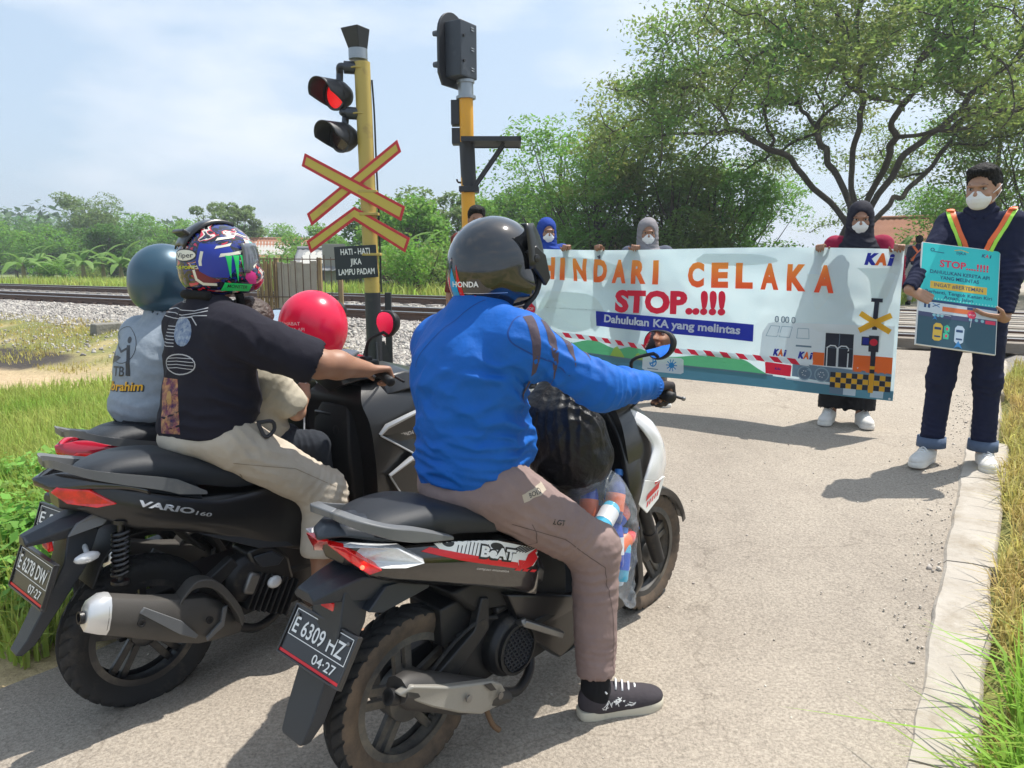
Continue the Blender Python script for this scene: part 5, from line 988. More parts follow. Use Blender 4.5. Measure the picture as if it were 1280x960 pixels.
# ------------------------------------------------ riders
def helmet_open(parent, c, m, r=(.146, .128, .146), yaw=0., trim=PLA, visor=True, dark=PLA):
    c = np.array(c, float); f = np.array([cos(yaw), sin(yaw), .02]); f = unit(f); l = np.cross((0, 0, 1), f); l = unit(l); u = np.cross(f, l); R = np.stack([f, l, u], 1); A = lambda x, y, z: c + f * x + l * y + u * z
    S = SDF(.0045, .02); S.ell(A(0, 0, 0), r, R).cap(A(.03, -.07, -.07), A(.03, .07, -.07), .055, .055, .04).ell(A(-.03, 0, -.055), (.108, .108, .085), R, .04); S.ell(A(.15, 0, -.06), (.10, .094, .105), R, .012, 's').ell(A(.02, 0, -.15), (.085, .08, .09), R, .012, 's').cut(A(0, 0, -.135), -u + f * .08, .012)
    o, P, Q = skin('helmet', S, m, parent)
    b = MB()
    for s in (-1, 1): b.tube([A(.02, s * .108, -.132), A(.068, s * .112, -.09), A(.088, s * .112, -.03), A(.092, s * .10, .04)], [.007, .008, .008, .007], 8, 4)
    b.build('edge_trim', trim, o, 180, kind='stuff')
    if visor:
        G = []
        for i in range(7):
            p = radians(-8 + 9 * i); G.append([A((r[0] + .014) * cos(p) * cos(a), (r[1] + .012) * sin(a), (r[2] + .01) * sin(p) * 1.0 + .005) for a in np.linspace(-1.42, 1.42, 25)])
        b = MB(); b.grid(G); b.build('visor', dark, o, 180, solid=.004)
        for s in (-1, 1):
            b = MB(); b.loft([[A(x, s * y, z) for x, z in ((.025, .035), (.06, .05), (.095, .02), (.11, -.05), (.09, -.072), (.06, -.03), (.035, -.005))] for y in (.118, .134)]); b.build('visor_hinge', dark, o, 30, .004); b = MB(); b.lathe([(.013, 0), (.011, .005), (.004, .006)], A(.058, s * .132, .012), l * s, 14); b.build('hinge_cap', dark, o, 50)
    return o, P, Q, A, R
def rider(M, label, pel, chest, sh, neck, hc, el, wr, legs, skinm, name='person'): pass

# --- the man in the blue jacket
def man_in_blue():
    T = empty('person', M=MB_BEAT, label='rider in bright blue jacket and black open helmet astride the nearest motor scooter', cat='person'); shR, shL = (.375, -.19, 1.245), (.375, .19, 1.245)
    S = SDF(.005, .025); A, R = head(S, (.475, 0, 1.475), (1, -.12, -.03), (0, 0, 1)); S.cap((.40, 0, 1.26), (.45, 0, 1.40), .06, .055).cap((.3, 0, .85), (.37, 0, 1.2), .1, .11).cap(shR, shL, .05)
    for s, e, w in ((-1, (.52, -.345, 1.115), (.80, -.332, 1.062)), (1, (.55, .345, 1.11), (.80, .332, 1.062))):
        S.chain([(.375, s * .19, 1.245), e, w], [.055, .045, .028]); hand(S, w, (.98, 0, -.12), (0, 0, -1), s < 0, (.95, 1.15, .8), 1.02, (.5, .55, .5))
    for pts in ([(.3, -.11, .8), (.60, -.25, .56), (.565, -.272, .10)], [(.3, .11, .8), (.60, .2, .60), (.62, .17, .42)]): S.chain(pts, [.08, .055, .038])
    S.cap((.62, .17, .41), (.72, .18, .385), .035, .03)
    o, P, Q = skin('body', S, SKIN, T); eyes(A, R, o)
    # glove on the visible hands
    GL = fabric('glove_charcoal', (.055, .048, .05), None, 20)
    for s in (-1, 1):
        S = SDF(.0035, .01); w = np.array((.80, s * .332, 1.062)); S.cap(w - (.03, 0, -.004), w + (.02, 0, 0), .036, .032); hand(S, w, (.98, 0, -.12), (0, 0, -1), s < 0, (.95, 1.15, .8), 1.12, (.5, .55, .5)); skin('glove', S, GL, T, (), .0015, 2, 60)
    JB = fabric('jacket_blue', (.006, .115, .47), (.005, .095, .40), 4, .66, 600, .25, .2); JS = fabric('jacket_stripe', (.085, .065, .085), None, 12, .8)
    S = SDF(.006, .05); S.ell((.30, 0, .875), (.135, .165, .11)).ell((.33, 0, .98), (.155, .18, .16)).ell((.335, 0, 1.13), (.15, .20, .185)).cap((.37, -.165, 1.24), (.375, .15, 1.215), .07).cap((.385, -.03, 1.30), (.375, -.175, 1.255), .075, .066).cap((.385, .03, 1.30), (.375, .165, 1.225), .08, .066).cap((.38, 0, 1.27), (.405, 0, 1.36), .083, .074, .03)
    S.ell((.44, 0, .92), (.09, .145, .12))
    for s, e, w in ((-1, (.515, -.35, 1.112), (.785, -.333, 1.066)), (1, (.54, .35, 1.11), (.785, .333, 1.066))): S.chain([(.38, s * .182, 1.24 if s < 0 else 1.212), e, w], [.075, .06, .044]).cap((.775, s * .333, 1.067), (.815, s * .333, 1.06), .036, .036, .008)
    S.cut((.3, 0, .80), (.12, 0, -1), .006).cap((.40, 0, 1.37), (.43, 0, 1.48), .062, .075, .006, 's')
    f = [((.25, -.1, .86), (.25, .1, 1), .034, .0085, .16), ((.24, .08, .88), (.3, -.2, 1), .04, .008, .16), ((.40, -.2, .93), (.5, .3, 1), .05, .012, .15), ((.47, -.30, 1.14), (.8, -.45, -.4), .042, .009, .10), ((.60, -.35, 1.10), (1, .05, -.2), .036, .010, .12), ((.74, -.335, 1.075), (1, 0, -.15), .026, .008, .07), ((.30, -.2, 1.10), (.5, .1, 1), .075, .010, .16), ((.38, -.19, 1.16), (.6, -.4, .8), .05, .009, .1), ((.22, .05, 1.02), (.1, .5, 1), .09, .010, .2), ((.23, -.08, 1.0), (.2, -.45, 1), .07, .014, .16), ((.26, -.14, 1.06), (.5, .5, 1), .05, .011, .12), ((.24, .1, 1.16), (.2, .9, .5), .07, .010, .12), ((.36, -.2, 1.02), (.3, .5, 1), .045, .014, .13), ((.29, -.1, .90), (.2, -.1, 1), .03, .013, .15), ((.43, -.26, 1.19), (.5, -.3, .9), .035, .010, .08), ((.66, -.34, 1.09), (.9, 0, .4), .05, .013, .12), ((.47, .3, 1.14), (.8, .45, -.4), .045, .009, .1)]
    j, P, Q = skin('jacket', S, JB, T, [(a, b, c, d * 1.5, e) for a, b, c, d, e in f], .006, 3, 8)
    b = MB()
    for a in np.linspace(0, 2 * pi, 25)[:-1]: b.tube([(.772, -.333 + .041 * cos(a), 1.067 + .041 * sin(a)), (.808, -.333 + .040 * cos(a), 1.06 + .040 * sin(a))], .0042, 5)
    b.build('cuff_ribs', JB, j, 60, kind='stuff')
    p = Print()
    for i in range(4):
        x = -.07 + i * .052; p.poly([(x - .012, .095 - .014 * i), (x + .02, .098 - .014 * i), (x + .014, .01), (x - .004, -.10 + .012 * i), (x - .012, .0)], JS, 0)
    n = unit((-.25, -.72, .62)); ux = unit(np.cross((0, 0, 1), n)); uy = np.cross(n, ux); p.lay('sleeve_stripes', onto(P, Q, np.array((.42, -.25, 1.215)), ux, uy, .35), j, .015, 180)
    SE = mat('seam_dark_blue', (.004, .05, .24), .8); p = Print(); p.stroke([(.05, .16), (.085, .07), (.15, -.04), (.19, -.12)], .003, SE, 0); p.stroke([(.235, -.12), (.225, -.25), (.215, -.4)], .0025, SE, 0); p.stroke([(-.22, -.405), (-.05, -.425), (.12, -.42), (.24, -.40)], .002, SE, 0); p.stroke([(-.05, .16), (-.10, .07), (-.16, -.04)], .003, SE, 0)
    p.lay('seams', onto(P, Q, (.0, 0, 1.22), (-.35, -.937, 0), (0, 0, 1), .5), j, .012, 180)
    TR = fabric('trousers_mauve', (.27, .195, .18), (.22, .155, .142), 8, .8, 500)
    S = SDF(.0065, .045); S.ell((.305, 0, .80), (.15, .155, .09)).chain([(.33, -.112, .80), (.605, -.25, .558), (.572, -.272, .16)], [.104, .078, .062]).chain([(.33, .112, .80), (.60, .2, .60), (.615, .172, .44)], [.1, .075, .062]); S.cap((.567, -.275, .135), (.56, -.28, .05), .054, .062, .004, 's').cut((.57, -.27, .135), (.05, 0, -1))
    f = [((.42, -.16, .72), (.3, -.6, .75), .032, .009, .11), ((.55, -.22, .61), (.6, -.3, -.7), .03, .009, .09), ((.6, -.25, .54), (.2, 0, 1), .028, .012, .07), ((.57, -.26, .45), (.15, .2, 1), .034, .009, .1), ((.575, -.27, .2), (.2, .1, 1), .024, .009, .08), ((.37, -.14, .80), (1, .2, .5), .04, .009, .1)]
    t, P, Q = skin('trousers', S, TR, T, [(a, b, c, d * 1.35, e) for a, b, c, d, e in f], .005, 5, 12)
    p = Print(); p.rect(-.05, -.012, .05, .012, mat('label_cream', (.45, .38, .30), .8), 0); p.text('BOLD', 0, -.007, .014, INKB, .05, .01, z=1); p.lay('waist_label', onto(P, Q, (.36, -.3, .812), unit((.95, 0, .10)), (-.1, 0, .99), .3), t, .012, 180)
    p = Print(); p.text('LGT', 0, -.008, .016, INKB, .04, .02, z=0); p.lay('thigh_badge', onto(P, Q, (.42, -.4, .71), unit((.8, 0, -.3)), unit((.3, 0, .8)), .4), t, .012, 180)
    p = Print(); p.stroke([(-.17, .13), (-.02, .05), (.1, -.07), (.125, -.25), (.12, -.42)], .0022, mat('seam_mauve', (.10, .07, .065), .9), 0); p.stroke([(-.12, .12), (-.09, .05), (-.10, -.0)], .002, mat('seam_mauve', (.1, .07, .065), .9), 0); p.lay('seams', onto(P, Q, (.46, -.5, .60), (1, 0, 0), (0, 0, 1), .45), t, .012, 180)
    S = SDF(.005, .02); S.chain([(.567, -.275, .19), (.562, -.275, .10), (.575, -.285, .06)], [.046, .044, .045]); skin('sock', S, fabric('sock_black', (.012, .012, .014), None, 20, .95), T)
    SH = fabric('canvas_charcoal', (.06, .052, .058), (.045, .04, .046), 14, .9, 700); P, Q, so_ = shoe(T, (.515, -.238, .0), radians(-36), SH, mat('sole_cream', (.56, .52, .42), .75, dirt=(12, (.35, .3, .22), .55)), .295)
    p = Print(); rr = np.random.default_rng(4)
    for i in range(16): x, y = rr.uniform(-.075, .03), rr.uniform(-.014, .018); p.stroke([(x, y), (x + rr.uniform(-.012, .02), y + rr.uniform(-.01, .016)), (x + rr.uniform(0, .03), y + rr.uniform(-.012, .01))], .0022, INKW, 0)
    ux = np.array([cos(radians(-36)), sin(radians(-36)), 0]); p.lay('shoe_scrawl', onto(P, Q, np.array((.515, -.238, .052)) + ux * .135 + np.array((ux[1], -ux[0], 0)) * .15, ux, (0, 0, 1), .2), so_, .008, 180)
    shoe(T, (.57, .16, .352), radians(12), SH, mat('sole_cream', (.5, .5, .4), .7))
    HB = mat('helmet_black', (.008, .009, .011), .09, coat=1., dirt=(9, (.03, .03, .03), .62)); h, P, Q, A, R = helmet_open(T, (.462, 0, 1.466), HB, (.148, .130, .142), radians(-9), dark=PBM)
    p = Print(); p.text('HONDA', 0, 0, .016, INKW, .075, .03, z=1); p.text('TRX-R', .01, -.034, .009, INKR, .045, .01, z=1); p.stroke([(-.06, -.017), (.12, -.021)], .0018, INKS, 0); nn = unit((-.70, -.71, .0)); uh = unit(np.cross((0, 0, 1), nn)); fr = onto(P, Q, np.array((.462, 0, 1.466)) - uh * .088 + np.array((0, 0, -.058)), uh, (0, 0, 1), .4); p.lay('helmet_lettering', fr, h, .012, 180)
    CY = mat('sticker_cyan', (.02, .35, .62), .3); p = Print(); p.poly([(-.01, .05), (.01, .0), (.008, -.08), (-.03, -.08), (-.028, 0)], CY, 0); p.poly([(.012, .06), (.028, 0), (.03, -.08), (.011, -.08), (.013, 0)], INKR, 0); p.lay('helmet_stripes', onto(P, Q, A(-.3, .0, -.05), -R[:, 1], R[:, 2], .4), h, .012, 180)
man_in_blue()

# --- the man in the black T-shirt
def paint_helmet():
    m = mat('helmet_graphics', (.01, .01, .014), .14, coat=1.); n = m.node_tree; l = n.links.new; b = n.nodes['Principled BSDF']; t = n.nodes['Texture Coordinate']
    z = n.nodes.new('ShaderNodeTexNoise'); z.inputs['Scale'].default_value = 11; z.inputs['Detail'].default_value = 2.5; z.inputs['Distortion'].default_value = 1.6; mp_ = n.nodes.new('ShaderNodeMapping'); mp_.inputs['Scale'].default_value = (.8, 1, 1.5); mp_.inputs['Rotation'].default_value = (.3, .5, .2)
    r = n.nodes.new('ShaderNodeValToRGB'); r.color_ramp.interpolation = 'CONSTANT'; e = r.color_ramp.elements; e[0].position = 0; e[0].color = (.5, .01, .06, 1); e[1].position = .36; e[1].color = (.01, .01, .015, 1)
    for p_, c in ((.45, (.012, .022, .17, 1)), (.485, (.008, .008, .012, 1)), (.55, (.55, .02, .05, 1)), (.585, (.62, .6, .55, 1)), (.62, (.01, .01, .02, 1)), (.68, (.02, .05, .35, 1))): q = e.new(p_); q.color = c
    l(t.outputs['Object'], mp_.inputs[0]); l(mp_.outputs[0], z.inputs['Vector']); l(z.outputs['Fac'], r.inputs[0]); l(r.outputs[0], b.inputs['Base Color']); return m
def man_in_black():
    T = empty('person', M=MB_VARIO, label='rider in black printed T-shirt, cream cropped trousers and multicoloured full face helmet', cat='person'); hc = (.42, 0, 1.505)
    S = SDF(.0048, .025); A, R = head(S, hc, (1, -.05, 0), (0, 0, 1)); S.cap((.36, 0, 1.28), (.40, 0, 1.43), .062, .056).cap((.3, 0, .9), (.36, 0, 1.22), .1, .11).cap((.39, -.2, 1.26), (.39, .2, 1.26), .05)
    for s, e, w in ((-1, (.59, -.325, 1.135), (.80, -.322, 1.082)), (1, (.60, .34, 1.13), (.80, .322, 1.082))):
        S.chain([(.39, s * .205, 1.262), ((.39 + e[0]) / 2, s * .275, 1.205), e], [.064, .06, .05]).chain([e, tuple(np.array(e) * .62 + np.array(w) * .38 + (0, 0, .004)), w], [.05, .05, .03]); hand(S, w, (.98, 0, -.1), (0, 0, -1), s < 0, (.9, 1.15, .8), 1.04, (.5, .55, .5))
    for pts in ([(.34, -.12, .87), (.645, -.205, .62), (.605, -.235, .42), (.545, -.285, .10)], [(.34, .12, .87), (.66, .22, .66), (.66, .2, .5), (.64, .18, .42)]): S.chain(pts, [.08, .06, .055, .036])
    for a, b_ in (((.545, -.285, .07), (.70, -.31, .03)), ((.64, .18, .41), (.78, .2, .378))): S.cap(a, b_, .04, .03)
    o, P, Q = skin('body', S, SKIN, T); eyes(A, R, o)
    TB = fabric('tshirt_black', (.013, .0125, .02), (.018, .0165, .026), 7, .9, 520, .25, .3)
    S = SDF(.0075, .05); S.ell((.305, 0, .93), (.145, .185, .10)).ell((.345, 0, 1.02), (.16, .2, .15)).ell((.35, 0, 1.15), (.135, .21, .175)).cap((.37, -.165, 1.26), (.37, .165, 1.26), .074).cap((.37, -.03, 1.31), (.375, -.175, 1.27), .072, .068).cap((.37, .03, 1.31), (.375, .175, 1.27), .072, .068).cap((.36, 0, 1.28), (.375, 0, 1.36), .085, .072, .03)
    for s, e in ((-1, (.555, -.308, 1.158)), (1, (.56, .318, 1.155))): S.chain([(.385, s * .185, 1.255), e], [.088, .082]); d = unit(np.array(e) - (.39, s * .2, 1.262)); S.cap(np.array(e) + d * .045, np.array(e) + d * .15, .068, .09, .005, 's')
    S.cut((.3, 0, .868), (.1, 0, -1), .006).cap((.38, 0, 1.35), (.40, 0, 1.46), .062, .07, .006, 's')
    f = [((.25, -.12, .95), (.3, .2, 1), .05, .010, .16), ((.42, -.2, 1.0), (.5, .2, 1), .06, .012, .14), ((.33, -.22, 1.15), (.5, -.2, .9), .055, .011, .12), ((.47, -.25, 1.21), (.7, -.45, -.5), .05, .008, .08), ((.2, .05, 1.08), (.1, .5, 1), .10, .006, .2)]
    j, P, Q = skin('t_shirt', S, TB, T, [(a, b, c, d * 1.5, e) for a, b, c, d, e in f], .006, 8, 9)
    g1 = mat('print_grey', (.42, .42, .44), .8); bl = mat('print_blue', (.05, .10, .22), .8, var=(60, (.35, .4, .45), .2)); rd = mat('print_collage', (.16, .03, .07), .8, var=(38, (.50, .25, .10), .1), dirt=(30, (.02, .02, .07), .46))
    p = Print(); p.text('WHERE?', .02, .172, .014, g1, .07, .01)
    for k in range(3): p.stroke([(-.06 + .05 * i, .148 - .013 * k + .006 * sin(i * 1.7 + k)) for i in range(5)], .0028, g1, 0)
    p.disc(.045, .075, .036, .05, bl, 0); p.stroke([(.03, .12), (.08, .122), (.10, .095)], .004, g1, 1)
    for k in range(7): p.stroke([(-.06 + .004 * k, .025 + .011 * k), (.01, .025 + .011 * k)], .0028, g1, 0)
    p.ring(.03, -.035, .062, .034, .004, g1, 0, 24)
    for k in range(4): p.stroke([(-.025, -.05 + k * .011), (.02, -.046 + k * .011), (.085, -.052 + k * .012)], .0025, g1, 0)
    p.rect(-.055, -.27, .02, -.085, rd, 0); p.disc(-.018, -.15, .012, .022, mat('print_gold', (.42, .24, .08), .8), 1)
    for x, y, rx, m_ in ((-.13, .11, .02, bl), (-.13, .045, .022, g1), (-.128, .0, .024, bl)): p.disc(x, y, rx, .028, m_, 0)
    p.ring(-.13, .05, .03, .02, .003, g1, 1)
    for k in range(5): p.stroke([(-.148, -.12 - k * .016), (-.13, -.112 - k * .016), (-.112, -.12 - k * .016)], .003, g1, 0)
    p.disc(-.13, -.075, .014, .012, g1, 0); p.text('22', -.13, -.24, .014, g1, .02, 0)
    n = unit((-.62, -.78, .06)); ux = unit(np.cross((0, 0, 1), n)); p.lay('back_print', onto(P, Q, np.array((.16, .0, 1.20)) + ux * .05, ux, np.cross(n, ux), .5), j, .014, 180)
    CT = fabric('trousers_cream', (.50, .44, .36), (.43, .37, .29), 8, .85, 420)
    S = SDF(.0068, .045); S.ell((.30, 0, .89), (.15, .172, .08)).chain([(.34, -.122, .875), (.645, -.205, .625), (.60, -.24, .42)], [.10, .08, .084]).chain([(.34, .122, .875), (.66, .22, .66), (.655, .2, .52)], [.105, .085, .088]); S.cap((.592, -.245, .385), (.56, -.27, .2), .066, .09, .004, 's').cut((.60, -.24, .39), (-.15, -.1, -1))
    f = [((.45, -.16, .83), (.35, -.5, .8), .036, .010, .12), ((.64, -.2, .68), (.7, -.2, -.6), .034, .010, .1), ((.68, -.21, .60), (.3, 0, 1), .03, .014, .08), ((.65, -.23, .5), (.2, .3, 1), .045, .010, .1), ((.36, -.15, .86), (1, .2, .4), .04, .010, .1)]
    t, P, Q = skin('trousers', S, CT, T, f, .004, 6, 14)
    p = Print(); p.stroke([(-.2, .08), (0, .02), (.14, -.08)], .0022, mat('seam_beige', (.27, .22, .16), .9), 0); p.stroke([(-.17, .03), (-.12, -.04), (-.2, -.06)], .0022, mat('seam_beige', (.27, .22, .16), .9), 0); p.lay('seams', onto(P, Q, (.5, -.5, .74), (1, 0, 0), (0, 0, 1), .45), t, .012, 180)
    b = MB(); b.tube([(.40, -.21, .945), (.46, -.20, .935), (.47, -.19, .90), (.42, -.215, .89), (.40, -.21, .945)], [.007] * 5, 8, 4); b.build('belt_strap', fabric('strap_grey', (.06, .06, .065)), t, 60)
    for h_, an in (((.495, -.275, .0), -10), ((.58, .17, .352), 8)):
        ca, sa = cos(radians(an)), sin(radians(an)); b = MB(); F = [(-.0, -.03), (.1, -.038), (.2, -.048), (.265, -.02), (.26, .03), (.15, .04), (.0, .03)]; b.prism([(x * ca - y * sa, x * sa + y * ca) for x, y in F], h_, (1, 0, 0), (0, 1, 0), (0, 0, .022)); b.build('sandal', mat('sandal_brown', (.06, .035, .02), .7), T, 30, .006)
    h = SDF(.0045, .02); c = np.array((.425, 0, 1.507)); f_ = unit((1, -.09, 0)); l_ = np.cross((0, 0, 1), f_); Rr = np.stack([f_, l_, np.array((0, 0, 1.))], 1); A = lambda x, y, z: c + f_ * x + l_ * y + np.array((0, 0, z))
    h.ell(A(0, 0, 0), (.138, .124, .132), Rr).ell(A(.042, 0, -.06), (.118, .108, .08), Rr, .03).ell(A(-.018, 0, -.056), (.112, .108, .078), Rr, .03).ell(A(.15, 0, .005), (.075, .098, .05), Rr, .008, 's').ell(A(.01, 0, -.16), (.09, .082, .085), Rr, .01, 's').cut(A(0, 0, -.128), (.06, 0, -1), .012)
    ho, P, Q = skin('helmet', h, paint_helmet(), T)
    G = [[A((.141 + .0) * cos(a) * cos(p_) + .004, .127 * sin(a), .136 * sin(p_)) for a in np.linspace(-1.3, 1.3, 25)] for p_ in np.linspace(-.36, .42, 8)]; b = MB(); b.grid(G); b.build('visor', mat('visor_smoke', (.10, .11, .13), .06, coat=1., spec=.8), ho, 180, solid=.003)
    b = MB(); R_ = []
    for a in np.linspace(2.75, 1.15, 12): w_ = .055 * (1 - .35 * abs(a - 2.1)); R_.append([A(.141 * cos(a), y, .137 * sin(a) + dz) for y, dz in ((-w_, -.008), (-w_ * .8, .002), (0, .006), (w_ * .8, .002), (w_, -.008))])
    b.loft(R_, True, False); b.build('top_vent', PBM, ho, 35, solid=.006); b = MB(); b.box(A(-.108, 0, .092), (.05, .085, .014), np.array([[.8, 0, .6], [0, 1, 0], [-.6, 0, .8]])); b.build('rear_spoiler', PBM, ho, 30, .005)
    b = MB(); b.tube([A(-.08, -.09, -.118), A(-.125, 0, -.112), A(-.08, .09, -.118)], .016, 10, 5); b.build('neck_roll', fabric('lining_black', (.012, .012, .012)), ho, 180); b = MB(); b.tube([A(.03, -.08, -.12), A(.045, -.06, -.17), A(.06, -.03, -.19)], [.016, .014, .01], 8, 3, flat=.4); b.build('chin_strap', fabric('strap_black', (.01, .01, .01)), ho, 60)
    GR = mat('sticker_green', (.02, .62, .14), .35, emis=None); YE = mat('sticker_yellow', (.55, .62, .03), .35); PK = mat('sticker_pink', (.62, .03, .22), .35); CRM = mat('sticker_cream', (.72, .70, .58), .4); BL_ = mat('sticker_blue', (.015, .035, .32), .3); MT = mat('sticker_mint', (.25, .62, .48), .4)
    n = unit(-f_ * .62 - l_ * .78); ux = unit(np.cross((0, 0, 1), n)); p = Print()
    p.poly([(-.02, .06), (.07, .05), (.10, -.01), (.06, -.06), (-.02, -.05), (-.035, .0)], BL_, 0)
    p.disc(-.075, .022, .046, .022, INKB, 1); p.disc(-.075, .022, .042, .018, CRM, 2); p.text('Viper', -.075, .014, .017, INKB, .068, .012, z=3); p.text('THE·POINT', -.08, -.024, .011, YE, .085, .02, z=2)
    for x, y, w_, h_ in ((.055, .072, .05, .012), (.05, .045, .045, .012), (.07, .018, .06, .014)): p.poly([(x - w_ / 2, y - h_ / 2), (x + w_ / 2, y - h_ / 2 + .008), (x + w_ / 2 + .004, y + h_ / 2 + .006), (x + .005, y + h_ / 2), (x - w_ / 2 + .006, y + h_ / 2 - .002)], CRM, 2)
    p.poly([(-.03, -.03), (.0, -.05), (.04, -.07), (.0, -.076), (-.045, -.07), (-.055, -.03)], mat('sticker_maroon', (.16, .01, .02), .3), 1); p.stroke([(-.045, -.03), (-.04, -.06), (-.02, -.076), (.02, -.08)], .009, CRM, 2); p.stroke([(-.012, .03), (-.02, .0), (-.02, -.012)], .01, CRM, 2)
    p.lay('helmet_graphics', onto(P, Q, c, ux, (0, 0, 1), .5), ho, .01, 180, lift=.0012)
    n = unit(f_ * .12 - l_ * .99); ux = unit(np.cross((0, 0, 1), n)); p = Print()
    for x, l1 in ((-.026, .072), (.0, .086), (.026, .066)): p.poly([(x - .009, .0), (x - .012, .006), (x + .012, .004), (x + .009, -.01), (x + .006, -l1 * .5), (x + .004, -l1), (x - .001, -l1 * .8), (x - .004, -l1 * .5)], GR, 2)
    p.poly([(-.042, -.085), (.062, -.098), (.056, -.122), (-.05, -.112)], GR, 2); p.text('MONSTER', .005, -.107, .011, INKB, .075, .012, z=3, rot=-.12); p.poly([(.035, -.04), (.075, -.06), (.08, -.098), (.05, -.096), (.03, -.075)], PK, 1); p.poly([(.05, .06), (.085, .05), (.095, -.02), (.07, -.045), (.062, .0)], CRM, 1); p.poly([(.07, .058), (.10, .04), (.105, .01), (.08, .02)], MT, 2)
    p.lay('helmet_graphics', onto(P, Q, c + np.array((0, 0, .01)), ux, (0, 0, 1), .5), ho, .01, 180, lift=.0012)
man_in_black()

# --- the child sitting in front of him, and the balloon
def child():
    T = empty('person', M=MB_VARIO @ Matrix.Translation((-.035, .03, -.035)), label='small child in beige shirt sitting in front of the man in black', cat='person'); S = SDF(.0045, .02); A, R = head(S, (.575, -.02, 1.285), (1, -.15, -.1), (0, 0, 1), .86); S.cap((.575, -.02, 1.12), (.575, -.02, 1.22), .04, .036).cap((.56, 0, .86), (.575, -.02, 1.08), .075, .07).cap((.58, -.1, 1.09), (.58, .06, 1.09), .035)
    S.chain([(.585, -.11, 1.095), (.645, -.15, .965), (.735, -.075, 1.0)], [.036, .031, .02]).chain([(.585, .07, 1.095), (.66, .1, .97), (.745, .03, 1.0)], [.036, .031, .02]); hand(S, (.735, -.075, 1.0), (.35, .5, .8), (.3, .8, -.5), True, (.9, 1.1, .7), .62); hand(S, (.745, .03, 1.0), (.8, -.3, .5), (.3, -.8, -.3), False, (.9, 1.1, .7), .62)
    for s in (-1, 1): S.chain([(.56, s * .055, .85), (.74, s * .10, .80), (.77, s * .1, .58), (.80, s * .1, .55)], [.055, .045, .034, .03]); S.cap((.77, s * .1, .56), (.86, s * .1, .54), .026, .02)
    o, P, Q = skin('body', S, SKIN2, T); eyes(A, R, o, .86)
    S = SDF(.005, .02); S.ell(A(-.014, 0, .035), np.array((.105, .086, .095)) * .88, R).ell(A(-.045, 0, -.02), np.array((.07, .08, .08)) * .88, R); S.ell(A(.09, 0, -.03), (.06, .085, .08), R, .01, 's'); skin('hair', S, HAIRB, T, [(A(-.05, 0, 0), (0, 1, .2), .016, .006, .12)], .004, 2, 50)
    BG = fabric('shirt_beige', (.47, .43, .345), (.40, .36, .28), 9, .9, 420); S = SDF(.0055, .035); S.ell((.565, -.01, .90), (.105, .115, .11)).ell((.57, -.015, 1.03), (.095, .115, .12)).cap((.58, -.1, 1.09), (.58, .06, 1.09), .05).chain([(.585, -.105, 1.09), (.628, -.14, 1.0)], [.058, .062]).chain([(.585, .07, 1.09), (.64, .1, 1.0)], [.056, .058]); S.cap((.645, -.152, .965), (.67, -.17, .9), .045, .06, .004, 's').cap((.655, .105, .97), (.7, .13, .9), .045, .06, .004, 's').cut((.57, 0, .835), (.3, 0, -1))
    skin('shirt', S, BG, T, [((.6, -.1, .95), (.5, .2, 1), .035, .009, .1), ((.6, -.12, 1.05), (.5, -.3, -.7), .03, .007, .08)], .004, 3, 16)
    S = SDF(.0055, .03); S.ell((.57, 0, .85), (.10, .11, .06))
    for s in (-1, 1): S.chain([(.58, s * .055, .845), (.74, s * .10, .80), (.77, s * .1, .62)], [.068, .056, .05])
    skin('trousers', S, fabric('denim_dark', (.022, .026, .034), (.03, .035, .045), 9, .9), T, [((.68, -.08, .82), (1, 0, -.2), .03, .007, .1)], .003, 4, 18)
    B = empty('balloon', M=MB_VARIO, label='round red balloon on a stick, held by the child in beige', cat='balloon'); RB = mat('balloon_red', (.86, .02, .085), .25, coat=.3, transl=.3, spec=.5)
    c = np.array((.80, .01, 1.228)); prof = [(.0001, .1437)] + [(.139 * sin(a) * (1 - .05 * (1 - cos(a)) / 2), .139 * cos(a) * (1.03 if a < pi / 2 else 1.13)) for a in np.linspace(.12, pi - .16, 22)] + [(.012, -.158), (.008, -.165), (.014, -.174), (.006, -.174)]
    b = MB(); b.lathe(prof, c, (-.08, 0, 1), 48); so_ = b.build('skin', RB, B, 180); P, Q = obj_tris(so_)
    PW = mat('balloon_print', (.95, .62, .66), .4); p = Print(); p.text('SAHABAT', -.01, .034, .013, PW, .085, .006); p.text('KERETA API', .0, .012, .013, PW, .095, .006); p.poly([(-.055, -.055), (-.06, -.03), (-.035, -.012), (.03, -.01), (.045, -.02), (.05, -.052), (.03, -.062)], PW, 0); RR = mat('balloon_red', (1, 0, 0)); p.poly([(-.048, -.03), (-.03, -.018), (-.005, -.017), (-.008, -.032)], RR, 1)
    for k in range(3): p.rect(.004 + k * .015, -.031, .014 + k * .015, -.018, RR, 1)
    p.rect(-.05, -.044, .046, -.040, RR, 1); n = unit((-.66, -.75, .04)); ux = unit(np.cross((0, 0, 1), n)); p.lay('balloon_print', onto(P, Q, c - ux * .062 + np.array((0, 0, -.015)), ux, (0, 0, 1), .4), so_, .012, 180)
    b = MB(); b.tube([c + (0.013, 0, -.17), (.725, -.02, 1.02), (.67, -.06, .82)], .0035, 6, 3); b.build('stick', MASKM, B, 60)
child()

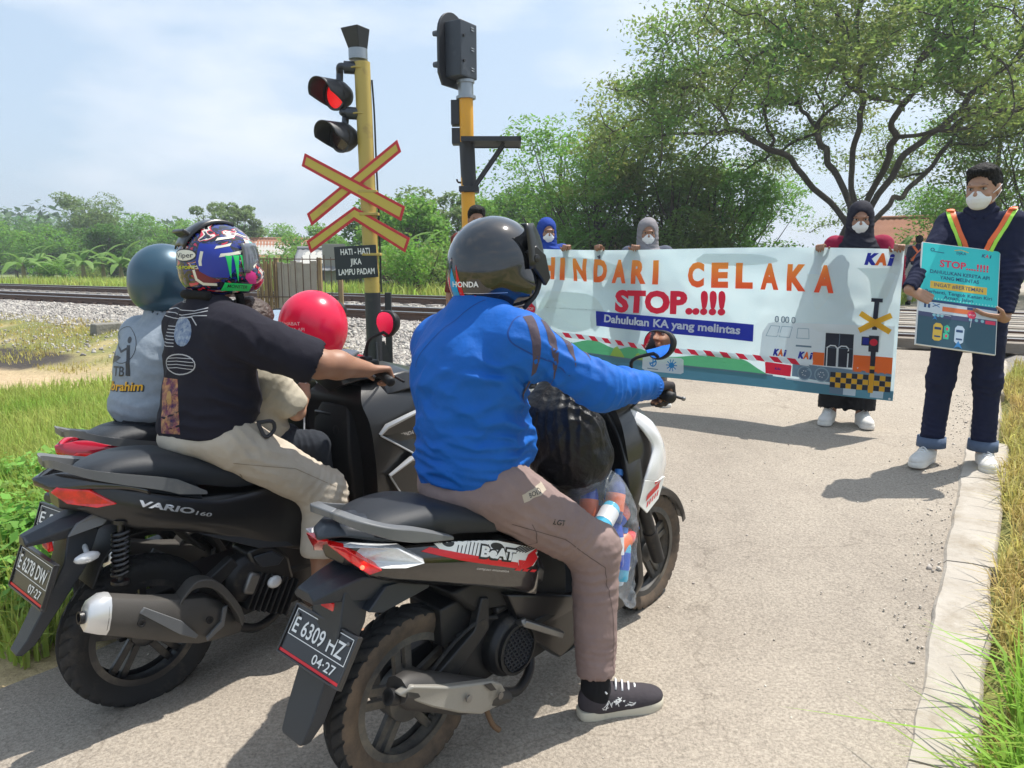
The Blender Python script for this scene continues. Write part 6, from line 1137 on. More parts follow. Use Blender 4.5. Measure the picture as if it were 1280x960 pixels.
# --- the rider behind, grey shirt
def man_in_grey():
    T = empty('person', M=MB_RED @ Matrix.Translation((-.09, .03, .045)), label='rider in heather grey T-shirt and teal helmet behind the man in black', cat='person'); S = SDF(.006, .03); A, R = head(S, (.40, 0, 1.40), (1, 0, -.05), (0, 0, 1)); S.cap((.33, 0, 1.18), (.38, 0, 1.33), .058, .052).cap((.26, 0, .86), (.34, 0, 1.13), .1, .1).cap((.35, -.18, 1.16), (.35, .18, 1.16), .05)
    for s in (-1, 1):
        w = (.80, s * .322, 1.08); S.chain([(.36, s * .19, 1.16), (.56, s * .30, 1.02), w], [.055, .046, .029]); hand(S, w, (.98, 0, -.1), (0, 0, -1), s < 0, (.9, 1.15, .8)); S.chain([(.32, s * .11, .85), (.66, s * .2, .66), (.64, s * .17, .42)], [.08, .06, .04]); S.cap((.64, s * .17, .41), (.76, s * .18, .378), .038, .03)
    o, P, Q = skin('body', S, SKIN, T); eyes(A, R, o)
    HG = fabric('tshirt_grey', (.30, .345, .40), (.25, .295, .345), 40, .9, 420); S = SDF(.0085, .05); S.ell((.25, 0, .90), (.155, .18, .10)).ell((.29, 0, 1.0), (.15, .185, .15)).ell((.31, 0, 1.08), (.135, .19, .15)).cap((.34, -.15, 1.165), (.34, .15, 1.165), .066).cap((.33, 0, 1.18), (.35, 0, 1.25), .075, .066, .03)
    for s in (-1, 1): S.chain([(.355, s * .17, 1.16), (.47, s * .25, 1.08)], [.078, .072]).cap((.50, s * .268, 1.06), (.58, s * .31, 1.0), .058, .08, .005, 's')
    S.cut((.3, 0, .852), (.1, 0, -1)).cap((.355, 0, 1.255), (.37, 0, 1.36), .058, .065, .006, 's'); j, P, Q = skin('t_shirt', S, HG, T, [((.2, -.05, .92), (.3, .2, 1), .045, .009, .15), ((.25, -.17, 1.05), (.4, .1, 1), .06, .010, .14)], .003, 9, 9)
    b = MB(); b.tube([(.35 + .066 * cos(a) - .005, .066 * sin(a), 1.248 + .01 * cos(a)) for a in np.linspace(0, 2 * pi, 21)], .008, 6, 1, False); b.build('collar', fabric('collar_black', (.012, .012, .014)), j, 60)
    OR = mat('print_orange', (.78, .42, .03), .8); p = Print(); p.text('TB', -.015, -.035, .04, INKB, .06, .015, .12); p.text('ibrahim', .012, -.095, .036, INKB, .165, .05, .2, z=0); p.text('ibrahim', .008, -.092, .036, OR, .16, .02, .2, z=2)
    p.ring(.0, .085, .07, .07, .003, INKB, 0, 26); p.stroke([(.035, -.03), (.036, .03), (.035, .08)], .016, INKB, 1); p.stroke([(.027, -.03), (.03, .02)], .01, INKB, 1); p.disc(.037, .105, .010, .013, INKB, 1); p.stroke([(.035, .075), (.0, .06), (-.015, .075)], .009, INKB, 1); p.stroke([(-.01, .065), (-.05, .12), (-.075, .15)], .003, INKB, 1); p.poly([(-.085, .02), (-.05, .04), (-.02, .045), (.0, .038), (-.02, .025), (-.05, .015), (-.07, .0)], INKB, 1); p.poly([(-.055, .04), (-.05, .065), (-.035, .043)], INKB, 1); p.stroke([(-.085, .01), (-.07, -.02), (-.05, -.03)], .003, INKB, 1)
    n = unit((-.72, -.69, .08)); ux = unit(np.cross((0, 0, 1), n)); p.lay('back_print', onto(P, Q, np.array((.10, .035, 1.07)) + ux * .06, ux, np.cross(n, ux), .5), j, .014, 180)
    S = SDF(.009, .045); S.ell((.27, 0, .865), (.16, .17, .075))
    for s in (-1, 1): S.chain([(.32, s * .11, .85), (.66, s * .2, .66), (.645, s * .175, .45)], [.095, .075, .06])
    skin('trousers', S, fabric('trousers_dark', (.03, .032, .04)), T, [((.6, -.2, .66), (.7, -.2, -.6), .04, .01, .12)], .004, 7, 14)
    for s in (-1, 1): shoe(T, (.57, s * .17, .352), radians(-8 * s), fabric('shoe_dark', (.03, .03, .035)), PLA, .27, lace=False)
    TE = mat('helmet_teal', (.028, .075, .115), .34, .3, coat=.4, dirt=(8, (.05, .10, .135), .6)); helmet_open(T, (.39, 0, 1.405), TE, (.144, .130, .140), radians(-4), visor=False)
man_in_grey()
# ================================================================== the banner and the people holding it
def yawM(p, yaw): return Matrix.Translation(Vector(p)) @ Matrix.Rotation(yaw, 4, 'Z')
BW = 2.98; BR = np.array([2.545, 4.95]); BD = np.array([-.813, .582]); BN = np.array([-.582, -.813, 0])
BMAT = mat('banner_cloth', (.58, .77, .84), .5, spec=.4, transl=.46, var=(1.6, (.70, .82, .85), .25), bump=(9, .12, .02))
def bcol(n, c): return mat('banner_' + n, c, .5, spec=.35, transl=.38)
def banner():
    T = empty('banner', (BR[0] + BD[0] * 1.5, BR[1] + BD[1] * 1.5, .6), None, 'long pale blue banner reading HINDARI CELAKA held up across the road', 'banner'); o = np.array(T.location)
    def disp(u, z):
        p = np.stack([u * 1.7 + z * .6, z * 2.4 - u * .5, u * 0], -1); k = .026 * fbm(p, 3, 5) + .016 * np.sin(u * 5.2 + z * 1.5 + 1.) * (1 - .5 * z); w = fbm(np.stack([u * 3.1, z * 3.1, u * 0], -1), 2, 8)
        d = (u - .55) * .35 + z; k = k + .011 * np.abs(np.sin(d * 9 + 2.2 * w)) * smooth01((z - .1) * 2) + .007 * np.abs(np.sin((z - .4 * u) * 7 + 3 * w)); return k
    def fn(V, h):
        u, z = V[:, 0], V[:, 1]; uu = BW + u; zz = z - .6; q = BW - uu; P = np.stack([BR[0] + BD[0] * q, BR[1] + BD[1] * q, z + .014 * q - .012 * np.sin(np.clip(uu / BW, 0, 1) * pi * 2) * (zz > .5)], 1); P = P + BN * (disp(uu, zz) + h)[:, None]; return P - o, np.ones(len(V), bool)
    uu = np.linspace(-BW, 0, 150); zz = np.linspace(.6, 1.6, 50); A, B_ = np.meshgrid(uu, zz, indexing='ij'); P, _ = fn(np.stack([A.ravel(), B_.ravel()], 1), 0); i = np.arange(A.size).reshape(A.shape)
    link('cloth', mesh('cloth', P, np.stack([i[:-1, :-1], i[1:, :-1], i[1:, 1:], i[:-1, 1:]], -1).reshape(-1, 4), BMAT, None, 180), T)
    cld, teal, grn, lime, red, wht, blu, org, yel, blk, gry, pal, tir = (bcol(*q) for q in (('cloud', (.70, .80, .80)), ('teal', (.10, .26, .34)), ('green', (.14, .52, .25)), ('lime', (.42, .62, .12)), ('red', (.75, .02, .06)), ('white', (.74, .79, .82)), ('blue', (.015, .03, .36)), ('orange', (.85, .17, .03)), ('yellow', (.82, .45, .03)), ('black', (.025, .03, .05)), ('grey', (.16, .24, .32)), ('pale', (.62, .72, .78)), ('line', (.3, .42, .5))))
    gl_ = bcol('letters', (.88, .25, .06)); n = gl_.node_tree; l = n.links.new; t = n.nodes['Texture Coordinate']; sx = n.nodes.new('ShaderNodeSeparateXYZ'); r = n.nodes.new('ShaderNodeValToRGB'); r.color_ramp.elements[0].position = .70; r.color_ramp.elements[0].color = (.92, .07, .03, 1); r.color_ramp.elements[1].position = .94; r.color_ramp.elements[1].color = (1.0, .36, .06, 1)
    l(t.outputs['Object'], sx.inputs[0]); l(sx.outputs[2], r.inputs[0]); l(r.outputs[0], n.nodes['Principled BSDF'].inputs['Base Color']); l(r.outputs[0], n.nodes['Translucent BSDF'].inputs['Color'])
    def wave(pts): return catmull([(x, y, 0) for x, y in pts], 5)[:, :2].tolist()
    p = Print(); n_ = 30
    for pts in ([(-2.9, 1.5), (-2.6, 1.54), (-2.2, 1.51), (-1.9, 1.40), (-2.2, 1.36), (-2.7, 1.38)], [(-1.35, 1.56), (-.95, 1.55), (-.8, 1.50), (-1.1, 1.47), (-1.4, 1.5)], [(-2.75, 1.25), (-2.3, 1.22), (-2.2, 1.02), (-2.5, .9), (-2.85, 1.02)], [(-.28, 1.47), (-.1, 1.475), (-.02, 1.49), (-.06, 1.36), (-.09, 1.28), (-.17, 1.27), (-.2, 1.40)], [(-.6, 1.42), (-.42, 1.40), (-.45, 1.25), (-.52, 1.18), (-.56, 1.30)]): p.poly(wave(pts + pts[:1])[:-1], cld, 0)
    hills = [(-BW, .76), (-2.75, .83), (-2.55, .80), (-2.3, .845), (-2.08, .79), (-1.9, .82), (-1.65, .765), (-1.4, .79), (-1.2, .82), (-1.02, .79), (-.9, .73), (-.84, .70)]; p.poly(wave(hills) + [(-.84, .66), (-BW, .70)], grn, 1)
    for x, y, s in ((-2.06, .735, .07), (-1.86, .72, .05), (-2.5, .75, .06)): p.poly([(x - s, y - .01), (x - s * .4, y + s * .9), (x, y + s * 1.1), (x + s * .6, y + s * .5), (x + s, y - .01)], lime, 2)
    p.poly([(-BW, .6), (0, .6), (0, .665), (-.8, .69), (-1.6, .70), (-BW, .745)], teal, 3); p.stroke([(-BW, .75), (-1.6, .705), (-.8, .694)], .012, gry, 4); p.stroke([(-.7, .683), (-.4, .675)], .012, wht, 4)
    # the locomotive
    p.poly([(-.9, .80), (-.89, 1.0), (-.85, 1.07), (-.8, 1.085), (-.02, 1.10), (-.02, .78)], wht, 3)
    for x in (-.79, -.745, -.715, -.67): p.ring(x, 1.098, .012, .014, .006, gry, 4, 12); p.disc(x, 1.098, .008, .01, wht, 5, 10)
    for q in ([(-.86, .98), (-.83, 1.055), (-.765, 1.055), (-.78, .98)], [(-.765, .98), (-.75, 1.055), (-.675, 1.055), (-.69, .98)], [(-.64, .98), (-.635, 1.05), (-.56, 1.05), (-.555, .98)]): p.stroke(q, .004, tir, 4, True)
    p.rect(-.445, .80, -.265, 1.03, blk, 5); p.stroke([(-.355, .80), (-.355, 1.03)], .004, gry, 6); p.stroke([(-.445, .93), (-.265, .93)], .003, gry, 6)
    for x in (-.43, -.36): p.stroke([(x, .80), (x, .93), (x + .02, .945), (x + .05, .945), (x + .065, .93), (x + .065, .80)], .008, wht, 7)
    p.rect(-.525, .80, -.447, .89, org, 5); p.rect(-.262, .775, -.02, .89, org, 4); p.rect(-.215, .96, -.15, 1.02, blk, 5); p.rect(-.208, .967, -.157, 1.013, blu, 6); p.stroke([(-.64, .925), (-.54, .925)], .012, gry, 5)
    p.poly([(-.66, .705), (-.66, .80), (-.02, .78), (-.02, .66)], gry, 4)
    for x in (-.573, -.457): p.disc(x, .735, .05, .052, tir, 6); p.disc(x, .735, .041, .043, gry, 7); [p.disc(x + .016 * cos(a), .735 + .018 * sin(a), .004, .004, wht, 8, 8) for a in np.arange(6)]
    p.poly([(-.858, .785), (-.85, .79), (-.672, .782), (-.665, .775), (-.67, .70), (-.85, .705)], red, 6); [p.disc(-.84 + .033 * i, .795, .006, .006, wht, 7, 8) for i in range(6)]; p.text('KAi', -.765, .738, .018, blu, .04, .02, .2, z=8)
    for i in range(11):
        for j in range(3): p.rect(-.40 + i * .0345, .655 + j * .036, -.40 + i * .0345 + .034, .655 + j * .036 + .034, yel if (i + j) % 2 else blk, 7)
    p.rect(-.40, .61, -.31, .655, gry, 7); p.rect(-.31, .61, -.23, .655, pal, 7); p.rect(-.14, .61, -.06, .655, pal, 7); p.rect(-.06, .6, .0, .655, teal, 8)
    # striped barrier
    for i in range(17):
        x = -2.72 + i * .126; y = .873 - .055 * smooth01((x + 2.72) / 1.2) if x < -1.5 else .818 - .006 * (x + 1.5); p.poly([(x, y + .02), (x + .062, y + .017), (x + .10, y - .024), (x + .038, y - .02)], red, 8)
        p.poly([(x + .062, y + .017), (x + .126, y + .014), (x + .164, y - .027), (x + .10, y - .024)], wht, 8)
    # painted crossing post
    p.rect(-.155, .64, -.125, .80, yel, 9); p.rect(-.155, .77, -.125, .95, blk, 10); p.rect(-.155, 1.07, -.125, 1.27, blk, 9); p.rect(-.175, 1.25, -.105, 1.275, blk, 10); p.rect(-.17, .92, -.11, 1.03, blk, 10); p.disc(-.14, .985, .024, .024, red, 11)
    for i in range(4): p.rect(-.155, .65 + i * .05, -.125, .672 + i * .05, yel, 11)
    for s in (-1, 1): a = .55 * s; dx, dy = .095, .055 * s; p.poly([(-.14 - dx - .008 * s, 1.115 - dy + .016), (-.14 - dx + .008 * s, 1.115 - dy - .016), (-.14 + dx + .008 * s, 1.115 + dy - .016), (-.14 + dx - .008 * s, 1.115 + dy + .016)], yel, 11 + (s > 0))
    # lettering
    for s, x0, x1, y in (('HINDARI', -2.81, -1.70, 1.362), ('CELAKA', -1.50, -.385, 1.325)):
        for i, c in enumerate(s):
            f = (i + .5) / len(s); x = x0 + (x1 - x0) * (f if s != 'HINDARI' else (.06, .185, .34, .52, .68, .84, .97)[i]); p.text(c, x, y + (.0 if s != 'HINDARI' else -.02 * f) - (.02 * f if s == 'CELAKA' else 0), .172, gl_, (.046 if c == 'I' else .13), .055, z=9)
    p.text('STOP..!!!', -1.63, 1.115, .165, red, .91, .055, z=9); p.poly([(-2.268, 1.09), (-.955, 1.055), (-.953, .93), (-2.26, .968)], blu, 8); p.text('Dahulukan KA yang melintas', -1.62, .992, .062, wht, 1.13, .032, z=10, rot=-.025)
    def kai(x, y, h, w):
        p.text('K', x - w * .30, y, h, blu, w * .44, .075, .22, z=9); p.text('A', x + w * .06, y, h, org, w * .42, .075, .12, z=10); p.text('i', x + w * .38, y, h, blu, w * .17, .085, .2, z=9)
    kai(-.145, 1.498, .07, .17); kai(-.755, .845, .045, .09); kai(-.575, .84, .045, .095)
    p.poly([(-2.93 + .058 * cos(pi / 8 + k * pi / 4), 1.078 + .06 * sin(pi / 8 + k * pi / 4)) for k in range(8)], red, 8); p.text('STOP', -2.93, 1.066, .026, wht, .085, .012, z=9)
    p.poly([(-1.82, .745), (-1.8, .76), (-1.50, .762), (-1.48, .75), (-1.476, .65), (-1.5, .637), (-1.8, .64), (-1.825, .655)], wht, 8); bb = bcol('logo_blue', (.03, .28, .62)); p.ring(-1.73, .71, .028, .03, .009, bb, 9, 16); p.stroke([(-1.75, .70), (-1.71, .72)], .012, bb, 9); p.stroke([(-1.73, .685), (-1.73, .735)], .009, bb, 9); p.stroke([(-1.775, .66), (-1.685, .658)], .006, gry, 9)
    for k in range(10): p.stroke([(-1.575 + .018 * cos(k * .628), .70 + .02 * sin(k * .628)), (-1.575 + .042 * cos(k * .628), .70 + .046 * sin(k * .628))], .007, bb, 9)
    p.disc(-1.575, .70, .022, .022, bb, 9); p.disc(-.02, .612, .008, .008, wht, 9, 10); p.disc(-.02, 1.588, .008, .008, wht, 9, 10)
    p.lay('print', fn, T, .045, 180, lift=.0012, step=.0005); return o
banner()

NAVY_F = fabric('cloth_navy', (.010, .014, .045), (.008, .011, .034), 7, .9, 480)
def stand(name, label, feet, yaw, H, skinm, hands=(None, None), top=NAVY_F, bottom=NAVY_F, hair='short', hijab=None, msk=True, group=None, sleeves=True, shoes=(None, None), cuff=None, wide=0., h=.0065, feetpos=None, look=0., slim=1., curlR=(.5, .7, .4), curlL=(.5, .7, .4), handdir=None, long_top=0.):
    """a standing figure; hands = wrist targets in its own frame, handdir = (fingers, palm) for each hand"""
    k = H / 1.7; M = yawM(feet, yaw); T = empty(name, M=M, label=label, cat='person', group=group); z = lambda v: v * k
    hc = (.03 * k, 0, z(1.575)); S = SDF(.0048, .025); fdir = (cos(look), sin(look), -.12); A, R = head(S, hc, fdir, (0, 0, 1), k)
    S.cap((0, 0, z(1.40)), (.02, 0, z(1.50)), .06 * k, .053 * k).cap((0, 0, z(.95)), (0, 0, z(1.30)), .09 * k, .08 * k).cap((0, -.15 * k * slim, z(1.38)), (0, .15 * k * slim, z(1.38)), .045 * k)
    fp = feetpos or ((0, -.11), (0, .11)); arms = []
    for i, s in enumerate((-1, 1)):
        sh = np.array((0, s * .18 * k * slim, z(1.38))); w = np.array(hands[i]) if hands[i] is not None else np.array((.06, s * .28 * k, z(.82))); v = w - sh; L1, L2 = .29 * k, .26 * k; dl = min(np.linalg.norm(v), (L1 + L2) * .995); a = (L1 * L1 - L2 * L2 + dl * dl) / (2 * dl); hh = sqrt(max(0, L1 * L1 - a * a)); d = unit(v); b_ = np.array((-.4, s * .16, -1.)); b_ = unit(b_ - d * (b_ @ d)); e = sh + d * a + b_ * hh; w = sh + d * dl; arms.append((sh, e, w))
        S.chain([sh, e, w], [.05 * k, .043 * k, .027 * k]); hd = handdir[i] if handdir and handdir[i] else (w - e, (0, -s, 0)); hand(S, w, hd[0], hd[1], s < 0, curlR if i == 0 else curlL, k * .98)
        x, y = fp[i]; S.chain([(0, s * .09 * k, z(.92)), (x * .5 + .02, (s * .10 * k + y) / 2, z(.50)), (x, y, z(.09))], [.08 * k, .055 * k, .036 * k])
    o, P, Q = skin('body', S, skinm, T); eyes(A, R, o, k)
    if msk: mask(A, R, T, k)
    if hair == 'short':
        S = SDF(.0045, .02); S.ell(A(-.012, 0, .042), np.array((.098, .080, .088)) * k, R).ell(A(.03, 0, .088), np.array((.07, .07, .035)) * k, R, .02).ell(A(-.05, 0, .0), np.array((.06, .076, .07)) * k, R, .02); S.ell(A(.085, 0, -.02), np.array((.055, .09, .085)) * k, R, .012, 's').cut(A(-.02, 0, -.055), -R[:, 2] + R[:, 0] * .3); skin('hair', S, HAIR, T, [(A(0, 0, .06), (.5, 1, 0), .014, .007, .2)], .005, 5, 60)
    if hijab:
        S = SDF(.0055, .03); S.ell(A(-.015, 0, .02), np.array((.112, .093, .112)) * k, R).ell(A(.0, 0, -.06), np.array((.100, .086, .10)) * k, R, .03).cap((.02, 0, z(1.50)), (.015, 0, z(1.385)), .085 * k, .125 * k, .04).ell((.06 * k, 0, z(1.33)), np.array((.09, .15, .10)) * k, None, .04).ell((-.04 * k, 0, z(1.36)), np.array((.09, .15, .09)) * k, None, .04); S.ell(A(.10, 0, -.022), np.array((.062, .060, .082)) * k, R, .01, 's')
        skin('hijab', S, hijab, T, [(A(.03, 0, -.12), (.3, .4, 1), .026, .009, .12), ((.05, 0, z(1.36)), (.4, .3, 1), .035, .010, .16), (A(-.06, 0, .02), (1, .2, .6), .04, .005, .12)], .002, 3, 14)
    S = SDF(h, .045); S.ell((-.005, 0, z(1.27)), np.array((.118, .168 * slim, .17)) * k).ell((.0, 0, z(1.05)), np.array((.115, .150 * slim, .18)) * k).cap((0, -.15 * k * slim, z(1.385)), (0, .15 * k * slim, z(1.385)), .056 * k).cap((0, 0, z(1.40)), (.015, 0, z(1.475)), .082 * k, .066 * k, .03)
    if long_top: S.cap((0, 0, z(1.0)), (0, 0, z(1.0 - long_top)), .15 * k, .17 * k)
    for s, (sh, e, w) in zip((-1, 1), arms): d = unit(w - e); S.chain([sh, e, w - d * .015], [.064 * k, .053 * k, .040 * k]).cap(w - d * .01, w + d * .1, .03 * k, .04 * k, .005, 's')
    S.cut((0, 0, z(.90 - long_top)), (0, 0, -1)).cap((.02, 0, z(1.495)), (.03, 0, z(1.6)), .056 * k, .066 * k, .005, 's')
    f = []
    for s, (sh, e, w) in zip((-1, 1), arms): f += [(e, w - sh, .034, .010, .10), ((e + w) / 2, w - e, .03, .007, .09), ((sh + e) / 2 - (0, 0, .03), (.3, s * .3, .9), .04, .008, .1)]
    j, JP, JQ = skin('top', S, top, T, f + [((.08, .05, z(1.1)), (.3, .4, 1), .06, .008, .2), ((-.08, 0, z(1.15)), (.2, .5, 1), .07, .008, .2)], .004, 4, 12)
    S = SDF(h, .045); S.ell((0, 0, z(.93)), np.array((.128, .158, .12)) * k)
    for i, s in enumerate((-1, 1)): x, y = fp[i]; S.chain([(0, s * .085 * k, z(.90)), (x * .5 + .02, (s * .10 * k + y) / 2, z(.50)), (x, y, z(.13))], [.092 * k, (.068 + wide) * k, (.06 + wide * 1.4) * k]); S.cap((x, y, z(.1)), (x, y, z(-.02)), (.058 + wide * 1.4) * k, .09 + wide, .004, 's')
    S.cut((0, 0, z(.095)), (0, 0, -1))
    f = []
    for i, s in enumerate((-1, 1)): x, y = fp[i]; f += [((x * .5 + .02, y, z(.5)), (.2, 0, 1), .045, .010, .12), ((x, y, z(.18)), (.3, .2, 1), .03, .010, .12), ((0, s * .1, z(.82)), (.6, s * .4, .8), .05, .008, .14)]
    tr, TP, TQ = skin('trousers', S, bottom, T, f, .004, 5, 12)
    for i, s in enumerate((-1, 1)):
        x, y = fp[i]; sm_, so_ = shoes; shoe(T, (x - .065, y, -.002), -s * -.22, sm_, so_, .275 * k)
        if cuff: b = MB(); b.tube([(x, y, z(.095)), (x, y, z(.155))], [.079 * k, .077 * k], 20, 1, False); b.build('trouser_cuff', cuff, tr, 60, solid=.008)
    return T, A, R, (JP, JQ, j)
def place(px, py, d): p = AT(px, py, d); p[2] = GXY(p[0], p[1]) + .012; return p
def face(p, off=0.): return atan2(-p[1], -p[0]) + off
def local(p, yaw, q): q = np.array(q, float) - p; c, s = cos(-yaw), sin(-yaw); return np.array((q[0] * c - q[1] * s, q[0] * s + q[1] * c, q[2]))
CW = fabric('canvas_white', (.72, .70, .66), (.62, .6, .56), 12, .85, 600); SW = mat('sole_white', (.7, .68, .63), .7, dirt=(14, (.4, .36, .3), .58))
# man with the poster
def poster_man():
    p = place(1197, 578, 4.42); yaw = face(p, -.06); wr = [AT(1146, 379, 4.17), AT(1243, 447, 4.06)]; L_ = [local(p, yaw, q) for q in wr]
    TLc, TRc, BRc, BLc = AT(1163.6, 302, 4.15), AT(1258.5, 306.5, 4.1), AT(1237, 443, 3.98), AT(1144, 430, 4.03); o = BLc; ux = unit(BRc - BLc); uy = unit((TLc - BLc) - ux * ((TLc - BLc) @ ux)); n = np.cross(ux, uy); Wd, Hd = .405, .595
    rot = lambda v: np.array((v[0] * cos(-yaw) - v[1] * sin(-yaw), v[0] * sin(-yaw) + v[1] * cos(-yaw), v[2]))
    L_[0] = local(p, yaw, o + uy * Hd * .40 - ux * .085 + n * .022); L_[1] = local(p, yaw, o + ux * (Wd + .035) - uy * .022 - n * .02)
    T, A, R, (P, Q, j) = stand('person', 'young man in navy overalls and white mask holding a turquoise poster board', p, yaw, 1.70, SKIN2, L_, shoes=(CW, SW), cuff=fabric('denim_cuff', (.10, .14, .22), None, 10), feetpos=((.05, -.14), (-.02, .115)), look=-.28, slim=.9, handdir=((rot(ux * .85 - uy * .3), rot(-n)), (rot(-ux * .95 - uy * .05), rot(uy))), curlR=(.12, .22, .2), curlL=(.15, .25, .2), h=.006)
    OG = mat('reflective_orange', (.85, .16, .04), .5, emis=None); LG = mat('reflective_lime', (.42, .80, .08), .5)
    for s in (-1, 1):
        q = Print(); q.stroke([(s * .145, .16), (s * .10, .06), (s * .06, -.02), (s * .02, -.14), (0, -.22)], .024, OG, 1); q.stroke([(s * .165, .16), (s * .125, .06), (s * .085, -.02), (s * .045, -.14), (.025 * s, -.22)], .018, LG, 0); q.lay('reflective_strap', onto(P, Q, (.0, 0, 1.30), (0, 1, 0), (0, 0, 1), .5), j, .015, 180, lift=.005)
        b = MB(); b.tube([(.045, s * .145, 1.452), (.0, s * .15, 1.464), (-.05, s * .13, 1.445), (-.11, s * .08, 1.36), (-.13, 0, 1.2)], .02, 8, 4, flat=.25); b.build('reflective_strap', OG, j, 60)
    b = MB(); b.grid([[(.07 + .01 * i, s * (.085 - .05 * i), 1.455 - .045 * i) for s in (-1, -.5, 0, .5, 1)] for i in range(2)]); S = SDF(.005, .01); S.cap((.035, -.07, 1.455), (.085, -.02, 1.41), .016, .012).cap((.035, .07, 1.455), (.085, .02, 1.41), .016, .012).cap((-.05, -.05, 1.475), (-.05, .05, 1.475), .016).cap((-.05, .05, 1.475), (.035, .07, 1.455), .016).cap((-.05, -.05, 1.475), (.035, -.07, 1.455), .016); skin('collar', S, NAVY_F, j)
    q = Print(); q.disc(0, 0, .036, .036, INKW, 0); q.ring(0, 0, .028, .028, .005, mat('patch_navy', (.02, .03, .12), .8), 1); q.disc(0, 0, .012, .014, mat('patch_navy', (0, 0, 0)), 1); q.lay('sleeve_patch', onto(P, Q, (.03, .45, 1.285), (-1, 0, 0), (0, 0, 1), .5), j, .012, 180, lift=.003)
    # poster
    B = empty('poster_board', o, None, 'turquoise poster board with STOP in red letters, held by the man in navy', 'poster'); X, Y, N = ux, uy, n; Rm = np.stack([X, Y, N], 1); bd = mat('foam_board', (.72, .72, .70), .7); b = MB(); b.box(X * Wd / 2 + Y * Hd / 2 - N * .007, (Wd, Hd, .014), Rm); b.build('board', bd, B, 30, .001)
    c = lambda n_, v: mat('poster_' + n_, v, .42, spec=.4); tq, nv, yl, rd, gy, wh, dk, sl, dkb = c('turquoise', (.03, .55, .55)), c('navy', (.02, .06, .16)), c('yellow', (.72, .46, .06)), c('red', (.72, .04, .10)), c('grey', (.55, .62, .66)), c('white', (.72, .74, .76)), c('asphalt', (.03, .085, .12)), c('slate', (.06, .07, .15)), c('blue', (.04, .22, .5))
    q = Print(); W_, H_ = Wd, Hd; e = .004; q.rect(e, .265, W_ - e, H_ - e, tq, 0); q.rect(e, e, W_ - e, .265, dk, 0); q.rect(e, .19, W_ - e, .25, gy, 1); q.rect(e, .165, W_ - e, .19, sl, 1); q.poly([(e, .262), (W_ - e, .262), (W_ - e, .245), (e, .255)], nv, 2)
    for i in range(24): q.rect(.02 + i * .016, .268, .026 + i * .016, .276, c('mint', (.25, .72, .66)), 1)
    q.text('STOP', .165, .462, .040, rd, .135, .03, z=2); q.text('....!!!!', .29, .462, .04, rd, .115, .03, z=2); q.text('DAHULUKAN KERETA API', W_ / 2, .418, .021, nv, .305, .012, z=2); q.text('YANG MELINTAS', W_ / 2, .388, .021, nv, .2, .012, z=2); q.rect(.055, .330, .345, .372, yl, 1); q.text('INGAT #BERTEMAN', .2, .342, .022, nv, .25, .004, z=2); q.text('Berhenti, Tengok Kanan Kiri', W_ / 2, .302, .020, nv, .34, .01, z=2); q.text('Aman, Jalan', W_ / 2, .277, .020, nv, .15, .01, z=2)
    q.text('DJKA', .205, .545, .016, nv, .05, .01, z=2); q.stroke([(.17, .565), (.2, .573), (.24, .562)], .004, yl, 2); q.text('K', .318, .545, .02, nv, .018, .03, .2, z=2); q.text('A', .336, .545, .02, rd, .018, .03, .15, z=2); q.text('i', .353, .545, .02, nv, .007, .03, .2, z=2); q.ring(.055, .555, .009, .009, .004, nv, 2, 12); q.stroke([(.065, .545), (.115, .543)], .004, nv, 2)
    q.rect(.125, .205, .29, .232, c('orange', (.72, .17, .05)), 2)
    for x in (.03, .05): q.rect(x, .215, x + .012, .238, nv, 2)
    for x in (.085, .105, .125, .27, .3, .33): q.disc(x, .178, .009, .009, c('wheel', (.25, .5, .55)), 2, 10)
    q.rect(.345, .165, .395, .185, rd, 3); q.rect(.25, .232, .295, .246, nv, 3); q.disc(.275, .205, .022, .022, rd, 4); q.text('STOP', .275, .2, .009, wh, .03, .004, z=5); q.stroke([(.275, .185), (.27, .135)], .003, wh, 4); q.stroke([(.075, .225), (.11, .243)], .004, nv, 3); q.stroke([(.075, .243), (.11, .225)], .004, dkb, 3); q.stroke([(.07, .19), (.17, .183)], .003, wh, 3)
    for x, m_, a in ((.105, yl, -.06), (.215, c('car', (.5, .6, .7)), -.03)): q.poly([(x - .022, .045), (x - .02, .12), (x - .008, .135), (x + .016, .135), (x + .028, .12), (x + .024, .045), (x + .012, .035), (x - .012, .035)], m_, 2); q.rect(x - .014, .098, x + .02, .112, nv, 3); q.rect(x - .013, .055, x + .018, .064, nv, 3)
    for x, y, m_ in ((.155, .11, c('green', (.05, .5, .3))), (.152, .07, c('green', (.05, .5, .3)))): q.poly([(x - .014, y - .02), (x - .016, y + .01), (x, y + .022), (x + .014, y + .008), (x + .012, y - .02)], m_, 2); q.disc(x, y - .002, .006, .009, rd, 3, 10)
    for x, y, s in ((.215, .015, 1.2), (.09, .155, .7)): q.poly([(x - .018 * s, y - .008), (x, y + .03 * s), (x + .018 * s, y - .008), (x + .004, y + .002), (x - .004, y + .002)], dkb, 3)
    q.lay('print', planar((0, 0, 0), X, Y), B, 1.)
poster_man()
def hold(p, yaw, px, s, dz=.0):
    """wrist just behind the banner's top edge at banner coordinate u"""
    u = px; q = BW - u; P = np.array([BR[0] + BD[0] * q, BR[1] + BD[1] * q, 1.6 + .014 * q]); return local(p, yaw, P - BN * .03 + np.array((0, 0, -.045 + dz)))
